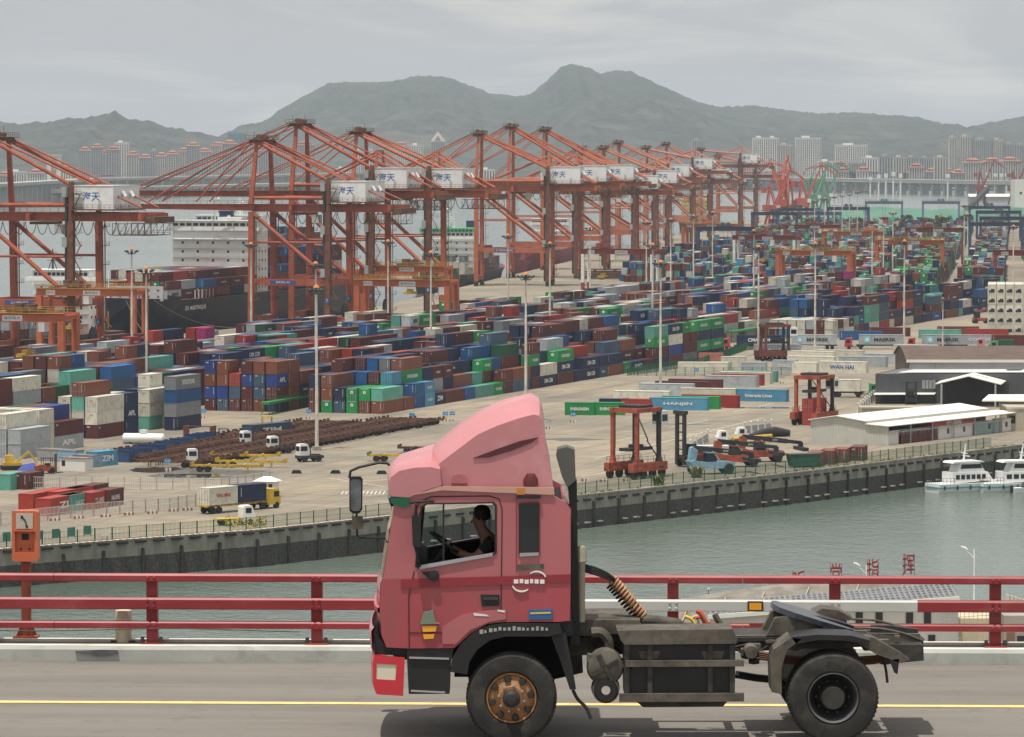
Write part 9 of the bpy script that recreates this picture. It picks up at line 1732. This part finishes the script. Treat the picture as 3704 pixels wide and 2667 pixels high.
w0, w1 = e0+Vector((0,0.6,0)), e1+Vector((0,0.6,0)); b = MB(); b.add([(w0.x,w0.y,-0.2),(w1.x,w1.y,-0.2),(w1.x,w1.y,w1.z-0.2),(w0.x,w0.y,w0.z-0.2),(w0.x,w0.y+12,-0.2),(w1.x,w1.y+12,-0.2),(w1.x,w1.y+12,w1.z-1),(w0.x,w0.y+12,w0.z-1)], [(0,1,2,3),(1,5,6,2),(5,4,7,6),(4,0,3,7)]); b.build('wall', wall_white, hall)
for px, py in ((3108,2236),(3180,2236),(3290,2236),(3355,2232),(3050,2240),(2990,2244),(3370,2318)):
 p = N_(px, py+0, -5.45); MB().box((p.x-0.3, p.y-0.05, p.z-0.9), (p.x+0.3, p.y+0.1, p.z+0.5)).build('window', glass_d, hall); 
for ch_, px, yb, lab in (('听', 2888, 2138, 'leftmost red standing character above the hall roof'), ('党', 3024, 2112, 'second red standing character above the hall roof'), ('指', 3157, 2096, 'third red standing character above the hall roof'), ('挥', 3287, 2078, 'rightmost and highest red standing character on the hall roof')):
 p = N_(px, yb, 4); o = thing('roof_character', lab, 'sign', p, 0, 'red roof characters'); ht = 76/SB
 ty = mat('sign_red', (0.26,0.018,0.024), rough=0.5, var=0.1)
 l_ = lettering(ch_, ty, o, (0, 0, ht/2), (1,0,0), ht, 44/SB, name='character', bold=0.008)
 sol = l_.modifiers.new('thick', 'SOLIDIFY'); sol.thickness = 0.12
 b = MB()
 for x in (-0.48, 0.5): b.bar((x, 0.1, -1.2), (x, 0.1, ht), 0.03)
 b.bar((0.5, 0.1, ht*0.6), (-1.0, 2.0, -1.0), 0.03); b.build('frame', dark_m, o)
def lamp(label, px, ytop, Y, side=-1):
 p = PY(px, ytop, Y); o = thing('street_lamp', label, 'street lamp', (p.x, Y, -0.2), 0, 'white street lamps'); h = p.z + 0.2
 MB().tube([(0,0,0),(0,0,h)], [0.10,0.06], 8).build('pole', mat('lamp_white', (0.75,0.76,0.77), rough=0.4), o, smooth=True); MB().tube([(0,0,h-0.8),(side*0.5,0,h-0.3),(side*1.1,0,h+0.02)], 0.035, 6).build('arm', mat('lamp_white', (0,0,0)), o); MB().tube([(side*0.55,0,h-0.1),(side*0.8,0,h+0.06),(side*1.15,0,h+0.22)], [0.05,0.13,0.06], 8).build('lamp_head', mat('lamp_white', (0,0,0)), o, smooth=True)
lamp('tall white street lamp right of the red roof characters', 3524, 1986, 357); lamp('white street lamp between the second and third red characters', 3134, 2045, 366); lamp('white street lamp behind the coiled hose', 2296, 2166, 357)
mm = thing('roof_post', 'thin dark post with pale cap left of the hall roof', 'post', N_(2563, 2185, 6)); MB().bar((0,0,-4),(0,0,1.25),0.07).build('shaft', dark_m, mm); MB().box((-0.1,-0.1,1.25),(0.1,0.1,1.4)).build('cap', wall_white, mm)
an = thing('annex', 'beige low annex with a stair fence, right of the hall', 'building'); a0, a1 = N_(3420, 2250, -4), N_(3600, 2246, -4); MB().box((a0.x, a0.y, -0.2), (a1.x+1.6, a0.y+8, a0.z+0.3)).build('wall', mat('annex_cream', (0.58,0.50,0.34), var=0.1), an); b = MB(); railing(b, [N_(3410,2262,-6), N_(3600,2250,-6)], 1.2, 0.35, 0.04); b.build('fence_rail', steel, an)
b = MB(); p0, p1 = N_(3412,2330,-7), N_(3575,2308,-7); 
for i in range(9): q = p0.lerp(p1, i/8); b.bar(q-Z*1.0, q+Z*0.3, 0.05)
for dz in (0.3, -0.2, -0.7): b.bar(p0+Z*dz, p1+Z*dz, 0.05)
b.build('ramp_grille', steel, an)
bk_ = thing('brick_house', 'small brick-fronted house at the lower right edge', 'house'); c0 = N_(3632, 2296, -8); MB().box((c0.x, c0.y, -0.2), (c0.x+9, c0.y+7, c0.z+1.6)).build('wall', mat('house_grey', (0.34,0.31,0.28), var=0.15), bk_); MB().box((c0.x+0.2, c0.y-0.08, c0.z-4), (c0.x+0.9, c0.y+0.02, c0.z+0.2)).build('brick_pier', mat('brick_brown', (0.20,0.11,0.08), var=0.3, vscale=3), bk_)
for i in range(2): MB().box((c0.x+1.1+i*1.3, c0.y-0.06, c0.z-1.4), (c0.x+2.2+i*1.3, c0.y+0.04, c0.z-0.1)).build('window', glass_d, bk_)
rb_ = MB(); q0 = N_(3640, 2240, 3)
for i in range(9): rb_.plate([(q0.x+i*0.35, q0.z-3), (q0.x+i*0.35+0.25, q0.z-3), (q0.x+i*0.35+0.25, q0.z+2.1-i*0.12), (q0.x+i*0.35, q0.z+2.2-i*0.12)], q0.y, q0.y+0.6)
rb_.build('ribbed_screen', mat('screen_cream', (0.58,0.55,0.47), var=0.1), label='pale ribbed screen wall at the right edge behind the railing post', cat='screen')
# ================================================================ containers: the 300 that show largest become objects, the rest one mass
def corners(c):
 M = Matrix.Translation(c['loc']) @ Matrix.Rotation(c['rz'], 4, 'Z'); hw = CW/2; L_, H_ = c['L'], c['H']
 return M, [M @ Vector(v) for v in [(-hw,0,0),(hw,0,0),(hw,L_,0),(-hw,L_,0),(-hw,0,H_),(hw,0,H_),(hw,L_,H_),(-hw,L_,H_)]]
bv, bf = [], []
for c in CAND:
 M, vs = corners(c); o = len(bv); bv += vs; c['M'] = M
 bf += [(o,o+1,o+5,o+4),(o+1,o+2,o+6,o+5),(o+2,o+3,o+7,o+6),(o+3,o,o+4,o+7),(o+4,o+5,o+6,o+7)]
tree = BVHTree.FromPolygons(bv, bf); eye = Vector((0, 0, HC))
FACES = [(0,1,5,4),(1,2,6,5),(2,3,7,6),(3,0,4,7),(4,5,6,7)]
for i, c in enumerate(CAND):
 area = 0.0
 for fi, f in enumerate(FACES):
  q = [bv[i*8+k] for k in f]; n = (q[1]-q[0]).cross(q[3]-q[0]); cen = (q[0]+q[2])/2
  if n.dot(eye - cen) <= 0: continue
  pp = [project(p) for p in q]; ar = abs(sum(pp[k][0]*pp[(k+1) % 4][1] - pp[(k+1) % 4][0]*pp[k][1] for k in range(4)))/2
  if not all(-20 < p[0] < 3724 and p[1] < 2300 for p in pp):
   if not any(-20 < p[0] < 3724 and p[1] < 2300 for p in pp): continue
  vis = 0
  for s_, t_ in ((.5,.5),(.15,.15),(.85,.15),(.15,.85),(.85,.85),(.5,.9),(.5,.1)):
   p = q[0].lerp(q[1], s_).lerp(q[3].lerp(q[2], s_), t_); d = p - eye; l = d.length
   hit = tree.ray_cast(eye, d/l, l - 0.15)
   if hit[0] is None: vis += 1
  pc = project(cen)
  if 1400 < pc[0] < 2000 and pc[1] > 1470: vis = 0
  area += ar*vis/7
 c['area'] = area
ranked = sorted(range(len(CAND)), key=lambda i: -CAND[i]['area']*(2.2 if CAND[i]['txt'] == 'REEFER' else 1.6 if CAND[i]['force'] else 1.0))
NIND = 300
chosen = set(i for i in ranked[:NIND] if CAND[i]['area'] > 0)
BORD = ['front'] + ORD[1:] + ['far-%s' % o for o in ORD]
mass = {}; RAW = {}
for i, c in enumerate(CAND):
 if i in chosen:
  wv = c['where']; ln = 'long' if c['L'] > 7 else 'short'
  if isinstance(wv, tuple): lab = '%s %s container, %s tier, %s row, %s column, %s' % (WORD[c['col']], ln, ('bottom', 'second', 'third', 'fourth', 'fifth', 'sixth')[wv[3]], BORD[wv[1]], ORD[wv[2]], wv[0]); grp = wv[0]
  else: lab = wv; grp = 'loose containers in the open yard'
  make_container(c['col'], c['L'], c['H'], c['door'], c['loc'], c['rz'], lab, c['txt'], grp)
 else:
  mbm = mass.setdefault('all', MB()); keys = list(PAL); mi = keys.index(c['col']); hw = CW/2; L_, H_ = c['L'], c['H']; M = c['M']
  vs = [M @ Vector(v) for v in [(-hw,0,0.03),(hw,0,0.03),(hw,L_,0.03),(-hw,L_,0.03),(-hw,0,H_),(hw,0,H_),(hw,L_,H_),(-hw,L_,H_)]]
  if c['area'] > 330:
   k = (L_, H_)
   if k not in RAW: me_ = cont_mesh(L_, H_, False); RAW[k] = ([v.co.copy() for v in me_.vertices], [tuple(p.vertices) for p in me_.polygons])
   mbm.add([M @ v for v in RAW[k][0]], RAW[k][1], mi)
  else: mbm.add(vs, [(0,1,5,4),(1,2,6,5),(2,3,7,6),(3,0,4,7),(4,5,6,7)], mi)
  if c['txt'] == 'REEFER' and c['area'] > 0: mbm.add([M @ Vector(v) for v in ((-.8,-.03,.4),(.8,-.03,.4),(.8,-.03,1.3),(-.8,-.03,1.3))], [(0,1,2,3)], len(PAL)+2)
  if c['area'] > 60:      # markings on the boxes that still show
   def fr(x, z, y=-0.02): return M @ Vector((x, y, z))
   h = hash01(c['loc'].x, c['loc'].y, c['loc'].z)
   if c['col'] == 'green': mbm.add([fr(-.3,1.5),fr(.3,1.5),fr(.3,2.1),fr(-.3,2.1)], [(0,1,2,3)], len(keys))
   elif h < 0.5: mbm.add([fr(.7,.7),fr(.78,.7),fr(.78,2.2),fr(.7,2.2)], [(0,1,2,3)], len(keys))
   if c['txt'] and h < 0.9 and c['txt'] != 'REEFER':
    x = hw+0.02; y0, y1 = L_*0.3, L_*0.7; mbm.add([M @ Vector(v) for v in ((x,y0,1.1),(x,y1,1.1),(x,y1,1.55),(x,y0,1.55))], [(0,1,2,3)], len(keys)+1)
if mass: mass['all'].build('stacked_containers', [CM[k] for k in PAL] + [mk_white, mat('print_faint', (0.35,0.36,0.38)), mk_black], kind='stuff', label='mass of farther stacked containers of many colours', cat='containers')
print('CANDIDATES', len(CAND), 'chosen', len(chosen), 'min area', min(CAND[i]['area'] for i in chosen))
